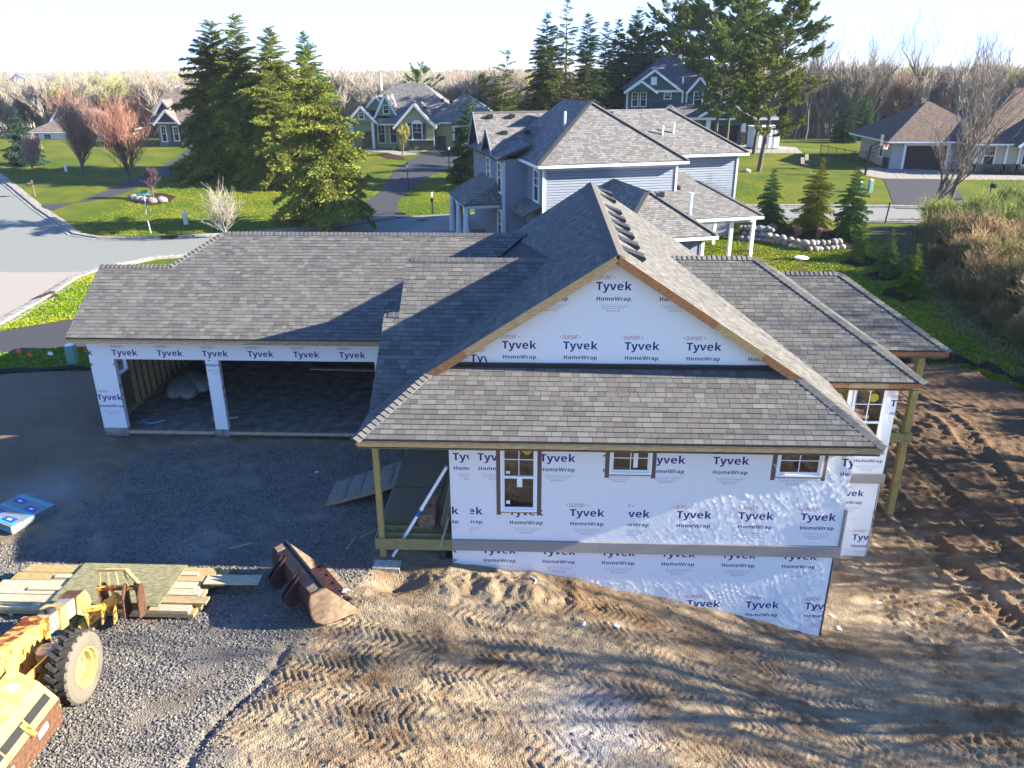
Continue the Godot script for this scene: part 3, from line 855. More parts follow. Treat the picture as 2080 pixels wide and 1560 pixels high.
# ---------------------------------------------------------------- windows of the new house
func window_new(parent: Node, at: Vector3, w: float, h: float, double_hung: bool, tape: bool, stickers: Array) -> void:   # at: bottom left corner, facing +z
	var f := MB.new()
	var fr := 0.05
	f.box(at + Vector3(w / 2, fr / 2, 0), Vector3(w, fr, 0.09)); f.box(at + Vector3(w / 2, h - fr / 2, 0), Vector3(w, fr, 0.09))
	f.box(at + Vector3(fr / 2, h / 2, 0.002), Vector3(fr, h - 2 * fr, 0.09)); f.box(at + Vector3(w - fr / 2, h / 2, 0.002), Vector3(fr, h - 2 * fr, 0.09))
	var win := part(parent, "window", f.mesh(), M.white_vinyl)
	var inner := MB.new()      # sash set back inside the frame
	var s := 0.04
	for e in [[fr, fr, w - 2 * fr, s], [fr, h - fr - s, w - 2 * fr, s]]: inner.box(at + Vector3(e[0] + e[2] / 2, e[1] + e[3] / 2, -0.02), Vector3(e[2], e[3], 0.04))
	for e in [fr + s / 2, w - fr - s / 2]: inner.box(at + Vector3(e, h / 2, -0.021), Vector3(s, h - 2 * fr - 2 * s, 0.04))
	if double_hung: inner.box(at + Vector3(w / 2, h * 0.5, -0.012), Vector3(w - 2 * fr - 2 * s, 0.055, 0.05))
	part(win, "sash", inner.mesh(), M.white_vinyl)
	var mid := h * 0.75 if double_hung else h * 0.5
	pbox(win, "muntin", at + Vector3(w / 2, mid, -0.022), Vector3(w - 2 * fr - 2 * s, 0.018, 0.02), M.white_vinyl)
	var y0 := h * 0.5 + 0.03 if double_hung else fr + s
	pbox(win, "muntin", at + Vector3(w / 2, (y0 + h - fr - s) / 2, -0.024), Vector3(0.018, h - fr - s - y0, 0.02), M.white_vinyl)
	pbox(win, "pane", at + Vector3(w / 2, h / 2, -0.035), Vector3(w - 2 * fr - s, h - 2 * fr - s, 0.006), M.glass)
	for k in stickers:      # [x, y, w, h, colour]: maker's stickers on the glass
		var st := pbox(win, "sticker", at + Vector3(k[0] * w, k[1] * h, -0.028), Vector3(k[2], k[3], 0.003), M.black_metal if k[4] == "round" else M.white_trim)
		if k[4] == "round":
			var d := MB.new()
			d.lathe(at + Vector3(k[0] * w, k[1] * h, -0.0265), Vector3.BACK, [[0.0, minf(k[2], k[3]) * 0.46], [0.002, minf(k[2], k[3]) * 0.46], [0.002, 0.0]], 20)
			part(win, "yellow_label", d.mesh(), M.sticker_yellow)
	if tape:
		for e in [[-0.05, h / 2 - 0.04, 0.1, h + 0.16], [w + 0.05, h / 2 - 0.04, 0.1, h + 0.16]]:
			pbox(win, "flashing_tape", at + Vector3(e[0], e[1], -0.012), Vector3(e[2], e[3], 0.012), M.tape)
		pbox(win, "sill_board", at + Vector3(w / 2, -0.02, 0.005), Vector3(w, 0.04, 0.06), M.wood_x)

# a solid stretch of framed wall behind the wrap
func backing(parent: Node, lo: Vector3, hi: Vector3) -> void:
	pbox(parent, "sheathing", (lo + hi) / 2.0, hi - lo, M.osb)

func new_house() -> Node3D:
	var H := thing("house_under_construction", "new house under construction in white printed house wrap with grey shingle roofs", "house")
	M.tape = mat("tape", Color(0.36, 0.24, 0.21), 0.7, TX.speck, Vector3(2.5, 2.5, 2.5))
	M.sticker_yellow = mat("sticker_yellow", Color(0.40, 0.36, 0.03), 0.5)
	var wm := StandardMaterial3D.new()
	wm.resource_name = "wrap"; wm.albedo_color = Color(0.93, 0.93, 0.93); wm.roughness = 0.5; wm.albedo_texture = wrap_print()
	wm.metallic_specular = 0.45
	M.wrap = wm
	var X := Vector3.RIGHT
	var Z := Vector3.BACK
	# ---- roof faces: corner heights and places measured along the house axes
	var E := 3.32
	var RF := Vector3(1.63, 7.03, 5.44)
	var RB := Vector3(1.63, 7.03, -5.8)
	var HL := Vector3(-4.08, E, 7.13)
	var HR := Vector3(7.34, E, 7.13)
	var KL := Vector3(-2.71, 4.20, 5.44)
	var KR := Vector3(5.97, 4.20, 5.44)
	var GL := Vector3(-2.47, 4.355, 5.14)
	var GR := Vector3(5.73, 4.355, 5.14)
	var VT := Vector3(0.20, 6.10, 1.83)
	var VB := Vector3(-4.0, 3.37, 5.92)
	var faces := {
		left_visible = [VB, HL, KL, RF, RB, Vector3(-1.2, 5.19, -5.8), VT], 
		front = [HL, HR, GR, GL],
		right = [HR, Vector3(7.34, E, -5.8), RB, RF, KR],
		entry = [VB, VT, Vector3(-3.62, 6.10, 1.83), Vector3(-3.62, 5.05, 3.41), Vector3(-4.0, 5.05, 3.41)],
		garage = [Vector3(-14.35, 3.29, 0.5), Vector3(-4.3, 3.29, 0.5), Vector3(-0.55, 5.69, -3.5), Vector3(-10.72, 5.69, -3.5), Vector3(-12.05, 4.88, -2.15), Vector3(-14.35, 4.88, -2.15)],
		wing = [Vector3(7.34, E, 3.4), Vector3(9.83, E, 3.4), Vector3(6.13, 5.70, -0.3), Vector3(3.68, 5.70, -0.3)],
		far_wing = [Vector3(9.0, E, 0.95), Vector3(11.58, E, 0.95), Vector3(9.08, 4.95, -1.55), Vector3(7.2, 4.95, -1.55)],
	}
	lay(H, [HL, HR, GR, GL], 11, true)
	lay(H, faces.left_visible, 12)
	lay(H, [HR, Vector3(7.34, E, -5.8), RB, RF, KR], 13)
	lay(H, faces.entry, 14)
	lay(H, faces.garage, 15)
	lay(H, faces.wing, 16)
	lay(H, faces.far_wing, 17)
	# faces turned away from the viewer
	lay(H, [Vector3(9.83, E, -4.0), Vector3(9.83, E, 3.4), Vector3(6.13, 5.70, -0.3)], 18)
	lay(H, [Vector3(11.58, E, -4.05), Vector3(11.58, E, 0.95), Vector3(9.08, 4.95, -1.55)], 19)
	var sh := part(H, "shingles", rest.mesh(), M.shingles)
	sh.set_meta("kind", "stuff")
	for k in ["front", "wing", "far_wing"]: deck(H, faces[k])
	deck(H, [KR, HR, Vector3(7.34, E, -5.8), RB, RF])
	deck(H, [KL, RF, RB, Vector3(-4.08, E, -5.8), HL])
	var gf: Array = faces.garage
	deck(H, [gf[4], gf[5], gf[0], gf[1], gf[2], gf[3]])
	deck(H, [Vector3(-3.62, 5.05, 3.41), Vector3(-4.0, 5.05, 3.41), Vector3(-4.0, 3.37, 5.92), VT, Vector3(-3.62, 6.10, 1.83)], 0.05)
	deck(H, [Vector3(-3.62, 6.10, 1.83), Vector3(0.2, 6.10, 1.83), Vector3(-2.1, 4.6, -0.42), Vector3(-3.62, 4.6, -0.42)])
	deck(H, [Vector3(-4.0, 5.05, 3.41), Vector3(-3.6, 5.05, 3.41), Vector3(-3.6, 3.9, 1.7), Vector3(-4.0, 3.9, 1.7)])
	deck(H, [Vector3(-14.35, 4.88, -2.15), Vector3(-12.05, 4.88, -2.15), Vector3(-12.05, 3.0, -5.3), Vector3(-14.35, 3.0, -5.3)])
	deck(H, [Vector3(-12.05, 4.88, -2.15), Vector3(-10.72, 5.69, -3.5), Vector3(-12.05, 4.88, -4.85)])
	deck(H, [Vector3(-10.72, 5.69, -3.5), Vector3(-0.55, 5.69, -3.5), Vector3(2.0, 3.29, -7.5), Vector3(-12.05, 3.29, -7.5), Vector3(-12.05, 4.88, -4.85)])
	deck(H, [Vector3(9.83, E, -4.0), Vector3(9.83, E, 3.4), Vector3(6.13, 5.70, -0.3)])
	deck(H, [Vector3(6.13, 5.70, -0.3), Vector3(3.68, 5.70, -0.3), Vector3(6.0, E, -4.0), Vector3(9.83, E, -4.0)])
	deck(H, [Vector3(11.58, E, -4.05), Vector3(11.58, E, 0.95), Vector3(9.08, 4.95, -1.55)])
	deck(H, [Vector3(9.08, 4.95, -1.55), Vector3(7.2, 4.95, -1.55), Vector3(7.2, E, -4.05), Vector3(11.58, E, -4.05)])
	# folded caps
	var sl := Vector3(-1, -0.65, 0)
	var sr := Vector3(1, -0.65, 0)
	var sf := Vector3(0, -0.6, 1)
	var sb := Vector3(0, -0.6, -1)
	caps(H, HL, KL + Vector3(0.1, 0.07, -0.1), sl, sf, 31)
	caps(H, HR, KR + Vector3(-0.1, 0.07, -0.1), sr, sf, 32)
	caps(H, Vector3(9.83, E, 3.4), Vector3(6.13, 5.70, -0.3), sr, sf, 33)
	caps(H, Vector3(11.58, E, 0.95), Vector3(9.08, 4.95, -1.55), sr, sf, 34)
	caps(H, Vector3(3.75, 5.70, -0.3), Vector3(6.13, 5.70, -0.3), sb, sf, 35)
	caps(H, Vector3(7.3, 4.95, -1.55), Vector3(9.08, 4.95, -1.55), sb, sf, 36)
	caps(H, Vector3(-0.6, 5.69, -3.5), Vector3(-10.72, 5.69, -3.5), sb, sf, 37)
	caps(H, Vector3(-12.05, 4.88, -2.15), Vector3(-10.72, 5.69, -3.5), sl, sf, 38)
	caps(H, Vector3(-12.05, 4.88, -2.15), Vector3(-14.35, 4.88, -2.15), sb, sf, 39)
	caps(H, Vector3(0.2, 6.10, 1.83), Vector3(-3.62, 6.10, 1.83), sb, sf, 40)
	caps(H, Vector3(-3.6, 5.05, 3.41), Vector3(-4.0, 5.05, 3.41), sb, sf, 41)
	var rs := MB.new()
	for q in [[-0.16, -0.07], [0.16, -0.07]]:
		var e := Vector3(q[0], -0.085, 0)
		var up := Vector3(0, 0.035, 0)
		var f := [RF + up, RF + up + e, RB + up + e, RB + up]
		if q[0] > 0: f.reverse()
		rs.slab(f, Vector3(0, -0.02, 0), Color(0.2, 0.195, 0.185))
	part(H, "ridge_strip", rs.mesh(), M.shingles)
	# ---- ridge vents on the sunny slope
	for z in [-5.7, -4.3, -2.1, -0.85, 0.35, 1.5, 2.72, 3.95]:
		var b := MB.new()
		var dn := Vector3(0.838, -0.545, 0)
		var up := Vector3(0.545, 0.838, 0)
		var o := Vector3(1.93, 6.83, z)
		var w := 0.24
		var p := func(a: float, h: float, s: float): return o + dn * a + up * h + Z * s
		b.fan([p.call(0, 0.03, w), p.call(0.46, 0.14, w), p.call(0.46, 0.14, -w), p.call(0, 0.03, -w)])
		b.fan([p.call(0.46, 0.14, w), p.call(0.50, 0.11, w), p.call(0.50, 0.11, -w), p.call(0.46, 0.14, -w)])
		b.fan([p.call(0.50, 0.11, w), p.call(0.47, 0.0, w), p.call(0.47, 0.0, -w), p.call(0.50, 0.11, -w)])
		b.fan([p.call(0, 0.0, w), p.call(0.47, 0.0, w), p.call(0.50, 0.11, w), p.call(0.46, 0.14, w), p.call(0, 0.03, w)])
		b.fan([p.call(0, 0.03, -w), p.call(0.46, 0.14, -w), p.call(0.50, 0.11, -w), p.call(0.47, 0.0, -w), p.call(0, 0.0, -w)])
		var vt := part(H, "roof_vent", b.mesh(), M.vent_metal)
		var fl := MB.new()
		fl.slab([p.call(-0.06, 0.022, w + 0.07), p.call(0.1, 0.022, w + 0.07), p.call(0.1, 0.022, -w - 0.07), p.call(-0.06, 0.022, -w - 0.07)], -up * 0.02)
		part(vt, "flange", fl.mesh(), M.vent_metal)
	# ---- fascia, rake and gable boards, each length a board of its own
	for s in [[-4.02, -1.3], [-1.295, 2.4], [2.405, 5.0], [5.005, 7.28]]: pbox(H, "fascia_board", Vector3((s[0] + s[1]) / 2, 3.215, 7.10), Vector3(s[1] - s[0], 0.14, 0.04), M.wood_x)
	for s in [[-14.33, -9.3], [-9.295, -4.2]]: pbox(H, "fascia_board", Vector3((s[0] + s[1]) / 2, 3.19, 0.47), Vector3(s[1] - s[0], 0.14, 0.04), M.wood_x)
	for s in [[7.36, 7.9, "wood_red"], [7.905, 8.9, "wood_x"], [8.905, 9.8, "wood_red"]]: pbox(H, "fascia_board", Vector3((s[0] + s[1]) / 2, 3.215, 3.37), Vector3(s[1] - s[0], 0.14, 0.04), M[s[2]])
	pbox(H, "fascia_board", Vector3(10.3, 3.215, 0.92), Vector3(2.5, 0.14, 0.04), M.wood_red)
	pbox(H, "fascia_board", Vector3(9.80, 3.21, -0.3), Vector3(0.04, 0.14, 7.2), M.wood_z)
	pbox(H, "fascia_board", Vector3(11.55, 3.21, -1.6), Vector3(0.04, 0.14, 5.0), M.wood_z)
	pbox(H, "fascia_board", Vector3(-4.05, 3.21, 1.0), Vector3(0.04, 0.14, 12.1), M.wood_z)
	pbox(H, "fascia_board", Vector3(7.31, 3.21, 5.3), Vector3(0.04, 0.14, 3.6), M.wood_z)
	for sd in [-1, 1]:
		var foot: Vector3 = (KL if sd < 0 else KR) + Vector3(0, -0.09, 0.025)
		var top := RF + Vector3(0, -0.09, 0.025)
		var last := foot
		for k in 4:
			var nx: Vector3 = foot.lerp(top, [0.22, 0.48, 0.86, 1.0][k])
			pbar(H, "rake_board", last, nx - (nx - last).normalized() * 0.006, 0.04, 0.19, [M.wood_red, M.wood_x, M.wood_x, M.wood_x][k] if sd < 0 else [M.wood_red, M.wood_x, M.wood_red, M.wood_red][k])
			last = nx
	pbar(H, "rake_board", Vector3(-14.33, 3.20, 0.46), Vector3(-14.33, 4.78, -2.15), 0.04, 0.14, M.wood_z)
	# soffits and beams close the roof spaces
	pbox(H, "soffit", Vector3(1.63, 3.09, 6.4), Vector3(11.3, 0.03, 1.35), M.osb)
	pbox(H, "soffit", Vector3(-3.0, 3.09, 1.0), Vector3(2.0, 0.03, 9.5), M.osb)
	pbox(H, "soffit", Vector3(8.3, 3.09, 0.4), Vector3(2.95, 0.03, 5.9), M.osb)
	pbox(H, "soffit", Vector3(10.5, 3.10, -1.5), Vector3(2.0, 0.03, 4.8), M.osb)
	pbox(H, "porch_beam", Vector3(-3.05, 2.96, 6.40), Vector3(1.9, 0.24, 0.14), M.treated_x)
	# ---- front wall of the main block: sheets of wrap round three windows
	var wins := [[-0.91, 1.24, 0.84, 1.78], [1.56, 2.27, 0.95, 0.78], [5.29, 2.28, 1.02, 0.76]]
	var zf := 6.53
	var O := Vector3(0, 0, zf)
	var K := func(v: float): return func(_x): return v
	var off := Vector2(0.255, 0.09)
	var sheets := [[-2.08, -1.66, Vector2(0.653, 0.09)], [-1.66, -0.91, off], [-0.91, -0.07, off], [-0.07, 1.56, off], [1.56, 2.05, off], [2.05, 2.51, Vector2(0.515, 0.09)], [2.51, 5.29, Vector2(0.515, 0.09)], [5.29, 6.31, Vector2(0.515, 0.09)], [6.31, 6.97, Vector2(0.515, 0.09)]]
	for s in sheets:
		var hole: Array = []
		for w in wins:
			if s[0] > w[0] - 0.01 and s[1] < w[0] + w[2] + 0.01: hole = w
		if hole.size():
			wrap_sheet(H, "house_wrap", O, X, Z, s[0], s[1], K.call(0.40), K.call(hole[1]), s[2], loose_creases)
			wrap_sheet(H, "house_wrap", O, X, Z, s[0], s[1], K.call(hole[1] + hole[3]), K.call(3.1), s[2], loose_creases)
		else:
			wrap_sheet(H, "house_wrap", O + Vector3(0, 0, 0.006 if s[0] < -2.0 or (s[0] > 2.0 and s[0] < 2.1) else 0.0), X, Z, s[0], s[1] + (0.03 if s[0] < -2.0 else 0.0), K.call(0.40), K.call(3.1), s[2], loose_creases)
	wrap_sheet(H, "house_wrap", O + Vector3(0, 0, -0.02), X, Z, -2.08, 6.90, func(x): return maxf(-2.7, G(x, 6.6) - 0.25), K.call(0.2), Vector2(0.705, 0.708), loose_creases, 0.045)
	for s in [[-2.08, 1.4], [1.405, 7.03]]: pbox(H, "band_board", Vector3((s[0] + s[1]) / 2, 0.295, zf + 0.03), Vector3(s[1] - s[0], 0.285, 0.07), M.grey_band)
	pbox(H, "corner_board", Vector3(7.0, 0.95, zf + 0.0), Vector3(0.05, 1.0, 0.12), M.grey_band)
	var wall_x := [-2.08, -0.91, -0.07, 1.56, 2.51, 5.29, 6.31, 6.95]
	for k in wall_x.size() - 1:
		var a: float = wall_x[k]
		var e: float = wall_x[k + 1]
		if k % 2 == 1:
			var w: Array = wins[k / 2]
			backing(H, Vector3(a, 0.2, zf - 0.16), Vector3(e, w[1], zf - 0.012)); backing(H, Vector3(a, w[1] + w[3], zf - 0.16), Vector3(e, 3.1, zf - 0.012))
		else: backing(H, Vector3(a, 0.2, zf - 0.16), Vector3(e, 3.1, zf - 0.012))
	backing(H, Vector3(-2.06, -2.9, zf - 0.2), Vector3(6.88, 0.19, zf - 0.035))
	window_new(H, Vector3(-0.91, 1.24, zf + 0.01), 0.84, 1.78, true, true, [[0.72, 0.88, 0.24, 0.24, "round"], [0.16, 0.93, 0.10, 0.10, "paper"], [0.2, 0.12, 0.09, 0.09, "paper"], [0.2, 0.56, 0.09, 0.07, "paper"], [0.52, 0.42, 0.12, 0.26, "paper"]])
	window_new(H, Vector3(1.56, 2.27, zf + 0.01), 0.95, 0.78, false, true, [[0.62, 0.5, 0.1, 0.5, "paper"], [0.62, 0.75, 0.13, 0.16, "round"], [0.15, 0.82, 0.1, 0.08, "paper"], [0.86, 0.82, 0.1, 0.08, "paper"]])
	window_new(H, Vector3(5.29, 2.28, zf + 0.01), 1.02, 0.76, false, true, [[0.53, 0.74, 0.14, 0.16, "round"], [0.16, 0.76, 0.1, 0.08, "paper"], [0.84, 0.80, 0.12, 0.09, "paper"]])
	# gable
	var gab := func(x: float): return 7.03 - 0.65 * absf(x - 1.63) - 0.16
	wrap_sheet(H, "house_wrap", Vector3(0, 0, 5.15), X, Z, -2.40, -1.28, K.call(4.3), gab, Vector2(0.424, 0.751), creases)
	wrap_sheet(H, "house_wrap", Vector3(0, 0, 5.145), X, Z, -1.28, 1.63, K.call(4.3), gab, Vector2(0.90, 0.87), creases)
	wrap_sheet(H, "house_wrap", Vector3(0, 0, 5.145), X, Z, 1.63, 5.66, K.call(4.3), gab, Vector2(0.90, 0.87), creases)
	var gb := MB.new()
	gb.slab([Vector3(-2.9, 4.0, 5.12), Vector3(6.2, 4.0, 5.12), Vector3(1.63, 6.95, 5.12)], Vector3(0, 0, -0.12))
	part(H, "sheathing", gb.mesh(), M.osb)
	pbox(H, "flashing_strip", Vector3(1.8, 4.36, 5.20), Vector3(7.6, 0.10, 0.09), M.black_metal)
	# left side, back and right side walls of the main block, the wing and the far wing
	backing(H, Vector3(-2.08, -0.6, -5.6), Vector3(-1.93, 3.08, 6.37)); backing(H, Vector3(6.80, -2.9, 3.0), Vector3(6.95, 3.08, 6.37))
	backing(H, Vector3(-1.93, -0.6, -5.75), Vector3(9.2, 3.1, -5.6))
	wrap_sheet(H, "house_wrap", Vector3(6.955, 0, 0), -Z, X, -6.5, -3.0, K.call(-2.7), K.call(3.08), Vector2(0.2, 0.4), loose_creases)
	wrap_sheet(H, "house_wrap", Vector3(-2.085, 0, 0), Z, -X, 0.0, 6.53, K.call(0.0), K.call(3.08), Vector2(0.2, 0.63), creases)
	# wing that steps out on the right, with tall twin windows
	var zw := 3.0
	var OW := Vector3(0, 0, zw)
	for s in [[6.95, 7.28, 0.4, 3.08], [9.10, 9.37, 0.4, 3.08], [7.28, 9.10, 0.4, 0.98]]:
		wrap_sheet(H, "house_wrap", OW, X, Z, s[0], s[1], K.call(s[2]), K.call(s[3]), Vector2(0.255, 0.569), loose_creases)
		backing(H, Vector3(s[0], 0.2, zw - 0.16), Vector3(s[1], s[3], zw - 0.012))
	wrap_sheet(H, "house_wrap", OW + Vector3(0, 0, -0.02), X, Z, 6.9, 9.33, func(x): return -2.28, K.call(0.2), Vector2(0.993, 0.605), loose_creases)
	backing(H, Vector3(6.95, -2.9, zw - 0.18), Vector3(9.31, 0.19, zw - 0.035))
	pbox(H, "foundation", Vector3(8.1, -2.5, zw - 0.06), Vector3(2.5, 0.5, 0.12), M.concrete)
	pbox(H, "band_board", Vector3(8.2, 0.33, zw + 0.03), Vector3(2.45, 0.27, 0.07), M.grey_band)
	for x in [7.28, 8.205]: window_new(H, Vector3(x, 0.98, zw + 0.01), 0.895, 2.07, true, false, [[0.62, 0.84, 0.27, 0.27, "round"]])
	# right-hand wall of the wing keeps an open window, so that sun falls on the bare framing inside
	backing(H, Vector3(9.21, -2.9, 1.9), Vector3(9.36, 3.08, 2.82)); backing(H, Vector3(9.21, -2.9, -5.6), Vector3(9.36, 0.9, 1.9)); backing(H, Vector3(9.21, 2.7, -5.6), Vector3(9.36, 3.08, 1.9)); backing(H, Vector3(9.21, 0.9, -5.6), Vector3(9.36, 2.7, -1.6))
	wrap_sheet(H, "house_wrap", Vector3(9.365, 0, 0), -Z, X, -3.0, -1.9, K.call(-2.3), K.call(3.08), Vector2(0.2, 0.4), loose_creases)
	# inside: floors, ceiling, studs and a brace seen through the glass
	for s in [["floor_deck", 0.36, 0.08, M.osb], ["ceiling", 3.06, 0.03, M.osb]]:
		pbox(H, s[0], Vector3(2.43, s[1], 0.4), Vector3(8.7, s[2], 11.9), s[3])
		pbox(H, s[0], Vector3(8.0, s[1], -1.4), Vector3(2.4, s[2], 8.4), s[3])
	for x in range(12): pbox(H, "stud", Vector3(4.4 + 0.406 * x, 1.72, 1.0), Vector3(0.038, 2.62, 0.09), M.wood_y)
	pbox(H, "partition", Vector3(6.8, 1.72, 0.93), Vector3(4.8, 2.62, 0.02), M.wood_tan)
	pbox(H, "partition", Vector3(1.0, 1.72, 5.7), Vector3(6.0, 2.62, 0.05), M.osb)
	pbox(H, "partition", Vector3(4.05, 1.72, 5.9), Vector3(0.05, 2.62, 0.9), M.osb)
	pbar(H, "brace", Vector3(7.2, 3.0, 2.1), Vector3(9.0, 0.9, 2.0), 0.04, 0.14, M.wood_pale)
	pbar(H, "brace", Vector3(5.2, 2.95, 5.6), Vector3(6.6, 1.9, 5.7), 0.04, 0.14, M.wood_pale)
	# ---- garage
	var GK := func(x0, x1, y0, y1, o2): wrap_sheet(H, "house_wrap", Vector3.ZERO, X, Z, x0, x1, K.call(y0), K.call(y1), o2, creases)
	var go := Vector2(0.607, 0.098)
	GK.call(-14.05, -13.28, 0.08, 2.44, Vector2(0.147, 0.565)); GK.call(-14.05, -13.28, 2.44, 3.15, go)
	GK.call(-13.28, -4.9, 2.44, 3.15, go)
	GK.call(-10.40, -9.99, 0.08, 2.44, Vector2(0.118, 0.567)); GK.call(-5.12, -4.5, 0.08, 2.44, go)
	for s in [[-14.03, -13.28, 0.08, 3.15], [-13.28, -4.5, 2.44, 3.15], [-10.40, -9.99, 0.08, 2.44], [-5.12, -4.5, 0.08, 2.44]]: backing(H, Vector3(s[0], s[2], -0.16), Vector3(s[1], s[3], -0.012))
	for s in [[-13.28, 1], [-10.40, -1], [-9.99, 1], [-5.12, -1]]:      # wrap folded into the openings
		wrap_sheet(H, "wrap_return", Vector3(s[0] + 0.004 * s[1], 0, 0), Z * -s[1], X * s[1], (-0.0 if s[1] > 0 else -0.17), (0.17 if s[1] > 0 else 0.0), K.call(0.08), K.call(2.44), Vector2(0.1, 0.2), creases)
	for s in [[-14.05, -13.28], [-10.42, -9.97], [-5.14, -4.5]]: pbox(H, "foundation", Vector3((s[0] + s[1]) / 2, -0.11, -0.08), Vector3(s[1] - s[0], 0.38, 0.19), M.concrete)
	for s in [[-13.26, -10.44], [-9.95, -5.16]]: pbox(H, "threshold_board", Vector3((s[0] + s[1]) / 2, -0.04, 0.02), Vector3(s[1] - s[0], 0.09, 0.045), M.wood_pale)
	pbox(H, "garage_floor", Vector3(-8.4, -0.12, -3.6), Vector3(11.2, 0.2, 7.0), M.slab_concrete)
	# left garage wall: sheathing with a window, studs bare inside
	for s in [[-0.75, -0.16, 0.08, 3.1], [-7.1, -1.75, 0.08, 3.1], [-1.75, -0.75, 0.08, 1.45], [-1.75, -0.75, 2.45, 3.1]]: backing(H, Vector3(-14.05, s[2], s[0]), Vector3(-13.95, s[3], s[1]))
	pbox(H, "foundation", Vector3(-14.0, -0.2, -3.6), Vector3(0.19, 0.7, 7.0), M.concrete)
	for k in 16:
		var z := -0.35 - 0.406 * k
		if z < -0.8 and z > -1.7: continue
		pbox(H, "stud", Vector3(-13.88, 1.55, z), Vector3(0.14, 2.9, 0.04), M.wood_y)
	pbox(H, "sill_plate", Vector3(-13.88, 0.06, -3.6), Vector3(0.14, 0.06, 6.9), M.wood_z)
	pbox(H, "garage_window", Vector3(-13.98, 1.95, -1.25), Vector3(0.05, 1.0, 1.0), M.glass)
	for e in [[1.43, 0.06, 1.1], [2.47, 0.06, 1.1]]: pbox(H, "garage_window_frame", Vector3(-13.95, e[0], -1.25), Vector3(0.12, e[1], e[2]), M.white_vinyl)
	for e in [-0.73, -1.77]: pbox(H, "garage_window_frame", Vector3(-13.952, 1.95, e), Vector3(0.12, 0.98, 0.06), M.white_vinyl)
	backing(H, Vector3(-14.0, -0.1, -7.25), Vector3(-2.1, 3.2, -7.1)); backing(H, Vector3(-4.5, 0.0, -7.1), Vector3(-4.4, 3.1, -0.16))
	pbox(H, "ceiling", Vector3(-9.2, 3.2, -3.5), Vector3(9.9, 0.04, 7.2), M.osb)
	var ge := MB.new()
	ge.slab([Vector3(-14.0, 3.1, 0.1), Vector3(-14.0, 3.1, -4.9), Vector3(-14.0, 4.75, -2.15)], Vector3(0.08, 0, 0))
	part(H, "sheathing", ge.mesh(), M.osb)
	# gable ends of the entry roof
	var en := MB.new()
	en.slab([Vector3(-3.5, 3.2, 5.6), Vector3(-3.5, 6.0, 1.83), Vector3(-3.5, 4.0, -1.2), Vector3(-3.5, 3.2, -1.2)], Vector3(0.08, 0, 0))
	part(H, "sheathing", en.mesh(), M.osb)
	wrap_sheet(H, "house_wrap", Vector3(0, 0, 1.7), X, Z, -2.72, -2.08, K.call(0.4), K.call(3.08), Vector2(0.1, 0.2), creases)
	backing(H, Vector3(-2.72, 0.3, 1.5), Vector3(-2.08, 3.08, 1.69))
	# ---- porch deck on the left of the main block
	pbox(H, "porch_post", Vector3(-3.80, 1.34, 6.33), Vector3(0.14, 3.1, 0.14), M.treated_y, Basis(), 0.008)
	pbox(H, "porch_post", Vector3(-3.30, 1.55, 0.5), Vector3(0.14, 2.9, 0.14), M.treated_y, Basis(), 0.008)
	pbox(H, "rim_board", Vector3(-3.02, 0.19, 6.43), Vector3(1.86, 0.29, 0.04), M.treated_x)
	pbox(H, "rim_board", Vector3(-3.95, 0.19, 3.6), Vector3(0.04, 0.28, 5.6), M.treated_z)
	for k in 14: pbox(H, "joist", Vector3(-3.02, 0.2, 6.18 - 0.32 * k), Vector3(1.82, 0.26, 0.04), M.treated_x)
	for k in 3: pbox(H, "rim_board", Vector3(-3.1, 0.45 + 0.02 * k, 0.55 + 0.2 * k), Vector3(1.2, 0.12, 0.04), M.treated_x)
	for s in [[-3.93, -2.62, 3.9, 5.62, 0.35, 0.0], [-2.60, -2.10, 2.0, 6.1, 0.352, 0.0], [-3.93, -2.62, 2.2, 4.0, 0.375, 0.02], [-3.9, -2.1, 1.2, 2.6, 0.40, 0.0]]:
		pbox(H, "deck_panel", Vector3((s[0] + s[1]) / 2, s[4], (s[2] + s[3]) / 2), Vector3(s[1] - s[0], 0.02, s[3] - s[2]), M.osb, Basis(Vector3.UP, s[5]))
	# ---- posts and beam of the raised deck at the back right
	pbox(H, "deck_post", Vector3(10.9, 0.42, 0.72), Vector3(0.19, 5.5, 0.19), M.treated_y, Basis(), 0.01)
	pbar(H, "deck_beam", Vector3(9.36, 0.55, 0.86), Vector3(11.0, 0.55, 0.86), 0.09, 0.27, M.treated_x)
	pbar(H, "deck_beam", Vector3(11.0, 0.55, 0.86), Vector3(11.0, 0.55, -4.0), 0.09, 0.26, M.treated_z)
	for k in 3: pbar(H, "deck_board", Vector3(9.4, 0.72, 0.5 - 0.32 * k), Vector3(10.75 - 0.25 * k, 0.72, 0.5 - 0.32 * k), 0.28, 0.04, M.wood_pale)
	pbox(H, "deck_post", Vector3(10.9, 0.42, -4.0), Vector3(0.19, 5.5, 0.19), M.treated_y)
	return H

# ---------------------------------------------------------------- things on the lot
func plank(called: String, label: String, at: Vector3, s: Vector3, m: Material, turn := 0.0, group := "boards in the lumber pile") -> void:
	var b := MB.new()
	b.box(Vector3.ZERO, s, Basis(), Color.WHITE, 0.003)
	var o := part(self, called, b.mesh(), m, Transform3D(Basis(Vector3.UP, turn), at))
	tag(o, label, "board" if called != "plywood_sheet" else "plywood", group)

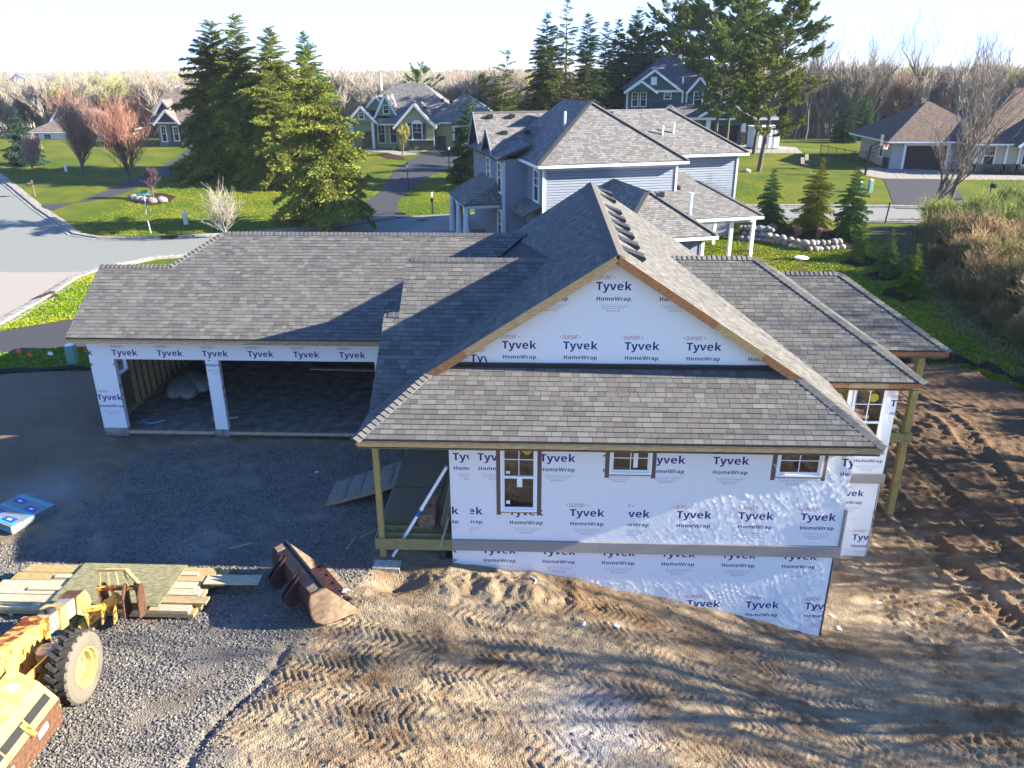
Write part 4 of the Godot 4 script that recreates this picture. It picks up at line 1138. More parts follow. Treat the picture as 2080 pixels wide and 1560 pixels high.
func lumber() -> void:
	# bundle below, then rows of loose boards laid along x, a plywood sheet on top
	var g := -0.33
	var r := RandomNumberGenerator.new(); r.seed = 21
	for k in 4:      # bearers
		plank("timber_bearer", "timber bearer under the lumber pile, " + ["at its left end", "left of the middle", "right of the middle", "at its right end"][k], Vector3(-11.6 + k * 1.25, g + 0.04, 8.0), Vector3(0.09, 0.09, 1.5), M.wood_pale, 0.0, "bearers under the lumber pile")
	for row in 2:
		for k in 6:
			var z := 7.32 + k * 0.265
			var x0 := -11.9 + r.randf_range(-0.1, 0.1)
			var x1 := -7.55 + r.randf_range(-0.15, 0.15)
			plank("board", "board in the %s course of the lumber pile, %s" % [["bottom", "second"][row], ["at the back edge", "second from the back", "third from the back", "third from the front", "second from the front", "at the front edge"][k]], Vector3((x0 + x1) / 2, g + 0.13 + row * 0.092, z), Vector3(x1 - x0, 0.088, 0.255), [M.wood_pale, M.wood_x, M.wood_tan][(k + row) % 3])
	var y := g + 0.30
	var spec := [
		["wide yellow-brown board at the back left of the lumber pile, half shaded", -12.0, -10.3, 7.42, 0.29, "wood_tan", 0.0],
		["amber board with a dark end, second from the back on the left of the pile", -12.1, -10.2, 7.72, 0.28, "wood_tan", 0.0],
		["whitish long board in front of the amber boards on the left of the pile", -12.25, -10.1, 8.0, 0.26, "wood_pale", 0.01],
		["pale board in front of the whitish long one, left part of the lumber pile", -12.4, -10.4, 8.25, 0.24, "wood_pale", 0.0],
		["pale board along the front edge of the lumber pile on the left", -12.5, -10.0, 8.52, 0.25, "wood_pale", 0.0],
		["yellow board at the back right of the pile, sticking out from under the plywood", -9.0, -7.48, 7.40, 0.26, "wood_tan", 0.0],
		["brown-yellow board just in front of the back right board of the lumber pile", -9.0, -7.52, 7.66, 0.25, "wood_x", 0.0],
		["short cream board in the middle of the right end of the lumber pile", -9.0, -7.75, 7.93, 0.24, "wood_pale", 0.0],
		["cream board with a stepped end near the front right of the lumber pile", -9.0, -7.55, 8.18, 0.22, "wood_pale", 0.0],
		["tan board nearest the front at the right end of the lumber pile", -9.0, -7.28, 8.44, 0.24, "wood_x", 0.0]]
	for s in spec: plank("board", s[0], Vector3((s[1] + s[2]) / 2, y, s[3]), Vector3(s[2] - s[1], 0.045, s[4]), M[s[5]], s[6])
	for k in 3: plank("board", ["short offcut on top of the left boards of the lumber pile", "small pale offcut lying across the whitish boards of the lumber pile", "narrow strip lying on the right boards of the lumber pile"][k], Vector3([-10.75, -11.0, -8.1][k], y + 0.045, [7.75, 8.2, 7.55][k]), Vector3([0.7, 0.9, 0.5][k], 0.04, 0.12), M.wood_pale, 0.02)
	plank("board", "small squared end of timber standing beside the right end of the lumber pile", Vector3(-7.33, y - 0.05, 7.55), Vector3(0.28, 0.09, 0.5), M.wood_tan, 0.05)
	plank("board", "long pale board jutting out to the right of the lumber pile", Vector3(-6.98, g + 0.33, 7.72), Vector3(1.25, 0.04, 0.34), M.wood_pale, 0.03)
	plank("plywood_sheet", "sheet of greenish grey plywood lying on top of the lumber pile", Vector3(-9.45, y + 0.075, 8.02), Vector3(2.44, 0.02, 1.52), M.plywood, 0.0, "")

func bucket() -> void:
	var t := thing("loader_bucket", "rusty maroon loader bucket lying on the gravel with its back to the lumber", "bucket", Vector3(-5.06, -0.33, 7.85), 0.0)
	var steel := mat("maroon_steel", Color(0.06, 0.03, 0.032), 0.6, TX.soft, Vector3(0.8, 0.8, 0.8), TX.finebump, 0.3, false)
	var worn := mat("worn_steel", Color(0.34, 0.245, 0.17), 0.7, TX.soft, Vector3(1.0, 1.0, 1.0), TX.finebump, 0.2, false)
	var blue := mat("dark_steel", Color(0.03, 0.028, 0.04), 0.55, TX.soft, Vector3(0.8, 0.8, 0.8), null, 0.0, false)
	# section in a, h (a: from the back towards the cutting edge), length along w
	var w := Vector3(0.62, 0, 0.785)
	var a := Vector3(w.z, 0, -w.x)
	var L := 1.08
	var prof := [[-0.50, 0.95], [-0.56, 0.70], [-0.54, 0.42], [-0.46, 0.18], [-0.30, 0.05], [-0.10, 0.01], [0.62, 0.0]]
	var p := func(q, s: float, off := 0.0): return a * q[0] + Vector3.UP * (q[1] + off) + w * s
	var sh := MB.new()
	for k in prof.size() - 1:
		var d := (Vector2(prof[k + 1][0], prof[k + 1][1]) - Vector2(prof[k][0], prof[k][1])).normalized()
		var nn: Vector3 = (a * d.y - Vector3.UP * d.x)      # outside
		sh.slab([p.call(prof[k], L), p.call(prof[k + 1], L), p.call(prof[k + 1], -L), p.call(prof[k], -L)], nn * -0.035)
	part(t, "shell", sh.mesh(), steel)
	var top := MB.new()
	top.slab([p.call([-0.50, 0.95], L), p.call([-0.50, 0.95], -L), p.call([-0.18, 1.0], -L), p.call([-0.18, 1.0], L)].duplicate(), Vector3(0, -0.035, 0))
	top.bar(p.call([-0.18, 0.99], L), p.call([-0.18, 0.99], -L), 0.05, 0.06)
	part(t, "top_plate", top.mesh(), blue)
	for s in [-1, 1]:
		var b := MB.new()
		var out := prof.duplicate()
		out.push_front([-0.18, 1.0])
		var ps := []
		for q in out: ps.append(p.call(q, L * s))
		if s > 0: ps.reverse()
		b.slab(ps, -w * s * 0.03)
		part(t, "side_plate", b.mesh(), worn)
	var edge := MB.new()
	edge.slab([p.call([0.40, 0.035], L + 0.03), p.call([0.74, 0.02], L + 0.03), p.call([0.74, 0.02], -L - 0.03), p.call([0.40, 0.035], -L - 0.03)], Vector3(0, -0.03, 0))
	part(t, "cutting_edge", edge.mesh(), worn)
	for k in 6: part(t, "edge_bolt", _bolt(p.call([0.55, 0.05], -0.95 + k * 0.38)), steel)
	for s in [-0.52, 0.30]:      # hanger ears on the back
		var b := MB.new()
		var ear := [[-0.42, 1.12], [-0.86, 0.62], [-0.82, 0.40], [-0.66, 0.30], [-0.52, 0.42], [-0.5, 0.95]]
		for o in [0.0, 0.16]:
			var ps := []
			for q in ear: ps.append(p.call(q, s + o))
			b.slab(ps, -w * 0.045)
		b.bar(p.call([-0.7, 0.5], s), p.call([-0.7, 0.5], s + 0.16), 0.07, 0.07)
		part(t, "hanger_ear", b.mesh(), steel)
	for s in [-1.0, 1.0]:
		var b := MB.new()
		b.slab([p.call([-0.30, 1.005], s * 1.02), p.call([-0.30, 1.005], s * 0.82), p.call([-0.48, 0.965], s * 0.82), p.call([-0.48, 0.965], s * 1.02)], Vector3(0, -0.02, 0))
		part(t, "stencil_plate", b.mesh(), worn)

func _bolt(at: Vector3) -> ArrayMesh:
	var b := MB.new()
	b.lathe(at, Vector3.UP, [[0.0, 0.035], [0.02, 0.03], [0.02, 0.0]], 8)
	return b.mesh()

func yellow_paint(called: String, seed_: int, rusty: float) -> StandardMaterial3D:      # yellow paint chipped through to rust
	var t := NoiseTexture2D.new()
	var nz := FastNoiseLite.new()
	nz.noise_type = FastNoiseLite.TYPE_SIMPLEX_SMOOTH; nz.frequency = 0.018; nz.seed = seed_; nz.fractal_octaves = 6
	t.noise = nz; t.width = 512; t.height = 512; t.seamless = true
	var g := Gradient.new()
	g.set_color(0, Color(0.35, 0.17, 0.08)); g.set_color(1, Color(0.82, 0.68, 0.36))
	g.add_point(rusty, Color(0.46, 0.24, 0.12)); g.add_point(rusty + 0.03, Color(0.76, 0.58, 0.27)); g.add_point(rusty + 0.25, Color(0.80, 0.64, 0.32))
	t.color_ramp = g
	var m := mat(called, Color(1, 1, 1), 0.5, t, Vector3(0.4, 0.4, 0.4), TX.finebump, 0.06, false)
	return m

func telehandler() -> void:
	var T := thing("telehandler", "worn yellow telehandler with its boom reaching to the lumber pile", "telehandler", Vector3(-9.05, -0.33, 12.6), 0.05)
	# local axes: -z forward, y up from the ground
	var yel := yellow_paint("yellow_paint", 3, 0.22)
	var rust := yellow_paint("rusty_yellow", 8, 0.50)
	var red := mat("rust_brown", Color(0.15, 0.078, 0.048), 0.85, TX.soft, Vector3(1.5, 1.5, 1.5), TX.finebump, 0.15, false)
	var bare := mat("bare_steel", Color(0.46, 0.42, 0.40), 0.45, TX.soft, Vector3(1.5, 1.5, 1.5), null, 0.0, false)
	bare.metallic = 0.4
	var cream := mat("cream_yellow", Color(0.55, 0.42, 0.16), 0.45, TX.soft, Vector3(0.6, 0.6, 0.6), null, 0.0, false)
	var inv := T.transform.affine_inverse()
	var lp := func(x: float, y: float, z: float) -> Vector3: return inv * Vector3(x, y, z)
	# boom: outer box, rust-streaked top; inner section; collar; bent nose; fork carriage
	var b0: Vector3 = lp.call(-9.10, 1.98, 13.9)
	var b1: Vector3 = lp.call(-9.50, 0.98, 10.72)
	var boom := MB.new()
	boom.bar(b0, b1, 0.40, 0.46, Vector3.UP, Color.WHITE, 0.02)
	var bm := part(T, "boom", boom.mesh(), yel)
	var tp := MB.new()
	var ax := (b1 - b0).normalized()
	var upn := ax.cross(Vector3.UP).cross(ax).normalized()
	tp.bar(b0 + upn * 0.235, b1 + upn * 0.235, 0.36, 0.012, upn)
	part(bm, "boom_top_plate", tp.mesh(), rust)
	var col := MB.new()
	col.bar(b1 - ax * 0.28, b1 + ax * 0.02, 0.47, 0.54, Vector3.UP, Color.WHITE, 0.02)
	part(bm, "collar", col.mesh(), rust)
	var hose := MB.new()
	var hp := []
	for k in 9: hp.append(b1 - ax * 0.3 + upn * (0.25 + 0.05 * sin(k * 0.8)) + ax.cross(upn) * (0.26 * (k / 4.0 - 1.0)) + ax * 0.12 * sin(k * 1.3))
	hose.tube(hp, [0.012, 0.012, 0.012, 0.012, 0.012, 0.012, 0.012, 0.012, 0.012], 6)
	part(bm, "hose", hose.mesh(), M.rubber)
	var n1: Vector3 = b1 + ax * 1.5
	var inner := MB.new()
	inner.bar(b1, n1, 0.30, 0.36, Vector3.UP, Color.WHITE, 0.015)
	part(T, "inner_boom", inner.mesh(), bare)
	var pad_ := MB.new()
	pad_.bar(b1 + ax * 0.52, b1 + ax * 0.80, 0.42, 0.44, Vector3.UP, Color.WHITE, 0.02)
	part(T, "wear_pad_collar", pad_.mesh(), cream)
	var cyl := MB.new()
	cyl.lathe(b1 + ax * 0.40 + upn * 0.2 + ax.cross(upn) * 0.06, upn, [[0.0, 0.10], [0.06, 0.10], [0.08, 0.07], [0.08, 0.0]], 14)
	part(T, "boom_pin", cyl.mesh(), M.vent_metal)
	var side := ax.cross(upn).normalized()
	if side.x < 0: side = -side
	var gn := MB.new()      # goose-neck plates
	for s in [-0.17, 0.17]:
		var q := func(f: float, u: float): return n1 + ax * f + upn * u + side * s
		gn.slab([q.call(-0.30, 0.20), q.call(-0.28, -0.18), q.call(0.05, -0.34), q.call(0.22, -0.86), q.call(0.42, -0.90), q.call(0.50, -0.70), q.call(0.26, 0.02), q.call(0.08, 0.22)], side * 0.03)
	part(T, "boom_nose", gn.mesh(), cream)
	var gt := MB.new()
	gt.slab([n1 + ax * 0.08 + upn * 0.22 - side * 0.17, n1 + ax * -0.30 + upn * 0.20 - side * 0.17, n1 + ax * -0.30 + upn * 0.20 + side * 0.19, n1 + ax * 0.08 + upn * 0.22 + side * 0.19], -upn * 0.02)
	gt.slab([n1 + ax * 0.26 + upn * 0.02 - side * 0.17, n1 + ax * 0.08 + upn * 0.22 - side * 0.17, n1 + ax * 0.08 + upn * 0.22 + side * 0.19, n1 + ax * 0.26 + upn * 0.02 + side * 0.19], -upn * 0.02)
	part(T, "nose_plate", gt.mesh(), red)
	# carriage: an upright frame with bars, side cheeks and two forks on the ground
	var C: Vector3 = lp.call(-8.95, 0.0, 8.92)
	var fw := Vector3(0, 0, -1)
	var rt := Vector3(1, 0, 0)
	var car := MB.new()
	for y in [0.16, 0.62]: car.bar(C + Vector3(-0.42, y, 0), C + Vector3(0.5, y, 0), 0.09, 0.07)
	for x in [-0.40, -0.12, 0.18, 0.47]: car.bar(C + Vector3(x, 0.16, -0.02), C + Vector3(x, 0.62, -0.02), 0.05, 0.035, Vector3.BACK)
	var cr := part(T, "fork_carriage", car.mesh(), rust)
	var grid := MB.new()
	grid.bar(C + Vector3(-0.42, 0.98, -0.14), C + Vector3(0.2, 0.98, -0.14), 0.05, 0.05); grid.bar(C + Vector3(0.2, 0.98, -0.14), C + Vector3(0.5, 0.66, -0.02), 0.07, 0.05)
	for k in 4: grid.bar(C + Vector3(-0.36 + 0.17 * k, 0.98, -0.14), C + Vector3(-0.36 + 0.2 * k, 0.64, -0.02), 0.028, 0.028)
	part(cr, "load_backrest", grid.mesh(), cream)
	for x in [0.20, 0.52]:
		var ck := MB.new()
		ck.slab([C + Vector3(x, 0.75, 0.02), C + Vector3(x, 0.55, 0.22), C + Vector3(x, 0.05, 0.30), C + Vector3(x, 0.0, 0.16), C + Vector3(x, 0.0, -0.04), C + Vector3(x, 0.66, -0.1)], Vector3(-0.03, 0, 0))
		part(cr, "cheek_plate", ck.mesh(), red)
	for x in [-0.32, 0.40]:
		var fk := MB.new()
		fk.box(C + Vector3(x, 0.34, -0.07), Vector3(0.12, 0.7, 0.05)); fk.box(C + Vector3(x, 0.02, -0.52), Vector3(0.12, 0.045, 0.95))
		part(cr, "fork", fk.mesh(), red)
	var link := MB.new()
	link.bar(n1 + ax * 0.2 - upn * 0.6, C + Vector3(0, 0.4, 0.0), 0.2, 0.16); link.bar(n1 - upn * 0.2 + side * 0.02, C + Vector3(-0.2, 0.3, 0.2), 0.09, 0.09)
	for x in [-0.25, 0.0]:
		link.slab([C + Vector3(x, 0.42, 0.12), C + Vector3(x, 0.25, 0.34), C + Vector3(x, 0.0, 0.42), C + Vector3(x, 0.05, 0.26)], Vector3(0.03, 0, 0))
	part(T, "tilt_link", link.mesh(), yel)
	# wheels: lugged tyres on dished yellow rims
	for s in [[-8.27, 11.32, 1], [-9.75, 11.42, -1]]:
		var c0: Vector3 = lp.call(s[0], 0.0, s[1])
		var o := Vector3(s[2], 0, 0)
		var ctr := c0 + Vector3(0, 1.0 - 0.33 * 0 - 0.33, 0)
		var ty := MB.new()
		ty.lathe(ctr, o, [[-0.42, 0.34], [-0.40, 0.52], [-0.36, 0.615], [-0.30, 0.645], [-0.06, 0.645]], 40)
		for k in 22:
			for h in 2:
				var an := TAU * (k + 0.5 * h) / 22.0
				var bs := Basis(o, Vector3(0, 1, 0), o.cross(Vector3.UP)).rotated(o, an)
				var ce: Vector3 = ctr + bs * Vector3((-0.12 if h else -0.30), 0.65, 0)
				ty.box(ce, Vector3(0.21, 0.06, 0.07), bs * Basis(Vector3.UP, 0.55 if h else -0.55))
		var tyre := part(T, "wheel", ty.mesh(), M.rubber)
		var sw := MB.new()
		sw.lathe(ctr, o, [[-0.06, 0.645], [-0.02, 0.62], [0.01, 0.55], [0.015, 0.46], [0.0, 0.385], [-0.02, 0.35]], 40)
		part(tyre, "sidewall", sw.mesh(), M.sidewall)
		var rim := MB.new()
		rim.lathe(ctr, o, [[-0.01, 0.375], [0.015, 0.365], [0.015, 0.335], [-0.05, 0.32], [-0.06, 0.28], [-0.15, 0.255], [-0.16, 0.20], [-0.22, 0.17], [-0.22, 0.0]], 36)
		rim.lathe(ctr + o * -0.22, o, [[0.0, 0.12], [0.10, 0.11], [0.12, 0.07], [0.12, 0.0]], 18)
		part(tyre, "rim", rim.mesh(), cream)
		for k in 8:
			var an := TAU * k / 8.0
			part(tyre, "wheel_nut", _nut(ctr + o * -0.215 + Vector3(0, cos(an), sin(an)) * 0.145, o), red)
	# axle, steering gear, pivot tower
	var axl := MB.new()
	axl.tube([lp.call(-9.6, 0.34, 11.38), lp.call(-8.5, 0.34, 11.35)], [0.11, 0.11], 12)
	part(T, "front_axle", axl.mesh(), yel)
	var tw := MB.new()
	tw.lathe(lp.call(-9.02, 0.20, 11.25), Vector3.UP, [[0.0, 0.13], [0.62, 0.13], [0.62, 0.18], [0.70, 0.18], [0.73, 0.12], [0.73, 0.0]], 20)
	part(T, "steering_column", tw.mesh(), cream)
	var cap := MB.new()
	cap.lathe(lp.call(-9.02, 0.93, 11.25), Vector3.UP, [[0.0, 0.17], [0.07, 0.17], [0.09, 0.12], [0.09, 0.0]], 20)
	part(T, "filter_cap", cap.mesh(), bare)
	var st := MB.new()
	st.bar(lp.call(-9.2, 0.55, 11.5), lp.call(-8.72, 0.52, 11.22), 0.07, 0.09); st.bar(lp.call(-8.85, 0.42, 10.9), lp.call(-8.72, 0.62, 11.3), 0.12, 0.26)
	st.tube([lp.call(-8.98, 0.5, 10.95), lp.call(-8.74, 0.55, 11.3)], [0.05, 0.05], 8)
	part(T, "steering_arm", st.mesh(), yel)
	var pl := MB.new()
	for s in [-9.28, -8.9]: pl.slab([lp.call(s, 0.95, 11.0), lp.call(s, 0.2, 11.0), lp.call(s, 0.2, 12.2), lp.call(s, 1.1, 12.2)], Vector3(0.04, 0, 0))
	part(T, "frame_plate", pl.mesh(), yel)
	var hs := MB.new()
	for k in 3: hs.tube([lp.call(-9.1 + 0.05 * k, 0.9, 11.6), lp.call(-8.95 + 0.06 * k, 0.75, 11.35), lp.call(-8.82 + 0.03 * k, 0.5, 11.2), lp.call(-8.8, 0.36, 11.05)], [0.017, 0.017, 0.017, 0.017], 6)
	part(T, "hydraulic_hose", hs.mesh(), M.rubber)
	var fd := MB.new()      # fender arched over the tyre
	var fc: Vector3 = lp.call(-8.31, 0.34, 11.32)
	for k in 7:
		var a0 := lerpf(0.75, 2.05, k / 7.0)
		var a1 := lerpf(0.75, 2.05, (k + 1) / 7.0)
		var p0 := Vector3(0, sin(a0), cos(a0)) * 0.72
		var p1 := Vector3(0, sin(a1), cos(a1)) * 0.72
		fd.slab([fc + p0 + Vector3(-0.02, 0, 0), fc + p1 + Vector3(-0.02, 0, 0), fc + p1 + Vector3(-0.40, 0, 0), fc + p0 + Vector3(-0.40, 0, 0)], -(p0 + p1).normalized() * 0.015)
	part(T, "fender", fd.mesh(), M.black_metal)
	# engine cover on the right flank: sloping lid, black vent slots, rust-brown skirt
	var hx := -8.24
	var z0 := 12.12
	var z1 := 15.2
	var hood := MB.new()
	var hq := func(x, y, z): return lp.call(x, y, z)
	var sec := [[-9.02, 1.34], [-8.52, 1.16], [hx, 0.80]]
	for k in 2:
		hood.slab([hq.call(sec[k][0], sec[k][1], z0 + (0.10 if k else 0.0)), hq.call(sec[k][0], sec[k][1], z1), hq.call(sec[k + 1][0], sec[k + 1][1], z1), hq.call(sec[k + 1][0], sec[k + 1][1], z0 + 0.10)], Vector3(-0.01, -0.02, 0))
	hood.slab([hq.call(-9.02, 1.34, z0), hq.call(-8.52, 1.16, z0 + 0.1), hq.call(hx, 0.80, z0 + 0.1), hq.call(hx, 0.62, z0 + 0.1), hq.call(-9.02, 0.62, z0)].duplicate(), Vector3(0, 0, 0.02))
	var hd := part(T, "engine_cover", hood.mesh(), cream)
	var slot := MB.new()
	for k in 5: slot.slab([hq.call(-8.385, 1.008, 12.32 + k * 0.62), hq.call(-8.385, 1.008, 12.90 + k * 0.62), hq.call(-8.30, 0.90, 12.90 + k * 0.62), hq.call(-8.30, 0.90, 12.32 + k * 0.62)], Vector3(-0.008, -0.008, 0))
	part(hd, "vent_slots", slot.mesh(), M.black_metal)
	var lt := MB.new()
	for k in 2: lt.slab([hq.call(-8.36, 1.0, 12.95 + k * 1.1), hq.call(-8.36, 1.0, 13.05 + k * 1.1), hq.call(-8.18, 0.78, 13.05 + k * 1.1), hq.call(-8.18, 0.78, 12.95 + k * 1.1)], Vector3(-0.01, -0.02, 0))
	part(hd, "latch", lt.mesh(), rust)
	var sticker := MB.new()
	sticker.slab([hq.call(-8.86, 1.30, 12.4), hq.call(-8.86, 1.30, 12.55), hq.call(-8.7, 1.242, 12.55), hq.call(-8.7, 1.242, 12.4)], Vector3(0, -0.004, 0))
	part(hd, "white_label", sticker.mesh(), M.white_trim)
	var sk := MB.new()
	sk.slab([hq.call(hx + 0.01, 0.80, z0 + 0.1), hq.call(hx + 0.01, 0.80, z1), hq.call(hx - 0.03, 0.30, z1), hq.call(hx - 0.03, 0.30, z0 + 0.1)], Vector3(-0.03, 0, 0))
	part(T, "skirt", sk.mesh(), red)
	for k in 3: pbox(T, "skirt_label", lp.call(hx + 0.004, 0.62, 12.75 + k * 0.9), Vector3(0.006, 0.12, 0.28), M.white_trim)
	# an off-road machine's cab and rear stand out of the frame to the left; only the chassis carries on behind
	pbox(T, "chassis", lp.call(-9.1, 0.45, 13.8), Vector3(1.5, 0.4, 3.4), red)

func _nut(at: Vector3, ax: Vector3) -> ArrayMesh:
	var b := MB.new()
	b.lathe(at, ax, [[0.0, 0.022], [0.02, 0.022], [0.02, 0.0]], 6)
	return b.mesh()

func lot_things() -> void:
	lumber()
	bucket()
	telehandler()
	# ramp from the gravel to the porch deck
	var R := thing("plywood_ramp", "plywood ramp with nailed cleats leading up to the porch deck", "ramp", Vector3(-4.9, 0, 3.1))
	var hi := Vector3(0.95, 0.34, 0.05)
	var lo := Vector3(-0.97, -0.24, 0.2)
	var ax := (hi - lo).normalized()
	var wz := Vector3(0.04, 0, 1).normalized()
	var up := wz.cross(ax).normalized()
	var b := MB.new()
	b.slab([lo - wz * 0.6, lo + wz * 0.6, hi + wz * 0.68, hi - wz * 0.72], Vector3(0, -0.02, 0))
	part(R, "plywood_deck", b.mesh(), M.ramp_wood)
	for s in [-0.58, 0.62]: pbar(R, "side_rail", lo + wz * s - up * 0.05, hi + wz * (s + 0.05) - up * 0.05, 0.04, 0.08, M.wood_x)
	for k in 4:
		var c := lo.lerp(hi, 0.24 + 0.22 * k)
		pbar(R, "cleat", c - wz * 0.6 + up * 0.015, c + wz * 0.62 + up * 0.015, 0.09, 0.035, M.ramp_wood)
	# concrete footing pad under the corner post
	var fb := MB.new()
	fb.box(Vector3(0, 0, 0), Vector3(0.66, 0.34, 0.34), Basis(), Color.WHITE, 0.02)
	tag(part(self, "concrete_footing", fb.mesh(), mat("footing", Color(0.62, 0.58, 0.50), 0.85, TX.soft, Vector3(1, 1, 1)), Transform3D(Basis(Vector3.UP, -0.03), Vector3(-3.66, -0.42, 6.62))), "pale concrete block footing under the porch corner post", "footing")
	pbar_thing("white_trim_pipe", "long white trim leaning against the wrapped wall beside the porch", "trim", Vector3(-2.22, 2.05, 5.95), Vector3(-3.58, -0.26, 6.28))
	var cb := thing("cardboard_box", "brown cardboard box standing on the porch deck in front of an orange one", "box", Vector3(-2.78, 0.365, 5.75), 0.08)
	var card := mat("cardboard", Color(0.36, 0.25, 0.16), 0.9, TX.soft, Vector3(1, 1, 1))
	pbox(cb, "carton", Vector3(0, 0.17, 0), Vector3(0.40, 0.34, 0.36), card)
	for s in [-1, 1]: pbox(cb, "flap", Vector3(0.1 * s, 0.345, 0), Vector3(0.195, 0.006, 0.36), card, Basis(Vector3.BACK, 0.05 * s))
	var cb2 := thing("cardboard_box", "orange brown cardboard box behind the other box on the porch deck", "box", Vector3(-2.75, 0.365, 5.25), -0.1)
	pbox(cb2, "carton", Vector3(0, 0.2, 0), Vector3(0.36, 0.40, 0.34), mat("cardboard_orange", Color(0.40, 0.20, 0.09), 0.9, TX.soft, Vector3(1, 1, 1)))
	for s in [-1, 1]: pbox(cb2, "flap", Vector3(0.09 * s, 0.405, 0), Vector3(0.175, 0.006, 0.34), card, Basis(Vector3.BACK, 0.05 * s))
	var lab := ["thin board leaning on the wrapped wall, farthest from the viewer of the leaning boards", "dark board leaning on the wrapped wall behind the pale one", "middle board of those leaning beside the boxes on the porch", "board leaning nearest to the boxes on the porch deck", "short pale board that sticks out over the porch rim board"]
	for k in 5:
		var p0 := Vector3(-2.42 + 0.06 * k, 0.40, 5.9 + 0.07 * k)
		var p1 := Vector3(-2.16 + 0.012 * k, 1.55 - 0.08 * k, 4.3 + 0.2 * k)
		if k == 4: p0 = Vector3(-2.36, 0.24, 6.62); p1 = Vector3(-2.22, 0.60, 5.9)
		b = MB.new()
		b.bar(p0, p1, 0.09, 0.04, Vector3.RIGHT)
		tag(part(self, "leaning_board", b.mesh(), [M.wood_x, M.ramp_wood, M.wood_tan, M.wood_red, M.wood_pale][k]), lab[k], "board", "boards leaning beside the porch boxes")
	# pack of foam boards in printed film, on the left
	var I := thing("insulation_pack", "flat pack of insulation boards in blue and white printed film", "pack", Vector3(-13.95, -0.33, 4.75), -0.42)
	pbox(I, "board_stack", Vector3(0, 0.13, 0), Vector3(1.35, 0.22, 1.25), mat("foam_film", Color(0.24, 0.27, 0.30), 0.35, TX.soft, Vector3(2, 2, 2)))
	var teal := mat("film_teal", Color(0.03, 0.27, 0.36), 0.4)
	var navy := mat("film_blue", Color(0.015, 0.05, 0.30), 0.4)
	for z in [-0.5, 0.0, 0.5]: pbox(I, "printed_stripe", Vector3(0.0, 0.242, z), Vector3(1.345, 0.004, 0.13), teal)
	for q in [[-0.35, -0.32], [0.32, -0.18], [-0.40, 0.28], [0.3, 0.40]]:
		var pn := pbox(I, "printed_panel", Vector3(q[0], 0.2435, q[1]), Vector3(0.42, 0.006, 0.2), navy)
		pbox(pn, "white_mark", Vector3(0, 0.0035, 0), Vector3(0.14, 0.004, 0.06), M.white_trim)
	for z in [-0.628, 0.628]: pbox(I, "printed_edge", Vector3(0, 0.10, z), Vector3(1.34, 0.08, 0.006), teal)
	pbox(I, "pallet_board", Vector3(0, 0.01, 0), Vector3(1.3, 0.03, 1.2), M.wood_x)
	# bundled wrapped insulation in the garage
	var q := thing("wrapped_insulation", "pile of pale plastic-wrapped insulation bags in the left garage bay", "insulation", Vector3(-12.55, -0.02, -3.3), 0.35)
	var film := mat("pale_film", Color(0.42, 0.48, 0.47), 0.4, TX.soft, Vector3(1.5, 1.5, 1.5), TX.bump, 3.0)
	for k in 3:
		b = MB.new()
		b.blob(Vector3(0.28 * k - 0.35, 0.27 + 0.05 * k, 0.3 * (k % 2)), Vector3(0.42, 0.27, 1.05), fine, 0.18, 18, 12, Color.WHITE, Basis(Vector3.UP, 0.25 * k - 0.2))
		part(q, "bag", b.mesh(), film)
	pbar_thing2("board", "board lying on the garage floor near the pillar", Vector3(-10.9, 0.01, -0.9), Vector3(-10.1, 0.01, -1.1), M.wood_pale, 0.12, 0.04)
	pbar_thing2("board", "long pale board lying deep inside the wide garage bay", Vector3(-8.9, 0.03, -5.6), Vector3(-5.9, 0.03, -5.5), M.wood_pale, 0.2, 0.05)
	b = MB.new()
	var ps := []
	var rs := []
	for k in 9: ps.append(Vector3(-13.15 + 0.09 * k, 0.02, -0.75 + 0.25 * sin(k * 0.4))); rs.append(0.03)
	b.tube(ps, rs, 8)
	tag(part(self, "blue_hose", b.mesh(), mat("hose_blue", Color(0.12, 0.26, 0.5), 0.5)), "short blue hose on the floor inside the left garage door", "hose")
	# litter
	var bits := [[-6.6, 2.1, "white scrap of wrap on the gravel left of the ramp"], [1.0, 8.2, "crumpled white scrap on the dirt below the middle window"], [1.75, 8.05, "pale green scrap on the dirt in front of the wrapped wall"], [-4.45, 7.62, "white stone-like scrap beside the bucket edge"], [7.5, 5.7, "curled white strip on the dirt right of the wall corner"], [8.9, 5.1, "small white scrap on the dirt below the wing"], [7.5, 6.2, "white scrap near the lowest corner of the wrapped wall"]]
	for k in bits.size():
		b = MB.new()
		b.blob(Vector3.ZERO, Vector3(0.10, 0.025, 0.06) * (0.7 + 0.12 * (k % 4)), fine, 0.9, 9, 5)
		tag(part(self, "litter_scrap", b.mesh(), M.white_trim, Transform3D(Basis(Vector3.UP, k * 1.3), Vector3(bits[k][0], dirt_height(bits[k][0], bits[k][1]) + 0.02, bits[k][1]))), bits[k][2], "litter", "scraps of litter on the lot")
	b = MB.new()
	ps = []; rs = []
	for k in 8: ps.append(Vector3(-0.20 + 0.13 * sin(k * 0.35), 0, 6.95 + 0.04 * k)); ps[k].y = dirt_height(ps[k].x, ps[k].z) + 0.03; rs.append(0.018)
	b.tube(ps, rs, 6)
	tag(part(self, "plastic_strip", b.mesh(), M.white_trim), "curved white plastic strip on the dirt under the tall window", "strip")
	var st := [[-7.5, 5.9, 0.5, "stick lying on the shaded gravel behind the lumber"], [-4.75, 5.7, 1.4, "stick on the shaded gravel beside the bucket"], [-4.4, 5.3, 0.9, "thin stick near the hollow in the gravel"]]
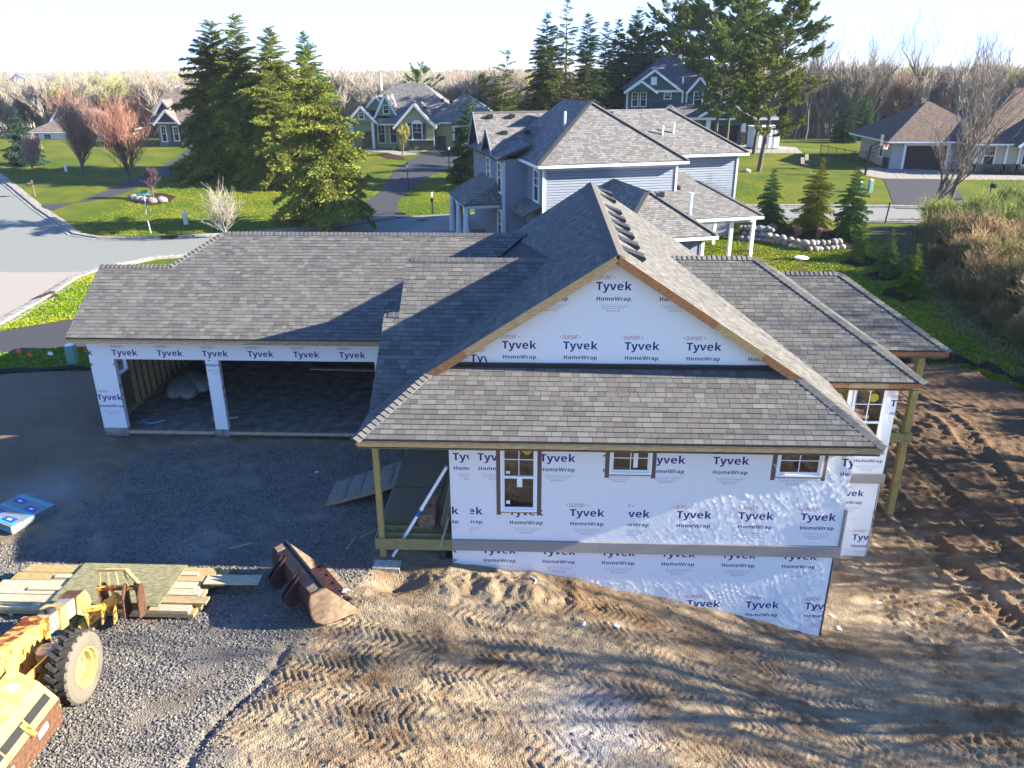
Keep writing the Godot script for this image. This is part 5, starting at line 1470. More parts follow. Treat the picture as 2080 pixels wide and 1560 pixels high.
	for k in st.size():
		var d := Vector3(cos(st[k][2]), 0, -sin(st[k][2])) * 0.28
		var c0 := Vector3(st[k][0], dirt_height(st[k][0], st[k][1]) + 0.03, st[k][1])
		pbar_thing2("stick", st[k][3], c0 - d, c0 + d, M.wood_pale, 0.03, 0.02)

func pbar_thing2(called: String, label: String, p: Vector3, q: Vector3, m: Material, w: float, h: float) -> void:
	var b := MB.new()
	b.bar(p, q, w, h)
	tag(part(self, called, b.mesh(), m), label, called)

func pbar_thing(called: String, label: String, cat: String, p: Vector3, q: Vector3) -> void:
	var T := thing(called, label, cat)
	pbar(T, "trim_length", p, q, 0.11, 0.07, M.white_vinyl, Vector3(0.3, 1, 0.2), 0.01)
	var mid := p.lerp(q, 0.47)
	var e := p.lerp(q, 0.54)
	pbar(T, "blue_label", mid, e, 0.118, 0.078, mat("label_blue", Color(0.03, 0.10, 0.45), 0.5), Vector3(0.3, 1, 0.2), 0.01)
	pbar(T, "joint_sleeve", p.lerp(q, 0.44), p.lerp(q, 0.47), 0.124, 0.082, M.white_vinyl, Vector3(0.3, 1, 0.2), 0.01)

# ---------------------------------------------------------------- trees
# a needle-leaved bough of unit length along +z: side twigs that droop, set with narrow blades
func bough(seed_: int, droop: float, dense: int, blade: float, curl := 0.0) -> ArrayMesh:
	var r := RandomNumberGenerator.new(); r.seed = seed_
	var b := MB.new()
	var spine := func(t: float): return Vector3(0, -droop * t * t + curl * t * t * t, t)
	for k in 5:
		var p: Vector3 = spine.call(k / 5.0)
		var q: Vector3 = spine.call((k + 1) / 5.0)
		b.bar(p, q, 0.022 * (1.0 - k * 0.17), 0.022 * (1.0 - k * 0.17), Vector3.UP, Color(0.55, 0.42, 0.30))
	for k in dense:
		var t := 0.12 + 0.88 * (k + r.randf()) / dense
		var o: Vector3 = spine.call(t)
		var sd := -1.0 if k % 2 else 1.0
		var reach := (0.34 * (1.0 - t) + 0.10) * r.randf_range(0.7, 1.15)
		var dir := Vector3(sd * r.randf_range(0.7, 1.0), r.randf_range(-0.45, 0.1), r.randf_range(0.35, 0.8)).normalized()
		var m := 5
		for j in m:
			var f := (j + 0.6) / m
			var p := o + dir * reach * f + Vector3(0, -0.10 * f * f * reach * 3.0, 0)
			var n := Vector3(r.randf_range(-1, 1), r.randf_range(-0.9, 0.7), r.randf_range(-0.4, 1)).normalized()
			n = (n + dir * 0.8).normalized()
			var s := n.cross(Vector3(r.randf_range(-1, 1), r.randf_range(-1, 1), r.randf_range(-1, 1))).normalized() * blade * 0.30
			var L := blade * r.randf_range(0.8, 1.4)
			var c := Color(1, 1, 1) * r.randf_range(0.75, 1.2)
			b.tri(p - s, p + s, p + n * L, c)
			if j % 2 == 0: b.tri(p - n * L * 0.3, p + s.cross(n).normalized() * blade * 0.3, p + n * L * 0.9, c)
	return b.mesh()

var boughs := {}
# kind: "spruce" full skirts to the ground, "pine" tufts on bare arms, "airy" thin spruce through which the trunk shows
func conifer(called: String, label: String, at: Vector3, h: float, kind: String, tint: Color, seed_: int, group := "", lean := Vector2.ZERO, wide := 1.0, bare := 0.06) -> Node3D:
	if boughs.is_empty():
		boughs = {spruce = [bough(1, 0.28, 46, 0.075), bough(2, 0.2, 46, 0.075), bough(3, 0.36, 46, 0.075)], pine = [bough(4, -0.05, 18, 0.16, 0.15), bough(5, 0.05, 18, 0.16, 0.12), bough(6, 0.0, 18, 0.16, 0.2)]}
	var T := thing(called, label, "tree", at, 0.0, group)
	var r := RandomNumberGenerator.new(); r.seed = seed_
	var tip := Vector3(lean.x, h, lean.y)
	var tr := MB.new()
	var ps := []
	var rs := []
	for k in 9:
		var f := k / 8.0
		ps.append(Vector3(tip.x * f + 0.02 * h * 0.2 * sin(f * 7.0 + seed_), h * f * 0.98 - (0.3 if k == 0 else 0.0), tip.z * f)); rs.append(maxf(0.02, h * 0.0175 * (1.0 - f)))
	tr.tube(ps, rs, 8)
	part(T, "trunk", tr.mesh(), M.bark)
	var xs := []
	var cs := []
	var place := func(f: float, az: float, L: float, pitch: float, twist: float):
		var o := Vector3(tip.x * f, h * f, tip.z * f)
		var bs := Basis.from_euler(Vector3(-pitch, az, twist)).scaled(Vector3.ONE * L)
		bs = Basis.from_euler(Vector3(0, az, 0)) * Basis.from_euler(Vector3(-pitch, 0, twist))
		xs.append(Transform3D(bs.scaled_local(Vector3(L * r.randf_range(0.8, 1.2), L, L)), o))
		var v := r.randf_range(0.72, 1.25)
		cs.append(Color(tint.r * v * r.randf_range(0.9, 1.15), tint.g * v, tint.b * v * r.randf_range(0.8, 1.1)))
	var set_: Array = boughs.pine if kind == "pine" else boughs.spruce
	if kind == "pine":
		var limbs := MB.new()
		var n := int(h * 4.4)
		for k in n:
			var f := lerpf(maxf(bare, 0.22), 0.97, (k + r.randf()) / n)
			var L := h * 0.22 * wide * (sin(PI * clampf((f - 0.1) * 0.95, 0.05, 1.0)) * 0.9 + 0.15) * r.randf_range(0.35, 1.15)
			var az := r.randf() * TAU
			var pitch := lerpf(-0.1, 0.7, f) + r.randf_range(-0.2, 0.2)
			# the arm itself, bare near the trunk, with boughs toward its end
			var dir := Vector3(sin(az) * cos(pitch), sin(pitch), cos(az) * cos(pitch))
			var o := Vector3(tip.x * f, h * f, tip.z * f)
			for j in 8:
				var g := r.randf_range(0.35, 1.0)
				var p := o + dir * L * g
				var bs := Basis.from_euler(Vector3(0, az + r.randf_range(-0.9, 0.9), 0)) * Basis.from_euler(Vector3(-r.randf_range(0.0, 0.7), 0, r.randf_range(-0.4, 0.4)))
				var s := r.randf_range(0.45, 0.85) * clampf(h * 0.10, 0.5, 1.7)
				xs.append(Transform3D(bs.scaled_local(Vector3.ONE * s), p))
				var v := r.randf_range(0.7, 1.25)
				cs.append(Color(tint.r * v * r.randf_range(0.9, 1.2), tint.g * v, tint.b * v))
			limbs.tube([o, o + dir * L * 0.6 + Vector3(0, -0.02, 0), o + dir * L], [h * 0.004, h * 0.003, h * 0.0015], 5)
		part(T, "limbs", limbs.mesh(), M.bark)
	else:
		var thin := kind == "airy"
		var rows := int((24.0 if thin else 30.0) * clampf(h / 10.0, 0.8, 1.3))
		for k in rows:
			var f := lerpf(bare, 0.985, pow((k + 0.5) / rows, 0.92))
			var width := h * (0.24 if not thin else 0.27) * wide * pow(1.0 - f, 0.78) + h * 0.018
			width *= smoothstep(-0.05, 0.10, f - bare + 0.05)
			var n := int(lerpf(9.0, 4.0, f)) + (0 if thin else 3)
			for j in n:
				var az := TAU * (j + r.randf()) / n
				var L := width * r.randf_range(0.5 if thin else 0.65, 1.15) * (1.0 + 0.7 * big.get_noise_3d(cos(az) * 22.0 + seed_ * 31.0, f * 130.0, sin(az) * 22.0))
				var pitch := lerpf(-0.30, 0.65, f) + r.randf_range(-0.15, 0.15)
				if thin and r.randf() < 0.15: continue
				place.call(f + r.randf_range(-0.02, 0.02), az, L, pitch, r.randf_range(-0.4, 0.4))
				if L > 1.4:      # a second, shorter bough fills the inside of the crown
					place.call(f + r.randf_range(-0.02, 0.02), az + 0.3, L * 0.55, pitch + 0.1, r.randf_range(-0.6, 0.6))
		for j in 4: place.call(0.955, TAU * j / 4.0, h * 0.03 + 0.12, 1.1, 0.0)
	var order := [[], [], []]
	var oc := [[], [], []]
	for k in xs.size():
		order[k % 3].append(xs[k]); oc[k % 3].append(cs[k])
	for j in 3: swarm(T, "crown", set_[j], M.needles, order[j], oc[j])
	return T

# bare broad-leaved trees: limbs fork again and again; the last order of twigs is a part of its own
func limb(b: MB, tw: MB, p: Vector3, d: Vector3, L: float, rad: float, lev: int, last: int, r: RandomNumberGenerator, o: Dictionary) -> void:
	var ps := [p]
	var rs := [rad]
	var q := p
	var dir := d
	var seg := 4 if lev < 2 else (3 if lev < last else 2)
	var kids := []
	for k in seg:
		dir = (dir + Vector3(r.randf_range(-1, 1), r.randf_range(-0.6, 1.0) * o.up, r.randf_range(-1, 1)) * o.wob).normalized()
		q += dir * L / seg
		ps.append(q); rs.append(rad * lerpf(1.0, o.taper, (k + 1.0) / seg))
		if lev < last and (lev > 0 or k >= o.clear):
			for m in (o.fork if lev < 2 else o.twigs):
				if r.randf() < 0.92: kids.append([q, dir, rs[-1]])
	if lev >= last: tw.tube(ps, rs, 3, o.tip, false)
	else: b.tube(ps, rs, 7 if lev == 0 else (5 if lev == 1 else 4), o.wood if lev else o.trunk, false)
	for k in kids:
		var side := Vector3(r.randf_range(-1, 1), r.randf_range(-0.2, 0.8), r.randf_range(-1, 1)).normalized()
		var nd: Vector3 = (k[1] * o.straight + side * o.spread + Vector3.UP * o.rise).normalized()
		limb(b, tw, k[0], nd, L * r.randf_range(o.shrink * 0.75, o.shrink * 1.1), maxf(k[2] * 0.6, o.fine), lev + 1, last, r, o)

func bare_meshes(seed_: int, h: float, last: int, opt := {}) -> Array:
	var o := {up = 0.5, wob = 0.18, taper = 0.55, clear = 1, fork = 2, twigs = 2, straight = 1.0, spread = 0.75, rise = 0.25, shrink = 0.62, fine = 0.012, trunk = Color(1, 1, 1), wood = Color(1, 1, 1), tip = Color(1, 1, 1), rad = 0.02, first = 0.45}
	o.merge(opt, true)
	var r := RandomNumberGenerator.new(); r.seed = seed_
	var b := MB.new()
	var tw := MB.new()
	limb(b, tw, Vector3(0, -0.2, 0), Vector3.UP, h * o.first, h * o.rad, 0, last, r, o)
	return [b.mesh(), tw.mesh()]

func bare_tree(called: String, label: String, at: Vector3, ms: Array, wood: Material, tips: Material, turn := 0.0, size := 1.0, group := "") -> Node3D:
	var T := thing(called, label, "tree", at, turn, group)
	T.scale = Vector3.ONE * size
	part(T, "trunk", ms[0], wood)
	part(T, "crown", ms[1], tips)
	return T

func twig_mat(called: String, c: Color) -> StandardMaterial3D:
	return mat(called, c, 0.95)

func trees() -> void:
	var olive := Color(0.15, 0.18, 0.028)
	var green := Color(0.06, 0.12, 0.025)
	var blue := Color(0.028, 0.07, 0.048)
	var dark := Color(0.04, 0.08, 0.028)
	# the group of tall spruces left of the olive house
	var gp := "tall spruces in the corner garden"
	conifer("spruce_tree", "sunlit yellow-green spruce standing nearest the street, trunk bare at its foot", P3(-14.55, -32.54), 12.0, "airy", Color(0.175, 0.20, 0.035), 1, gp, Vector2(-0.9, 0.0), 1.28, 0.13)
	conifer("spruce_tree", "tallest dark spruce in the middle of the corner group", P3(-28.6, -52.9), 14.0, "spruce", olive, 2, gp, Vector2(1.2, 0), 1.4, 0.03)
	conifer("spruce_tree", "spruce with ragged outer boughs at the left of the corner group", P3(-30.6, -54.5), 13.4, "spruce", olive * 0.8, 3, gp, Vector2(0.4, 0), 1.55, 0.02)
	conifer("spruce_tree", "spruce at the right of the corner group behind the yellow-green one", P3(-25.0, -52.0), 13.0, "spruce", olive * 1.1, 4, gp, Vector2(0.9, 0), 1.4, 0.03)
	conifer("spruce_tree", "low spreading spruce at the front of the corner group", P3(-23.6, -48.6), 9.6, "spruce", olive * 1.15, 5, gp, Vector2(0.2, 0), 1.6, 0.02)
	conifer("spruce_tree", "spruce with a grey-green top peeping over the yellow-green one", P3(-21.0, -54.5), 12.6, "spruce", green * 1.4, 6, gp, Vector2(-0.9, 0), 1.1, 0.1)
	conifer("spruce_tree", "tall spruce beside the driveway lamp, behind the blue house porch", P3(-4.6, -47.2), 11.3, "airy", Color(0.085, 0.11, 0.02), 7, "", Vector2(1.6, 0), 0.95, 0.12)
	conifer("spruce_tree", "dark broad spruce over the mulch bed by the olive house driveway", P3(-6.8, -50.6), 7.2, "spruce", dark * 1.5, 8, "", Vector2(0.2, 0), 1.35, 0.06)
	conifer("spruce_tree", "slim young spruce between the olive house and the tall driveway spruce", P3(-2.0, -72.0), 6.2, "spruce", olive, 9, "", Vector2.ZERO, 0.8, 0.03)
	# the row behind the blue and green houses
	var row := [[1110, 0.0, -72.0, 14.4, "spruce", 0.95, Color(0.075, 0.095, 0.022), "spruce with dark drooping boughs at the left end of the row behind the blue house"], [1148, 2.2, -74.0, 16.0, "airy", 0.62, Color(0.085, 0.095, 0.035), "tallest thin spruce of the back row, its trunk showing"], [1185, 4.6, -76.0, 14.6, "spruce", 0.8, Color(0.055, 0.085, 0.02), "green spruce third from the left in the back row"],
		[1220, 7.0, -80.0, 13.9, "spruce", 0.7, dark, "narrow dark spruce in shade behind the blue house roof"], [1248, 8.8, -84.0, 14.4, "spruce", 0.75, dark * 0.9, "dark spruce with a grey tip behind the blue house roof"], [1290, 11.4, -86.0, 15.6, "spruce", 0.9, dark * 1.1, "broad dark spruce just left of the green house gable"], [1330, 14.0, -92.0, 15.9, "airy", 0.7, Color(0.06, 0.075, 0.03), "thin pale spruce above the green house gable"]]
	for k in row: conifer("spruce_tree", k[7], P3(k[1], k[2]), k[3], k[4], k[6], int(k[0]), "row of conifers behind the houses", Vector2(0.2, 0), k[5], 0.05)
	var pines := [[16.6, -92.0, 16.2, "round-topped dark pine behind the green house roof", 1.0], [19.0, -94.0, 16.0, "pine behind the roof peak of the green house", 0.9], [20.2, -83.5, 16.6, "tall pine left of the pair in front of the green house garage", 1.0], [22.6, -80.0, 16.8, "tall pine with a full crown beside the green house garage", 1.15], [24.4, -84.0, 15.2, "pine behind the garage roof of the green house", 1.0], [12.4, -94.0, 13.8, "dark pine filling the row left of the green house", 0.95]]
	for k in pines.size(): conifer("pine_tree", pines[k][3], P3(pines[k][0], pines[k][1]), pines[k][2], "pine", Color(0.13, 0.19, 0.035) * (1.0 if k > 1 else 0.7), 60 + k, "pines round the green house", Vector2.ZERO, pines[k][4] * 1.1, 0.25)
	conifer("pine_tree", "tall leaning pine with tufted boughs on the slope before the white container", P3(20.6, -56.5), 14.4, "pine", Color(0.15, 0.19, 0.03), 71, "", Vector2(1.6, 0.3), 1.25, 0.16)
	conifer("pine_tree", "slender pine before the garage of the green house", P3(18.2, -66.0), 12.5, "pine", Color(0.12, 0.18, 0.035), 72, "", Vector2(0.3, 0), 0.95, 0.3)
	for k in [[22.8, -67.5, 12.9, 1.1, 75, "bushy pine in front of the green house garage door"], [20.2, -70.0, 12.4, 1.2, 76, "thick pine between the green house gable and its garage"]]: conifer("pine_tree", k[5], P3(k[0], k[1]), k[2], "pine", Color(0.13, 0.19, 0.03), k[4], "pines round the green house", Vector2(0.3, 0), k[3], 0.3)
	# young spruces by the right-hand street and down the lawn
	var yg := "young spruces on the lawn"
	conifer("young_spruce", "deep green young spruce against the porch of the blue house", P3(15.74, -33.6), 3.7, "spruce", green * 1.1, 81, yg, Vector2.ZERO, 1.25, 0.02)
	conifer("young_spruce", "yellowish young spruce by the street, left of a greener one", P3(18.5, -32.3), 4.7, "spruce", Color(0.20, 0.21, 0.02), 82, yg, Vector2.ZERO, 1.2, 0.02)
	conifer("young_spruce", "bright green young spruce touching the yellowish one by the street", P3(20.2, -30.5), 4.5, "spruce", green * 1.5, 83, yg, Vector2.ZERO, 1.15, 0.02)
	conifer("young_spruce", "small spruce in the mulch ring nearest the boulder wall", P3(19.04, -25.2), 2.4, "spruce", green * 1.5, 84, yg, Vector2.ZERO, 1.25, 0.02)
	conifer("young_spruce", "small spruce in the middle mulch ring on the lawn", P3(19.77, -22.8), 2.6, "spruce", green * 1.4, 85, yg, Vector2.ZERO, 1.1, 0.02)
	conifer("young_spruce", "sunny small spruce in the nearest mulch ring", P3(19.85, -19.7), 2.7, "spruce", Color(0.11, 0.19, 0.016), 86, yg, Vector2.ZERO, 1.25, 0.05)
	conifer("blue_spruce", "dense blue-green spruce beside the white low house at far left", P3(-53.5, -59.6), 5.6, "spruce", blue, 87, "", Vector2.ZERO, 1.5, 0.0)
	for k in [[37.1, -80.7, 5.3, 88, "dark cone-shaped spruce left of its neighbour at the lawn edge by the bare woods"], [40.4, -84.0, 5.5, 89, "sunlit cone-shaped spruce right of the dark one at the edge of the bare woods"]]: conifer("spruce_tree", k[4], P3(k[0], k[1]), k[2], "spruce", dark * (1.2 if k[3] == 88 else 2.0), k[3], "", Vector2.ZERO, 1.3, 0.0)
	for k in [[-17.5, -96.0, 9.4, 91, "round green pine behind the roof of the olive house"], [-9.5, -100.0, 8.6, 92, "clump-topped pine behind the garage of the olive house"]]: conifer("pine_tree", k[4], P3(k[0], k[1]), k[2], "pine", green * 1.7, k[3], "", Vector2.ZERO, 1.5, 0.3)
	# bare trees
	var grey_wood := mat("grey_wood", Color(0.20, 0.165, 0.14), 0.95, TX.grain, Vector3(1.5, 0.5, 1.5), TX.bump, 1.5, false)
	var grey_twig := twig_mat("grey_twig", Color(0.25, 0.215, 0.19))
	var red_twig := twig_mat("red_twig", Color(0.34, 0.175, 0.135))
	var pink_twig := twig_mat("pink_twig", Color(0.36, 0.21, 0.165))
	var tan_twig := twig_mat("tan_twig", Color(0.28, 0.20, 0.14))
	var plum_twig := twig_mat("plum_twig", Color(0.09, 0.05, 0.075))
	var lime_twig := twig_mat("lime_twig", Color(0.28, 0.27, 0.06))
	var vase := {spread = 0.8, rise = 0.34, fork = 3, twigs = 2, shrink = 0.78, clear = 0, first = 0.25, fine = 0.010, wob = 0.13, rad = 0.014}
	bare_tree("maple_tree", "red-budded maple left of its twin on the far corner lawn", P3(-44.86, -54.75), bare_meshes(1, 10.8, 4, vase), grey_wood, pink_twig)
	bare_tree("maple_tree", "red-budded maple with a dark trunk beside the brown house driveway", P3(-37.9, -49.8), bare_meshes(2, 11.0, 4, vase), grey_wood, red_twig)
	bare_tree("small_tree", "small plum-coloured tree in the mulch bed behind the street sign", P3(-32.3, -42.6), bare_meshes(3, 3.3, 4, {spread = 0.9, rise = 0.15, fork = 3, first = 0.42, fine = 0.008}), grey_wood, plum_twig)
	bare_tree("white_tree", "leafless white-barked tree behind the ridge of the garage roof", P3(-21.5, -29.9), bare_meshes(4, 3.7, 3, {spread = 0.95, rise = 0.2, fork = 3, twigs = 1, clear = 0, first = 0.42, fine = 0.011, rad = 0.016, shrink = 0.85}), M.pale_bark, M.pale_bark)
	bare_tree("young_tree", "young tree in pale green bud on the lawn before the olive house", P3(-15.45, -66.0), bare_meshes(5, 4.3, 4, {spread = 0.45, rise = 0.4, fork = 3, first = 0.36, fine = 0.012}), grey_wood, lime_twig)
	var wide := {spread = 0.7, rise = 0.33, fork = 2, twigs = 1, shrink = 0.66, first = 0.46, fine = 0.009, wob = 0.2, rad = 0.015}
	bare_tree("bare_tree", "bare tree with two thin stems beside the right-hand driveway, left of the taller one", P3(25.29, -31.5), bare_meshes(6, 9.4, 5, wide), grey_wood, grey_twig)
	bare_tree("bare_tree", "tall bare tree with a forked trunk before the brown-roofed house", P3(28.6, -35.2), bare_meshes(7, 12.6, 5, wide), grey_wood, grey_twig)
	# bare trees that stand to the right of the picture and streak the lot and the roofs with shade
	var shade := [bare_meshes(11, 13.0, 5, wide), bare_meshes(12, 14.0, 5, wide)]
	var sp := [[25.0, -6.0], [27.5, 1.5], [26.0, 7.0], [30.5, -2.0], [31.5, 9.5], [35.0, 4.0], [24.0, 12.0], [33.0, -12.0], [29.0, -17.0], [37.5, -6.0], [38.0, 13.0], [20.5, 9.3], [21.5, 11.4], [23.0, 7.6], [22.5, 5.0], [24.0, 3.2], [26.5, 9.4], [21.5, 2.0], [25.0, -2.5]]
	for k in sp.size(): bare_tree("bare_tree", "bare tree in the woods to the right of the lot", P3(sp[k][0], sp[k][1]), shade[k % 2], grey_wood, grey_twig, k * 1.3, 0.85 + 0.07 * (k % 4), "bare trees right of the lot")
	# larger bare trees at the edge of the woods behind the right-hand houses
	var edge := [[34.5, -88.0, 1.0], [38.5, -92.0, 1.12], [43.0, -90.0, 0.95], [47.0, -97.0, 1.1], [52.0, -94.0, 1.15], [57.0, -101.0, 1.05], [31.0, -95.0, 0.95], [62.0, -96.0, 1.1]]
	var lab := ["behind the leaning pine", "with a spreading crown behind the lawn", "above the two cone-shaped spruces", "left of the small roof in the woods", "with arching limbs above the small roof in the woods", "behind the brown-roofed house", "between the leaning pine and the back row of pines", "behind the tall forked bare tree"]
	for k in edge.size(): bare_tree("bare_tree", "bare woodland tree " + lab[k], P3(edge[k][0], edge[k][1]), shade[k % 2], grey_wood, tan_twig if k % 2 else grey_twig, k * 2.1, edge[k][2], "bare trees at the edge of the woods")
	# shrubs
	bare_tree("shrub", "pale pinkish shrub in front of the blue-green spruce at far left", P3(-51.0, -56.4), bare_meshes(21, 3.6, 3, {first = 0.4, clear = 0, spread = 0.7, rise = 0.3, fork = 5, twigs = 3, shrink = 0.75, fine = 0.02}), tan_twig, twig_mat("dry_bloom", Color(0.42, 0.29, 0.24)))
	bare_tree("shrub", "bare reddish shrub on the mulch at the left foot of the corner spruces", P3(-31.8, -54.6), bare_meshes(22, 1.9, 3, {first = 0.45, clear = 0, fork = 4, twigs = 3, fine = 0.014}), tan_twig, pink_twig)
	for k in 3: bare_tree("shrub", ["dry shrub on the mulch above the boulder wall, nearest the blue house", "straw-coloured shrub in the middle of the bed above the boulders", "reddish dry shrub under the yellowish young spruce"][k], P3([15.2, 16.6, 18.0][k], [-30.6, -30.0, -29.8][k]), bare_meshes(23 + k, 1.1, 3, {first = 0.5, clear = 0, fork = 4, twigs = 3, fine = 0.008}), tan_twig, [grey_twig, tan_twig, pink_twig][k])
	for k in 6: leafy("shrub", ["low evergreen shrub at the left corner of the olive house wall", "round evergreen shrub below the shuttered window of the olive house", "evergreen shrub beside the stone corner of the olive house", "grey-green shrub left of its neighbours before the brown-roofed house", "middle one of three grey-green shrubs before the brown-roofed house", "third grey-green shrub from the driveway before the brown-roofed house"][k], P3([-17.0, -15.8, -14.4, 42.0, 43.5, 45.0][k], [-70.6, -70.0, -70.4, -55.4, -55.2, -55.0][k]), [0.55, 0.7, 0.6, 0.8, 0.85, 0.75][k], green * 1.2 if k < 3 else Color(0.10, 0.085, 0.05), k)
	thicket(tan_twig, grey_twig)
	woods()

func P3(x: float, z: float) -> Vector3:
	return Vector3(x, base_height(x, z), z)

func leafy(called: String, label: String, at: Vector3, size: float, c: Color, seed_: int) -> void:
	var r := RandomNumberGenerator.new(); r.seed = 300 + seed_
	var T := thing(called, label, "shrub", at)
	var st := MB.new()
	for k in 6: st.tube([Vector3(0, -0.05, 0), Vector3(r.randf_range(-0.5, 0.5), r.randf_range(0.5, 0.8), r.randf_range(-0.5, 0.5)) * size], [0.02, 0.008], 5)
	part(T, "stem", st.mesh(), M.bark)
	var b := MB.new()
	for k in 420:
		var d := Vector3(r.randf_range(-1, 1), r.randf_range(-0.1, 1), r.randf_range(-1, 1)).normalized() * (0.55 + 0.45 * r.randf()) * size
		d.y *= 0.85
		var n := Vector3(r.randf_range(-1, 1), r.randf_range(-1, 1), r.randf_range(-1, 1)).normalized() * 0.11 * size
		var s := n.cross(Vector3(r.randf(), r.randf(), 1)).normalized() * 0.05 * size
		b.tri(d - s, d + s, d + n, c * r.randf_range(0.7, 1.3))
	part(T, "crown", b.mesh(), M.needles)

# the tangle of brush down the right-hand edge
func thicket(tan_twig: Material, grey_twig: Material) -> void:
	var r := RandomNumberGenerator.new(); r.seed = 71
	var kinds := []
	for k in 3: kinds.append(bare_meshes(40 + k, 2.6, 3, {first = 0.42, clear = 0, spread = 0.95, rise = 0.12, fork = 4, twigs = 3, shrink = 0.72, fine = 0.010, wob = 0.3, rad = 0.01}))
	var xs := [[], [], []]
	var cs := [[], [], []]
	for k in 430:
		var z := r.randf_range(-33.0, -3.0)
		var edge := ip(z, [-32.0, -26.4, -21.9, -18.2, -15.6, -13.9, -12.3, -8.0, -3.0], [25.8, 23.0, 21.7, 21.0, 20.8, 21.0, 21.8, 22.2, 22.8])
		var x := edge + 0.4 + absf(r.randfn(0.0, 1.0)) * 6.0
		var s := pow(r.randf(), 1.5) * 1.1 + 0.4
		s *= (0.6 if x - edge < 1.0 else 1.0)
		xs[k % 3].append(Transform3D(Basis(Vector3.UP, r.randf() * TAU).scaled(Vector3.ONE * s), P3(x, z)))
		var c := Color(0.30, 0.205, 0.125).lerp(Color(0.21, 0.20, 0.075), r.randf()) * r.randf_range(0.7, 1.25)
		if z < -27.0: c = Color(0.20, 0.24, 0.07) * r.randf_range(0.8, 1.2)
		cs[k % 3].append(c)
	var hold := mass("brush")
	for k in 3:
		swarm(hold, "stems", kinds[k][0], M.twigs, xs[k], cs[k])
		swarm(hold, "twigs", kinds[k][1], M.twigs, xs[k], cs[k])
	var b := MB.new()      # dead leaves and dry grass beneath
	for k in 6:
		var a := r.randf() * TAU
		b.tri(Vector3(cos(a), 0, sin(a)) * 0.3, Vector3(cos(a + 0.6), 0, sin(a + 0.6)) * 0.3, Vector3(cos(a + 0.3) * 1.1, r.randf_range(0.3, 1.0), sin(a + 0.3) * 1.1))
	var ys := []
	var ks := []
	for k in 9000:
		var z := r.randf_range(-33.0, -2.0)
		var x := ip(z, [-32.0, -26.4, -21.9, -18.2, -15.6, -13.9, -12.3, -8.0, -2.0], [25.0, 22.4, 21.2, 20.4, 20.0, 20.4, 21.2, 21.0, 22.0]) + absf(r.randfn(0.0, 1.0)) * 4.0
		ys.append(Transform3D(Basis(Vector3.UP, r.randf() * TAU).scaled(Vector3.ONE * r.randf_range(0.1, 0.3)), P3(x, z)))
		ks.append(Color(0.30, 0.235, 0.11).lerp(Color(0.16, 0.19, 0.05), r.randf()) * r.randf_range(0.7, 1.2))
	swarm(self, "dry_grass", b.mesh(), M.grass, ys, ks)

# the bare woods that run to the horizon, one mass
func woods() -> void:
	var r := RandomNumberGenerator.new(); r.seed = 91
	var kinds := []
	for k in 3: kinds.append(bare_meshes(50 + k, 12.0, 3, {first = 0.46, clear = 1, spread = 0.62, rise = 0.3, fork = 3, twigs = 3, shrink = 0.6, fine = 0.03, rad = 0.011}))
	var xs := [[], [], []]
	var cs := [[], [], []]
	for k in 8000:
		var d := 112.0 + 560.0 * pow(r.randf(), 1.5)
		var a := r.randf_range(-0.74, 0.74)
		var x := d * tan(a)
		var z := 22.0 - d
		if z > -92.0: continue
		if x > -40.0 and x < 30.0 and z > -100.0: continue
		if d > 300.0: x *= 1.0
		var s := r.randf_range(0.7, 1.1) * (0.9 if d < 250.0 else 1.15) * (0.85 if x < -40 and d < 200 else 1.0)
		if x > 30.0: s *= 1.05
		xs[k % 3].append(Transform3D(Basis(Vector3.UP, r.randf() * TAU).scaled(Vector3(s * 1.25, s, s * 1.25)), P3(x, z)))
		var c := Color(0.25, 0.225, 0.21).lerp(Color(0.34, 0.31, 0.26), r.randf())
		var t := big.get_noise_2d(x * 2.0, z * 2.0) + r.randf_range(-0.2, 0.2)
		if t > 0.32: c = Color(0.36, 0.35, 0.16)
		elif t < -0.5: c = Color(0.34, 0.24, 0.20)
		cs[k % 3].append(c * r.randf_range(0.75, 1.2))
	var hold := mass("woods")
	for k in 3:
		swarm(hold, "trunks", kinds[k][0], M.twigs, xs[k], cs[k])
		swarm(hold, "twigs", kinds[k][1], M.twigs, xs[k], cs[k])

# ---------------------------------------------------------------- neighbouring houses, each built in its own axes: x along its front, y up, z towards the viewer
func roof(parent: Node, polys: Array, m: Material, thick := 0.16) -> MeshInstance3D:      # each poly starts with its eave edge; u in metres along it, v up the slope
	var b := MB.new()
	for ps in polys:
		var nn: Vector3 = (ps[1] - ps[0]).cross(ps[2] - ps[0]).normalized()
		var q: Array = ps.duplicate()
		if nn.y < 0:
			nn = -nn; q = [ps[1], ps[0]]
			for k in range(ps.size() - 1, 1, -1): q.append(ps[k])
		var u: Vector3 = (q[1] - q[0]).normalized()
		u = Vector3(u.x, 0, u.z).normalized() if absf(u.y) < 0.3 else Vector3.UP.cross(nn).normalized()
		var v := nn.cross(u)
		var uv := []
		for p in q: uv.append(Vector2(p.dot(u), -p.dot(v)))
		b.slab(q, -nn * thick, Color.WHITE, uv)
	return part(parent, "roof", b.mesh(), m)

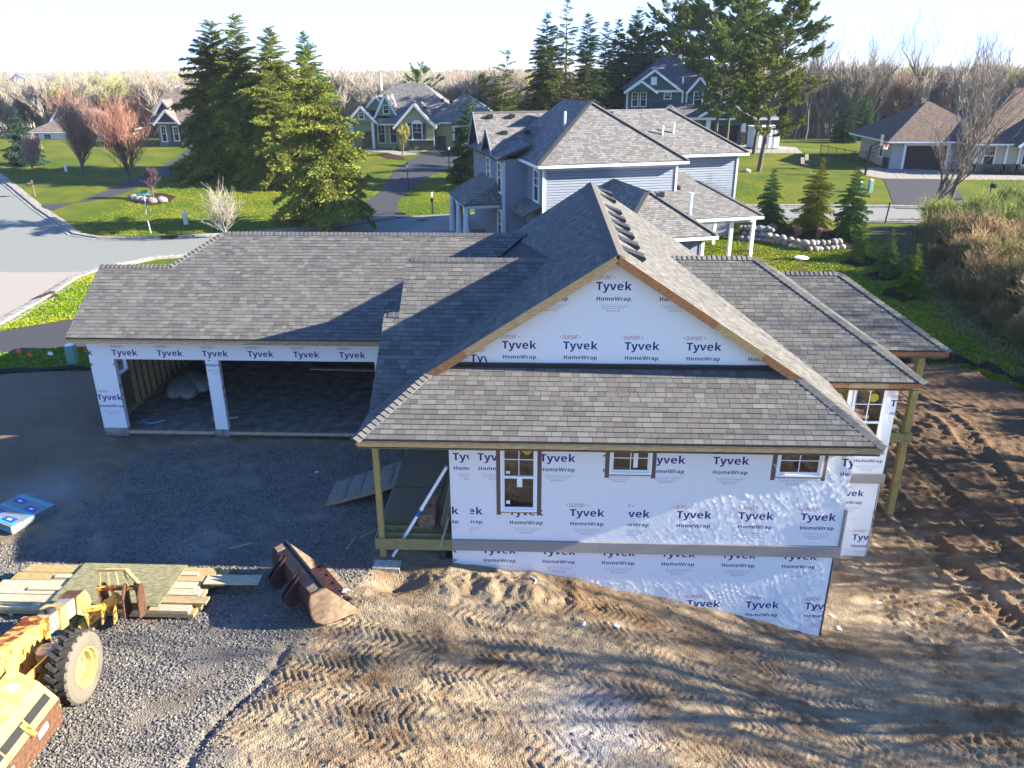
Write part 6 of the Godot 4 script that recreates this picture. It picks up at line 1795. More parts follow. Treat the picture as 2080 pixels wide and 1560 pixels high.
# gable whose ridge runs along z: two slopes, its end wall and barge boards
func gable_z(parent: Node, x0: float, x1: float, zf: float, zb: float, ye: float, yr: float, rm: Material, wm: Material, tm: Material, over := 0.35) -> void:
	var xm := (x0 + x1) / 2.0
	var s := (yr - ye) / (xm - x0)
	roof(parent, [[Vector3(x0 - over, ye - s * over, zb), Vector3(x0 - over, ye - s * over, zf + over), Vector3(xm, yr, zf + over), Vector3(xm, yr, zb)], [Vector3(x1 + over, ye - s * over, zf + over), Vector3(x1 + over, ye - s * over, zb), Vector3(xm, yr, zb), Vector3(xm, yr, zf + over)]], rm)
	var b := MB.new()
	b.slab([Vector3(x0, ye - 0.25, zf), Vector3(x1, ye - 0.25, zf), Vector3(x1, ye - 0.05, zf), Vector3(xm, yr - 0.12, zf), Vector3(x0, ye - 0.05, zf)], Vector3(0, 0, -0.12))
	part(parent, "gable_wall", b.mesh(), wm)
	for e in [x0 - over, x1 + over]:
		pbar(parent, "barge_board", Vector3(e, ye - s * over - 0.12, zf + over + 0.02), Vector3(xm, yr - 0.12, zf + over + 0.02), 0.05, 0.26, tm)

func hip(parent: Node, x0: float, x1: float, z0: float, z1: float, ye: float, yr: float, rm: Material, over := 0.4, gutter: Material = null, hips := [true, true]) -> void:   # z0 back, z1 front
	x0 -= over; x1 += over; z0 -= over; z1 += over
	var half := (z1 - z0) / 2.0
	var zm := (z0 + z1) / 2.0
	var a := Vector3(x0 + (half if hips[0] else 0.0), yr, zm)
	var b := Vector3(x1 - (half if hips[1] else 0.0), yr, zm)
	if a.x > b.x:
		a.x = (a.x + b.x) / 2.0; b.x = a.x + 0.01
	var fs := [[Vector3(x0, ye, z1), Vector3(x1, ye, z1), b, a], [Vector3(x1, ye, z0), Vector3(x0, ye, z0), a, b]]
	if hips[1]: fs.append([Vector3(x1, ye, z1), Vector3(x1, ye, z0), b])
	if hips[0]: fs.append([Vector3(x0, ye, z0), Vector3(x0, ye, z1), a])
	roof(parent, fs, rm)
	if gutter:
		pbox(parent, "gutter", Vector3((x0 + x1) / 2, ye - 0.13, z1 + 0.03), Vector3(x1 - x0, 0.14, 0.1), gutter)
		for x in [x0 - 0.03, x1 + 0.03]: pbox(parent, "gutter", Vector3(x, ye - 0.13, zm), Vector3(0.1, 0.14, z1 - z0), gutter)

func wall(parent: Node, x0: float, x1: float, y0: float, y1: float, z0: float, z1: float, m: Material) -> void:
	pbox(parent, "wall", Vector3((x0 + x1) / 2, (y0 + y1) / 2, (z0 + z1) / 2), Vector3(x1 - x0, y1 - y0, z1 - z0), m)

# a window on a face; f is its outward axis: "z", "-x" or "x"
func window(parent: Node, at: Vector3, w: float, h: float, tm: Material, f := "z", grid := true, arch := false) -> void:
	var bs := Basis()
	if f == "-x": bs = Basis(Vector3.UP, -PI / 2)
	if f == "x": bs = Basis(Vector3.UP, PI / 2)
	var b := MB.new()
	var t := 0.11
	for e in [[0.0, h / 2 + t / 2, w + 2 * t, t], [0.0, -h / 2 - t / 2, w + 2 * t + 0.06, t]]: b.box(Vector3(e[0], e[1], 0.02), Vector3(e[2], e[3], 0.08))
	for e in [-w / 2 - t / 2, w / 2 + t / 2]: b.box(Vector3(e, 0, 0.02), Vector3(t, h, 0.08))
	b.box(Vector3(0, 0, 0.0), Vector3(w, 0.05, 0.05))
	if grid: b.box(Vector3(0, h * 0.25, 0.0), Vector3(0.03, h * 0.5, 0.04)); b.box(Vector3(0, h * 0.25, 0.001), Vector3(w, 0.03, 0.04))
	var win := part(parent, "window", b.mesh(), tm, Transform3D(bs, at))
	pbox(win, "pane", Vector3(0, 0, -0.005), Vector3(w, h, 0.03), M.dark_glass)
	if arch:
		var ar := MB.new()
		ar.slab([Vector3(-w / 2 - t, h / 2 + t, 0.05), Vector3(w / 2 + t, h / 2 + t, 0.05), Vector3(w * 0.3, h / 2 + t + 0.28, 0.05), Vector3(-w * 0.3, h / 2 + t + 0.28, 0.05)], Vector3(0, 0, -0.06))
		part(win, "arch_trim", ar.mesh(), tm)

func garage_opening(parent: Node, x0: float, x1: float, y0: float, y1: float, z: float, tm: Material, m: Material) -> void:
	pbox(parent, "garage_opening", Vector3((x0 + x1) / 2, (y0 + y1) / 2, z - 0.02), Vector3(x1 - x0, y1 - y0, 0.06), m)
	pbox(parent, "door_trim", Vector3((x0 + x1) / 2, y1 + 0.1, z + 0.03), Vector3(x1 - x0 + 0.5, 0.2, 0.08), tm)
	for x in [x0 - 0.12, x1 + 0.12]: pbox(parent, "door_trim", Vector3(x, (y0 + y1) / 2, z + 0.03), Vector3(0.24, y1 - y0, 0.08), tm)

# a block with real openings: doors in its front as [x0, x1, height], or one in its right-hand wall as [z0, z1, height]
func shell(parent: Node, x0: float, x1: float, y0: float, y1: float, z0: float, z1: float, m: Material, doors: Array, right := []) -> void:
	var t := 0.15
	var x := x0
	for d in doors + [[x1, x1, 0.0]]:
		if d[0] > x + 0.01: wall(parent, x, d[0], y0, y1, z1 - t, z1, m)
		if d[1] > d[0]: wall(parent, d[0], d[1], d[2], y1, z1 - t, z1, m)
		x = d[1]
	wall(parent, x0, x1, y0, y1, z0, z0 + t, m)
	wall(parent, x0, x0 + t, y0, y1, z0 + t, z1 - t, m)
	if right.size():
		wall(parent, x1 - t, x1, y0, y1, z0 + t, right[0], m); wall(parent, x1 - t, x1, y0, y1, right[1], z1 - t, m); wall(parent, x1 - t, x1, right[2], y1, right[0], right[1], m)
	else: wall(parent, x1 - t, x1, y0, y1, z0 + t, z1 - t, m)
	pbox(parent, "garage_floor", Vector3((x0 + x1) / 2, 0.0, (z0 + z1) / 2), Vector3(x1 - x0 - 2 * t - 0.01, 0.08, z1 - z0 - 2 * t - 0.01), M.slab_concrete)
	pbox(parent, "garage_ceiling", Vector3((x0 + x1) / 2, y1 - 0.08, (z0 + z1) / 2), Vector3(x1 - x0 - 2 * t - 0.01, 0.04, z1 - z0 - 2 * t - 0.01), M.plasterboard)
	pbox(parent, "inner_wall", Vector3((x0 + x1) / 2, (y0 + y1) / 2, z0 + t + 0.02), Vector3(x1 - x0 - 2 * t - 0.02, y1 - y0 - 0.2, 0.03), M.plasterboard)

func door_frame(parent: Node, x0: float, x1: float, y1: float, z: float, tm: Material) -> void:
	pbox(parent, "door_trim", Vector3((x0 + x1) / 2, y1 + 0.1, z + 0.03), Vector3(x1 - x0 + 0.5, 0.2, 0.08), tm)
	for x in [x0 - 0.12, x1 + 0.12]: pbox(parent, "door_trim", Vector3(x, y1 / 2, z + 0.03), Vector3(0.24, y1, 0.08), tm)

func siding(parent: Node, x0: float, x1: float, y0: float, y1: float, z: float, m: Material, ex := 0.155) -> void:      # lapped boards, each one a part
	var y := y0
	while y < y1 - 0.02:
		var h := minf(ex - 0.014, y1 - y)
		var b := MB.new()
		b.quad(Vector3(x0, y, z + 0.034), Vector3(x1, y, z + 0.034), Vector3(x1, y + h, z + 0.004), Vector3(x0, y + h, z + 0.004))
		b.quad(Vector3(x0, y, z), Vector3(x1, y, z), Vector3(x1, y, z + 0.034), Vector3(x0, y, z + 0.034))
		part(parent, "siding_board", b.mesh(), m)
		y += ex

func roof_box(parent: Node, at: Vector3, bs: Basis) -> void:
	var b := MB.new()
	b.slab([Vector3(-0.2, 0.2, 0.12), Vector3(0.2, 0.2, 0.12), Vector3(0.2, 0.08, -0.28), Vector3(-0.2, 0.08, -0.28)], Vector3(0, -0.22, 0))
	part(parent, "roof_vent", b.mesh(), M.black_metal, Transform3D(bs, at))

func blue_house() -> void:
	var H := thing("blue_grey_house", "two storey blue-grey house with lap siding and grey hip roofs behind the new house", "house", Vector3(-0.31, 0, -23.15), deg_to_rad(16.3))
	var w := mat("blue_siding", Color(0.20, 0.235, 0.30), 0.7)
	var wl := mat("blue_wall", Color(0.19, 0.22, 0.29), 0.7)
	var tr := mat("blue_trim", Color(0.45, 0.49, 0.55), 0.6)
	var g := mat("blue_gutter", Color(0.75, 0.77, 0.79), 0.5)
	var ye := 5.6
	var P := func(x, y, z): return Vector3(x, y, z)
	# the block that faces us: apex to the front, ridge running back
	var ap: Vector3 = P.call(4.6, 8.68, -4.57)
	var bk: Vector3 = P.call(4.6, 8.68, -10.0)
	var rf := [[P.call(0, ye, 0), P.call(9.14, ye, 0), ap], [P.call(9.14, ye, 0), P.call(9.14, ye, -10.0), bk, ap], [P.call(0, ye, -10.0), P.call(0, ye, 0), ap, bk]]
	roof(H, rf, M.shingle_far)
	for e in [[P.call(0, ye, 0), ap], [P.call(9.14, ye, 0), ap]]: pbar(H, "hip_cap", e[0] + Vector3(0, 0.03, 0), e[1] + Vector3(0, 0.03, 0), 0.28, 0.03, M.shingle_far)
	pbox(H, "gutter", Vector3(4.57, ye - 0.12, 0.05), Vector3(9.2, 0.14, 0.12), g)
	pbox(H, "gutter", Vector3(-0.05, ye - 0.12, -2.2), Vector3(0.12, 0.14, 4.4), g)
	pbox(H, "soffit", Vector3(4.57, ye - 0.2, -0.25), Vector3(9.0, 0.03, 0.5), g)
	# right-hand block set back
	var r0 := 8.6
	var r1 := 14.9
	roof(H, [[P.call(r0, ye, -3.2), P.call(r1, ye, -3.2), P.call(11.0, 8.1, -7.2), P.call(8.9, 8.1, -7.2), P.call(6.3, 8.1, -7.2)], [P.call(r1, ye, -3.2), P.call(r1, ye, -11.2), P.call(11.0, 8.1, -7.2)], [P.call(r1, ye, -11.2), P.call(r0 - 3, ye, -11.2), P.call(6.3, 8.1, -7.2), P.call(11.0, 8.1, -7.2)]], M.shingle_far)
	pbar(H, "hip_cap", P.call(r1, ye + 0.03, -3.2), P.call(11.0, 8.13, -7.2), 0.28, 0.03, M.shingle_far)
	pbox(H, "gutter", Vector3((9.14 + r1) / 2, ye - 0.12, -3.15), Vector3(r1 - 9.14, 0.14, 0.12), g)
	pbox(H, "soffit", Vector3((9.14 + r1) / 2, ye - 0.2, -3.45), Vector3(r1 - 9.14, 0.03, 0.5), g)
	# walls
	pbox(H, "building_paper", Vector3(4.57, 3.9, -0.475), Vector3(8.1, 3.1, 0.02), M.black_metal)
	pbox(H, "building_paper", Vector3(11.6, 3.3, -3.675), Vector3(5.6, 4.2, 0.02), M.black_metal)
	wall(H, 0.45, 8.69, -1.0, ye - 0.1, -10.0, -0.48, wl)
	siding(H, 0.55, 8.58, 2.6, ye - 0.2, -0.47, w)
	pbox(H, "frieze_board", Vector3(4.57, ye - 0.3, -0.44), Vector3(8.24, 0.16, 0.06), tr)
	for x in [0.50, 8.64]: pbox(H, "corner_board", Vector3(x, 2.3, -0.45), Vector3(0.14, 6.2, 0.10), tr)
	wall(H, 8.69, r1 - 0.45, -1.0, ye - 0.1, -11.0, -3.67, wl)
	siding(H, 8.72, r1 - 0.5, 1.2, ye - 0.2, -3.67, w)
	pbox(H, "corner_board", Vector3(r1 - 0.50, 2.4, -3.65), Vector3(0.14, 5.8, 0.10), tr)
	# one storey hip roof towards us, with a board-and-batten wall below
	var sx0 := 2.0
	var sx1 := 7.25
	roof(H, [[P.call(sx0, 2.8, 7.7), P.call(sx1, 2.8, 7.7), P.call(4.7, 4.66, 4.6)], [P.call(sx1, 2.8, 7.7), P.call(sx1, 2.8, -0.47), P.call(4.7, 4.66, -0.47), P.call(4.7, 4.66, 4.6)], [P.call(sx0, 2.8, -0.47), P.call(sx0, 2.8, 7.7), P.call(4.7, 4.66, 4.6), P.call(4.7, 4.66, -0.47)]], M.shingle_far)
	pbar(H, "hip_cap", P.call(sx1, 2.83, 7.7), P.call(4.7, 4.69, 4.6), 0.26, 0.03, M.shingle_far)
	pbar(H, "hip_cap", P.call(sx0, 2.83, 7.7), P.call(4.7, 4.69, 4.6), 0.26, 0.03, M.shingle_far)
	pbox(H, "gutter", Vector3((sx0 + sx1) / 2, 2.68, 7.75), Vector3(sx1 - sx0 + 0.1, 0.14, 0.12), g)
	pbox(H, "gutter", Vector3(sx1 + 0.05, 2.68, 3.6), Vector3(0.12, 0.14, 8.2), g)
	wall(H, sx0 + 0.45, sx1 - 0.45, -1.2, 2.7, -0.4, 7.2, w)
	for k in 9: pbox(H, "batten", Vector3(sx0 + 0.6 + k * 0.5, 0.9, 7.22), Vector3(0.05, 3.6, 0.04), w)
	pbox(H, "corner_board", Vector3(sx1 - 0.50, 0.8, 7.22), Vector3(0.16, 3.9, 0.06), g)
	roof_box(H, Vector3(5.3, 4.42, 4.9), Basis(Vector3.UP, PI / 2))
	# screened porch on the right
	roof(H, [[P.call(7.4, 2.75, 3.0), P.call(12.6, 2.75, 3.0), P.call(10.7, 4.15, -1.6), P.call(7.4, 4.15, -1.6)], [P.call(12.6, 2.75, 3.0), P.call(12.6, 2.75, -4.0), P.call(10.7, 4.15, -3.67), P.call(10.7, 4.15, -1.6)]], M.shingle_far)
	roof(H, [[P.call(7.4, 4.15, -1.6), P.call(10.7, 4.15, -1.6), P.call(10.7, 4.45, -3.67), P.call(7.4, 4.45, -3.67)]], M.shingle_far)
	pbar(H, "hip_cap", P.call(12.6, 2.78, 3.0), P.call(10.7, 4.18, -1.6), 0.26, 0.03, M.shingle_far)
	pbox(H, "gutter", Vector3(10.0, 2.63, 3.05), Vector3(5.3, 0.14, 0.12), g)
	for x in [10.9, 12.3, 8.2]: pbox(H, "porch_post", Vector3(x, 0.9, 2.6), Vector3(0.18, 3.4, 0.18), g)
	pbox(H, "porch_post", Vector3(12.3, 0.9, -2.0), Vector3(0.18, 3.4, 0.18), g)
	pbox(H, "porch_header", Vector3(10.0, 2.45, 2.6), Vector3(4.8, 0.22, 0.16), tr)
	pbox(H, "porch_floor", Vector3(10.0, -0.35, 0.0), Vector3(4.8, 0.2, 5.4), M.osb)
	pbox(H, "porch_rail", Vector3(11.6, 0.62, 2.6), Vector3(1.3, 0.06, 0.05), M.black_metal)
	for k in 12: pbox(H, "baluster", Vector3(11.0 + 0.11 * k, 0.2, 2.6), Vector3(0.02, 0.85, 0.02), M.black_metal)
	pbox(H, "porch_window", Vector3(9.8, 1.2, -3.6), Vector3(1.4, 1.9, 0.06), M.dark_glass)
	wall(H, 7.0, 8.7, -1.0, 2.7, -3.6, 0.0, w)
	# pipes and roof vents
	for q in [[2.6, 7.75, -3.5, 0.5], [9.6, 6.66, -4.9, 0.55], [10.4, 6.75, -5.0, 0.6]]:
		var b := MB.new()
		b.tube([Vector3(q[0], q[1] - 0.3, q[2]), Vector3(q[0], q[1] + q[3], q[2])], [0.07, 0.07], 10)
		part(H, "vent_pipe", b.mesh(), M.white_vinyl)
	var fl := MB.new()
	fl.tube([Vector3(8.3, 2.9, 2.4), Vector3(8.3, 4.0, 2.4)], [0.09, 0.09], 10); fl.tube([Vector3(8.3, 3.95, 2.4), Vector3(8.3, 4.12, 2.4)], [0.13, 0.13], 10)
	part(H, "flue_pipe", fl.mesh(), M.white_vinyl)
	for q in [[4.9, 8.62, -4.9], [6.1, 7.9, -5.2], [11.3, 7.72, -7.0], [8.9, 3.85, -0.7]]: roof_box(H, Vector3(q[0], q[1], q[2]), Basis(Vector3.UP, PI / 2 if q[0] < 9 else 0.0))
	# left side: bays, twin gables and a small porch towards the street
	wall(H, -1.0, 0.5, -1.0, ye - 0.1, -13.5, -4.2, wl)
	for z in [-7.0, -11.0]:
		var yr := 7.15 if z > -9 else 7.9
		var hw := 1.75 if z > -9 else 2.0
		roof(H, [[P.call(-1.5, ye, z + hw), P.call(4.6, ye, z + hw), P.call(4.6, yr, z), P.call(-1.5, yr, z)], [P.call(4.6, ye, z - hw), P.call(-1.5, ye, z - hw), P.call(-1.5, yr, z), P.call(4.6, yr, z)]], M.shingle_far)
		var b := MB.new()
		b.slab([P.call(-1.05, ye - 0.2, z - hw + 0.3), P.call(-1.05, ye - 0.2, z + hw - 0.3), P.call(-1.05, yr - 0.2, z)], Vector3(0.1, 0, 0))
		part(H, "gable_wall", b.mesh(), wl)
		for s in [-1, 1]: pbar(H, "barge_board", P.call(-1.5, ye - 0.1, z + s * hw), P.call(-1.5, yr - 0.1, z), 0.05, 0.22, wl)
		for k in 2: roof_box(H, P.call(-0.4 + 1.5 * k, yr - 0.35, z + 0.4), Basis(Vector3.UP, 0.0))
	roof(H, [[P.call(-1.6, ye, -14.0), P.call(-1.6, ye, -3.8), P.call(0.6, 6.4, -3.8), P.call(0.6, 6.4, -14.0)]], M.shingle_far)
	for q in [[-1.02, 4.3, -5.2, "-x"], [-1.02, 1.4, -5.2, "-x"], [0.43, 4.2, -1.9, "-x"], [0.43, 1.2, -1.9, "-x"], [-1.02, 4.3, -8.4, "-x"]]: window(H, Vector3(q[0], q[1], q[2]), 0.9, 1.7, g, q[3])
	pbox(H, "corner_board", Vector3(-1.0, 2.3, -4.2), Vector3(0.16, 6.2, 0.16), tr)
	roof(H, [[P.call(-3.4, 2.75, -10.5), P.call(-3.4, 2.75, -4.9), P.call(-1.0, 4.0, -5.8), P.call(-1.0, 4.0, -10.5)], [P.call(-3.4, 2.75, -4.9), P.call(-1.0, 2.75, -4.9), P.call(-1.0, 4.0, -5.8)]], M.shingle_far)
	pbox(H, "porch_header", Vector3(-2.2, 2.6, -5.1), Vector3(2.3, 0.25, 0.16), tr)
	pbox(H, "porch_header", Vector3(-3.2, 2.6, -7.7), Vector3(0.16, 0.25, 5.2), tr)
	for z in [-5.1, -7.6, -10.1]:
		var b := MB.new()
		b.lathe(Vector3(-3.2, -0.4, z), Vector3.UP, [[0.0, 0.32], [2.9, 0.20], [2.9, 0.0]], 4)
		part(H, "porch_column", b.mesh(), tr)
	pbox(H, "porch_floor", Vector3(-2.2, -0.2, -7.7), Vector3(2.4, 0.3, 5.4), M.concrete)
	roof(H, [[P.call(-0.7, 2.6, -4.1), P.call(-0.7, 2.6, -0.8), P.call(0.45, 3.2, -0.8), P.call(0.45, 3.2, -4.1)]], M.shingle_far, 0.08)
	# downspout
	var ds := MB.new()
	ds.bar(Vector3(0.38, 5.4, -0.36), Vector3(0.38, 0.0, -0.36), 0.09, 0.07)
	part(H, "downspout", ds.mesh(), g)

func olive_house() -> void:
	var H := thing("olive_house", "one storey olive green house with several steep gables and two garages, beyond the black driveway", "house", Vector3(0, 1.7, -72.5))
	var w := mat("olive_siding", Color(0.33, 0.31, 0.135), 0.75)
	var wg := mat("olive_gable", Color(0.30, 0.33, 0.20), 0.75)
	var t := mat("cream_trim", Color(0.74, 0.72, 0.66), 0.6)
	var st := mat("ledge_stone", Color(0.21, 0.19, 0.18), 0.9, TX.speck, Vector3(0.5, 1.6, 0.5), TX.bump, 4.0)
	var rf: Material = M.shingle_far
	wall(H, -22.5, -12.6, -0.4, 3.1, -11.0, -2.0, w)
	hip(H, -23.0, -9.8, -11.5, -1.8, 3.0, 7.0, rf, 0.4, t)
	# entry gable on the left
	wall(H, -22.4, -19.8, 1.9, 3.1, -1.0, -0.6, wg); gable_z(H, -22.6, -19.6, 0.0, -4.0, 3.25, 4.75, rf, wg, t)
	for x in [-22.4, -19.9]: pbox(H, "porch_column", Vector3(x, 1.3, -0.2), Vector3(0.3, 3.4, 0.3), t)
	window(H, Vector3(-21.1, 3.65, 0.02), 0.5, 0.6, t)
	pbox(H, "front_door", Vector3(-21.1, 1.1, -1.95), Vector3(1.0, 2.1, 0.1), M.wood_red)
	gable_z(H, -20.9, -18.3, -1.6, -5.0, 4.4, 5.8, rf, wg, t)
	gable_z(H, -19.6, -17.0, -0.6, -5.0, 3.6, 6.0, rf, wg, t)
	wall(H, -19.5, -17.1, -0.3, 3.6, -2.2, -0.6, wg)
	window(H, Vector3(-18.3, 4.3, -0.58), 0.55, 0.8, t)
	for x in [-19.0, -17.6]: window(H, Vector3(x, 1.6, -0.58), 0.7, 1.9, t)
	# garage wing that comes forward
	shell(H, -16.6, -12.6, -0.4, 3.0, -1.9, 2.0, w, [], [-0.75, 1.55, 2.3])
	gable_z(H, -16.6, -12.6, 2.02, -7.0, 3.0, 5.1, rf, wg, t, 0.45)
	pbox(H, "stone_base", Vector3(-14.0, 0.4, 2.08), Vector3(2.9, 1.5, 0.14), st)
	pbox(H, "stone_cap", Vector3(-14.0, 1.18, 2.1), Vector3(3.0, 0.1, 0.2), t)
	window(H, Vector3(-14.4, 2.0, 2.06), 1.0, 1.8, t, "z", true, true)
	for x in [-15.2, -13.6]: pbox(H, "shutter", Vector3(x, 2.0, 2.1), Vector3(0.4, 2.0, 0.06), mat("shutter_blue", Color(0.03, 0.055, 0.07), 0.6))
	for z in [-0.85, 1.65]: pbox(H, "door_trim", Vector3(-12.57, 1.15, z), Vector3(0.1, 2.3, 0.2), t)
	pbox(H, "door_trim", Vector3(-12.57, 2.65, 0.4), Vector3(0.1, 0.66, 2.7), t)
	hip(H, -18.2, -12.6, -6.0, 0.6, 2.9, 5.2, rf, 0.5, t)
	# cross garage on the right, door open on a car
	shell(H, -12.5, -5.6, -0.4, 3.0, -7.0, -0.4, w, [[-10.4, -6.6, 2.35]])
	hip(H, -13.4, -5.6, -8.6, -0.3, 3.0, 6.0, rf, 0.45, t)
	door_frame(H, -10.4, -6.6, 2.35, -0.38, t)
	pbox(H, "stone_base", Vector3(-11.9, 0.6, -0.32), Vector3(0.9, 1.6, 0.14), st)
	for q in [[-12.0, 5.2, -2.4], [-11.0, 5.0, -2.8], [-13.6, 4.5, 0.6]]: roof_box(H, Vector3(q[0], q[1], q[2]), Basis())
	var ch := MB.new()
	ch.tube([Vector3(-20.0, 5.5, -7.0), Vector3(-20.0, 8.2, -7.0)], [0.16, 0.16], 8)
	part(H, "flue_pipe", ch.mesh(), t)
	# car in the open garage
	var C := thing("parked_car", "silver car standing in the open garage of the olive house", "car", Vector3(-8.5, 1.72, -73.35))
	var paint := mat("silver_paint", Color(0.30, 0.31, 0.33), 0.3)
	var b := MB.new()
	b.slab([Vector3(-0.85, 0.95, 0.9), Vector3(0.85, 0.95, 0.9), Vector3(0.9, 0.95, -2.0), Vector3(-0.9, 0.95, -2.0)], Vector3(0, -0.6, 0))
	b.slab([Vector3(-0.62, 1.42, -0.1), Vector3(0.62, 1.42, -0.1), Vector3(0.62, 1.42, -1.7), Vector3(-0.62, 1.42, -1.7)], Vector3(0, -0.06, 0))
	b.slab([Vector3(-0.85, 0.95, 0.92), Vector3(-0.85, 0.5, 1.0), Vector3(0.85, 0.5, 1.0), Vector3(0.85, 0.95, 0.92)], Vector3(0, 0, -0.1))
	var body := part(C, "body", b.mesh(), paint)
	b = MB.new()
	b.slab([Vector3(-0.72, 0.96, 0.35), Vector3(0.72, 0.96, 0.35), Vector3(0.6, 1.4, -0.1), Vector3(-0.6, 1.4, -0.1)], Vector3(0, 0, -0.04))
	part(C, "windscreen", b.mesh(), M.dark_glass)
	for s in [-1, 1]:
		pbox(C, "headlight", Vector3(0.62 * s, 0.72, 1.0), Vector3(0.3, 0.14, 0.06), M.white_trim)
		for z in [0.45, -1.4]:
			var wb := MB.new()
			wb.lathe(Vector3(0.72 * s, 0.32, z), Vector3.RIGHT * s, [[0.0, 0.32], [0.18, 0.32], [0.2, 0.2], [0.2, 0.0]], 18)
			part(C, "wheel", wb.mesh(), M.rubber)

func brown_house() -> void:
	var H := thing("brown_house", "brown-gabled house with tan roof and open garage at the end of the left driveway", "house", Vector3(0, 1.7, -74.5))
	var w := mat("slate_siding", Color(0.17, 0.165, 0.19), 0.75)
	var gw := mat("plum_gable", Color(0.10, 0.065, 0.08), 0.75)
	var t := mat("pale_trim", Color(0.74, 0.70, 0.66), 0.6)
	wall(H, -46.2, -42.9, -0.3, 2.9, -6.0, 0.0, w)
	shell(H, -42.9, -36.0, -0.3, 2.9, -7.0, 0.1, mat("cream_siding", Color(0.62, 0.53, 0.44), 0.75), [[-42.2, -38.6, 2.2]])
	hip(H, -46.4, -35.0, -9.0, 0.3, 2.9, 6.0, M.shingle_tan, 0.4, t, [false, true])
	gable_z(H, -47.0, -43.8, -0.9, -6.0, 3.3, 5.4, M.shingle_tan, gw, t)
	gable_z(H, -45.9, -43.3, 0.5, -4.0, 3.0, 4.3, M.shingle_tan, gw, t)
	window(H, Vector3(-45.5, 1.5, 0.03), 0.5, 1.7, t); window(H, Vector3(-44.0, 1.5, 0.03), 0.5, 1.5, t)
	for x in [-44.55, -43.45]: pbox(H, "shutter", Vector3(x, 1.5, 0.05), Vector3(0.32, 1.7, 0.06), gw)
	pbox(H, "stone_base", Vector3(-44.0, 0.2, 0.06), Vector3(2.2, 0.8, 0.12), mat("field_stone", Color(0.30, 0.27, 0.26), 0.9, TX.speck, Vector3(0.6, 1.2, 0.6), TX.bump, 4.0))
	door_frame(H, -42.2, -38.6, 2.2, 0.12, t)
	roof(H, [[Vector3(-42.0, 3.6, -1.0), Vector3(-40.6, 3.6, -1.0), Vector3(-41.3, 4.8, -3.4)]], M.shingle_tan)
	# odds and ends in front of the garage: a toy and a bin
	var b := MB.new()
	b.blob(Vector3(0, 0.3, 0), Vector3(0.35, 0.3, 0.25), fine, 0.3); b.tube([Vector3(-0.3, 0.2, 0), Vector3(0.1, 0.9, 0.1)], [0.05, 0.05], 6)
	tag(part(self, "garden_cart", b.mesh(), M.vent_metal, Transform3D(Basis(), P3(-42.6, -72.6))), "dark small cart left beside the garage corner of the brown house", "cart")

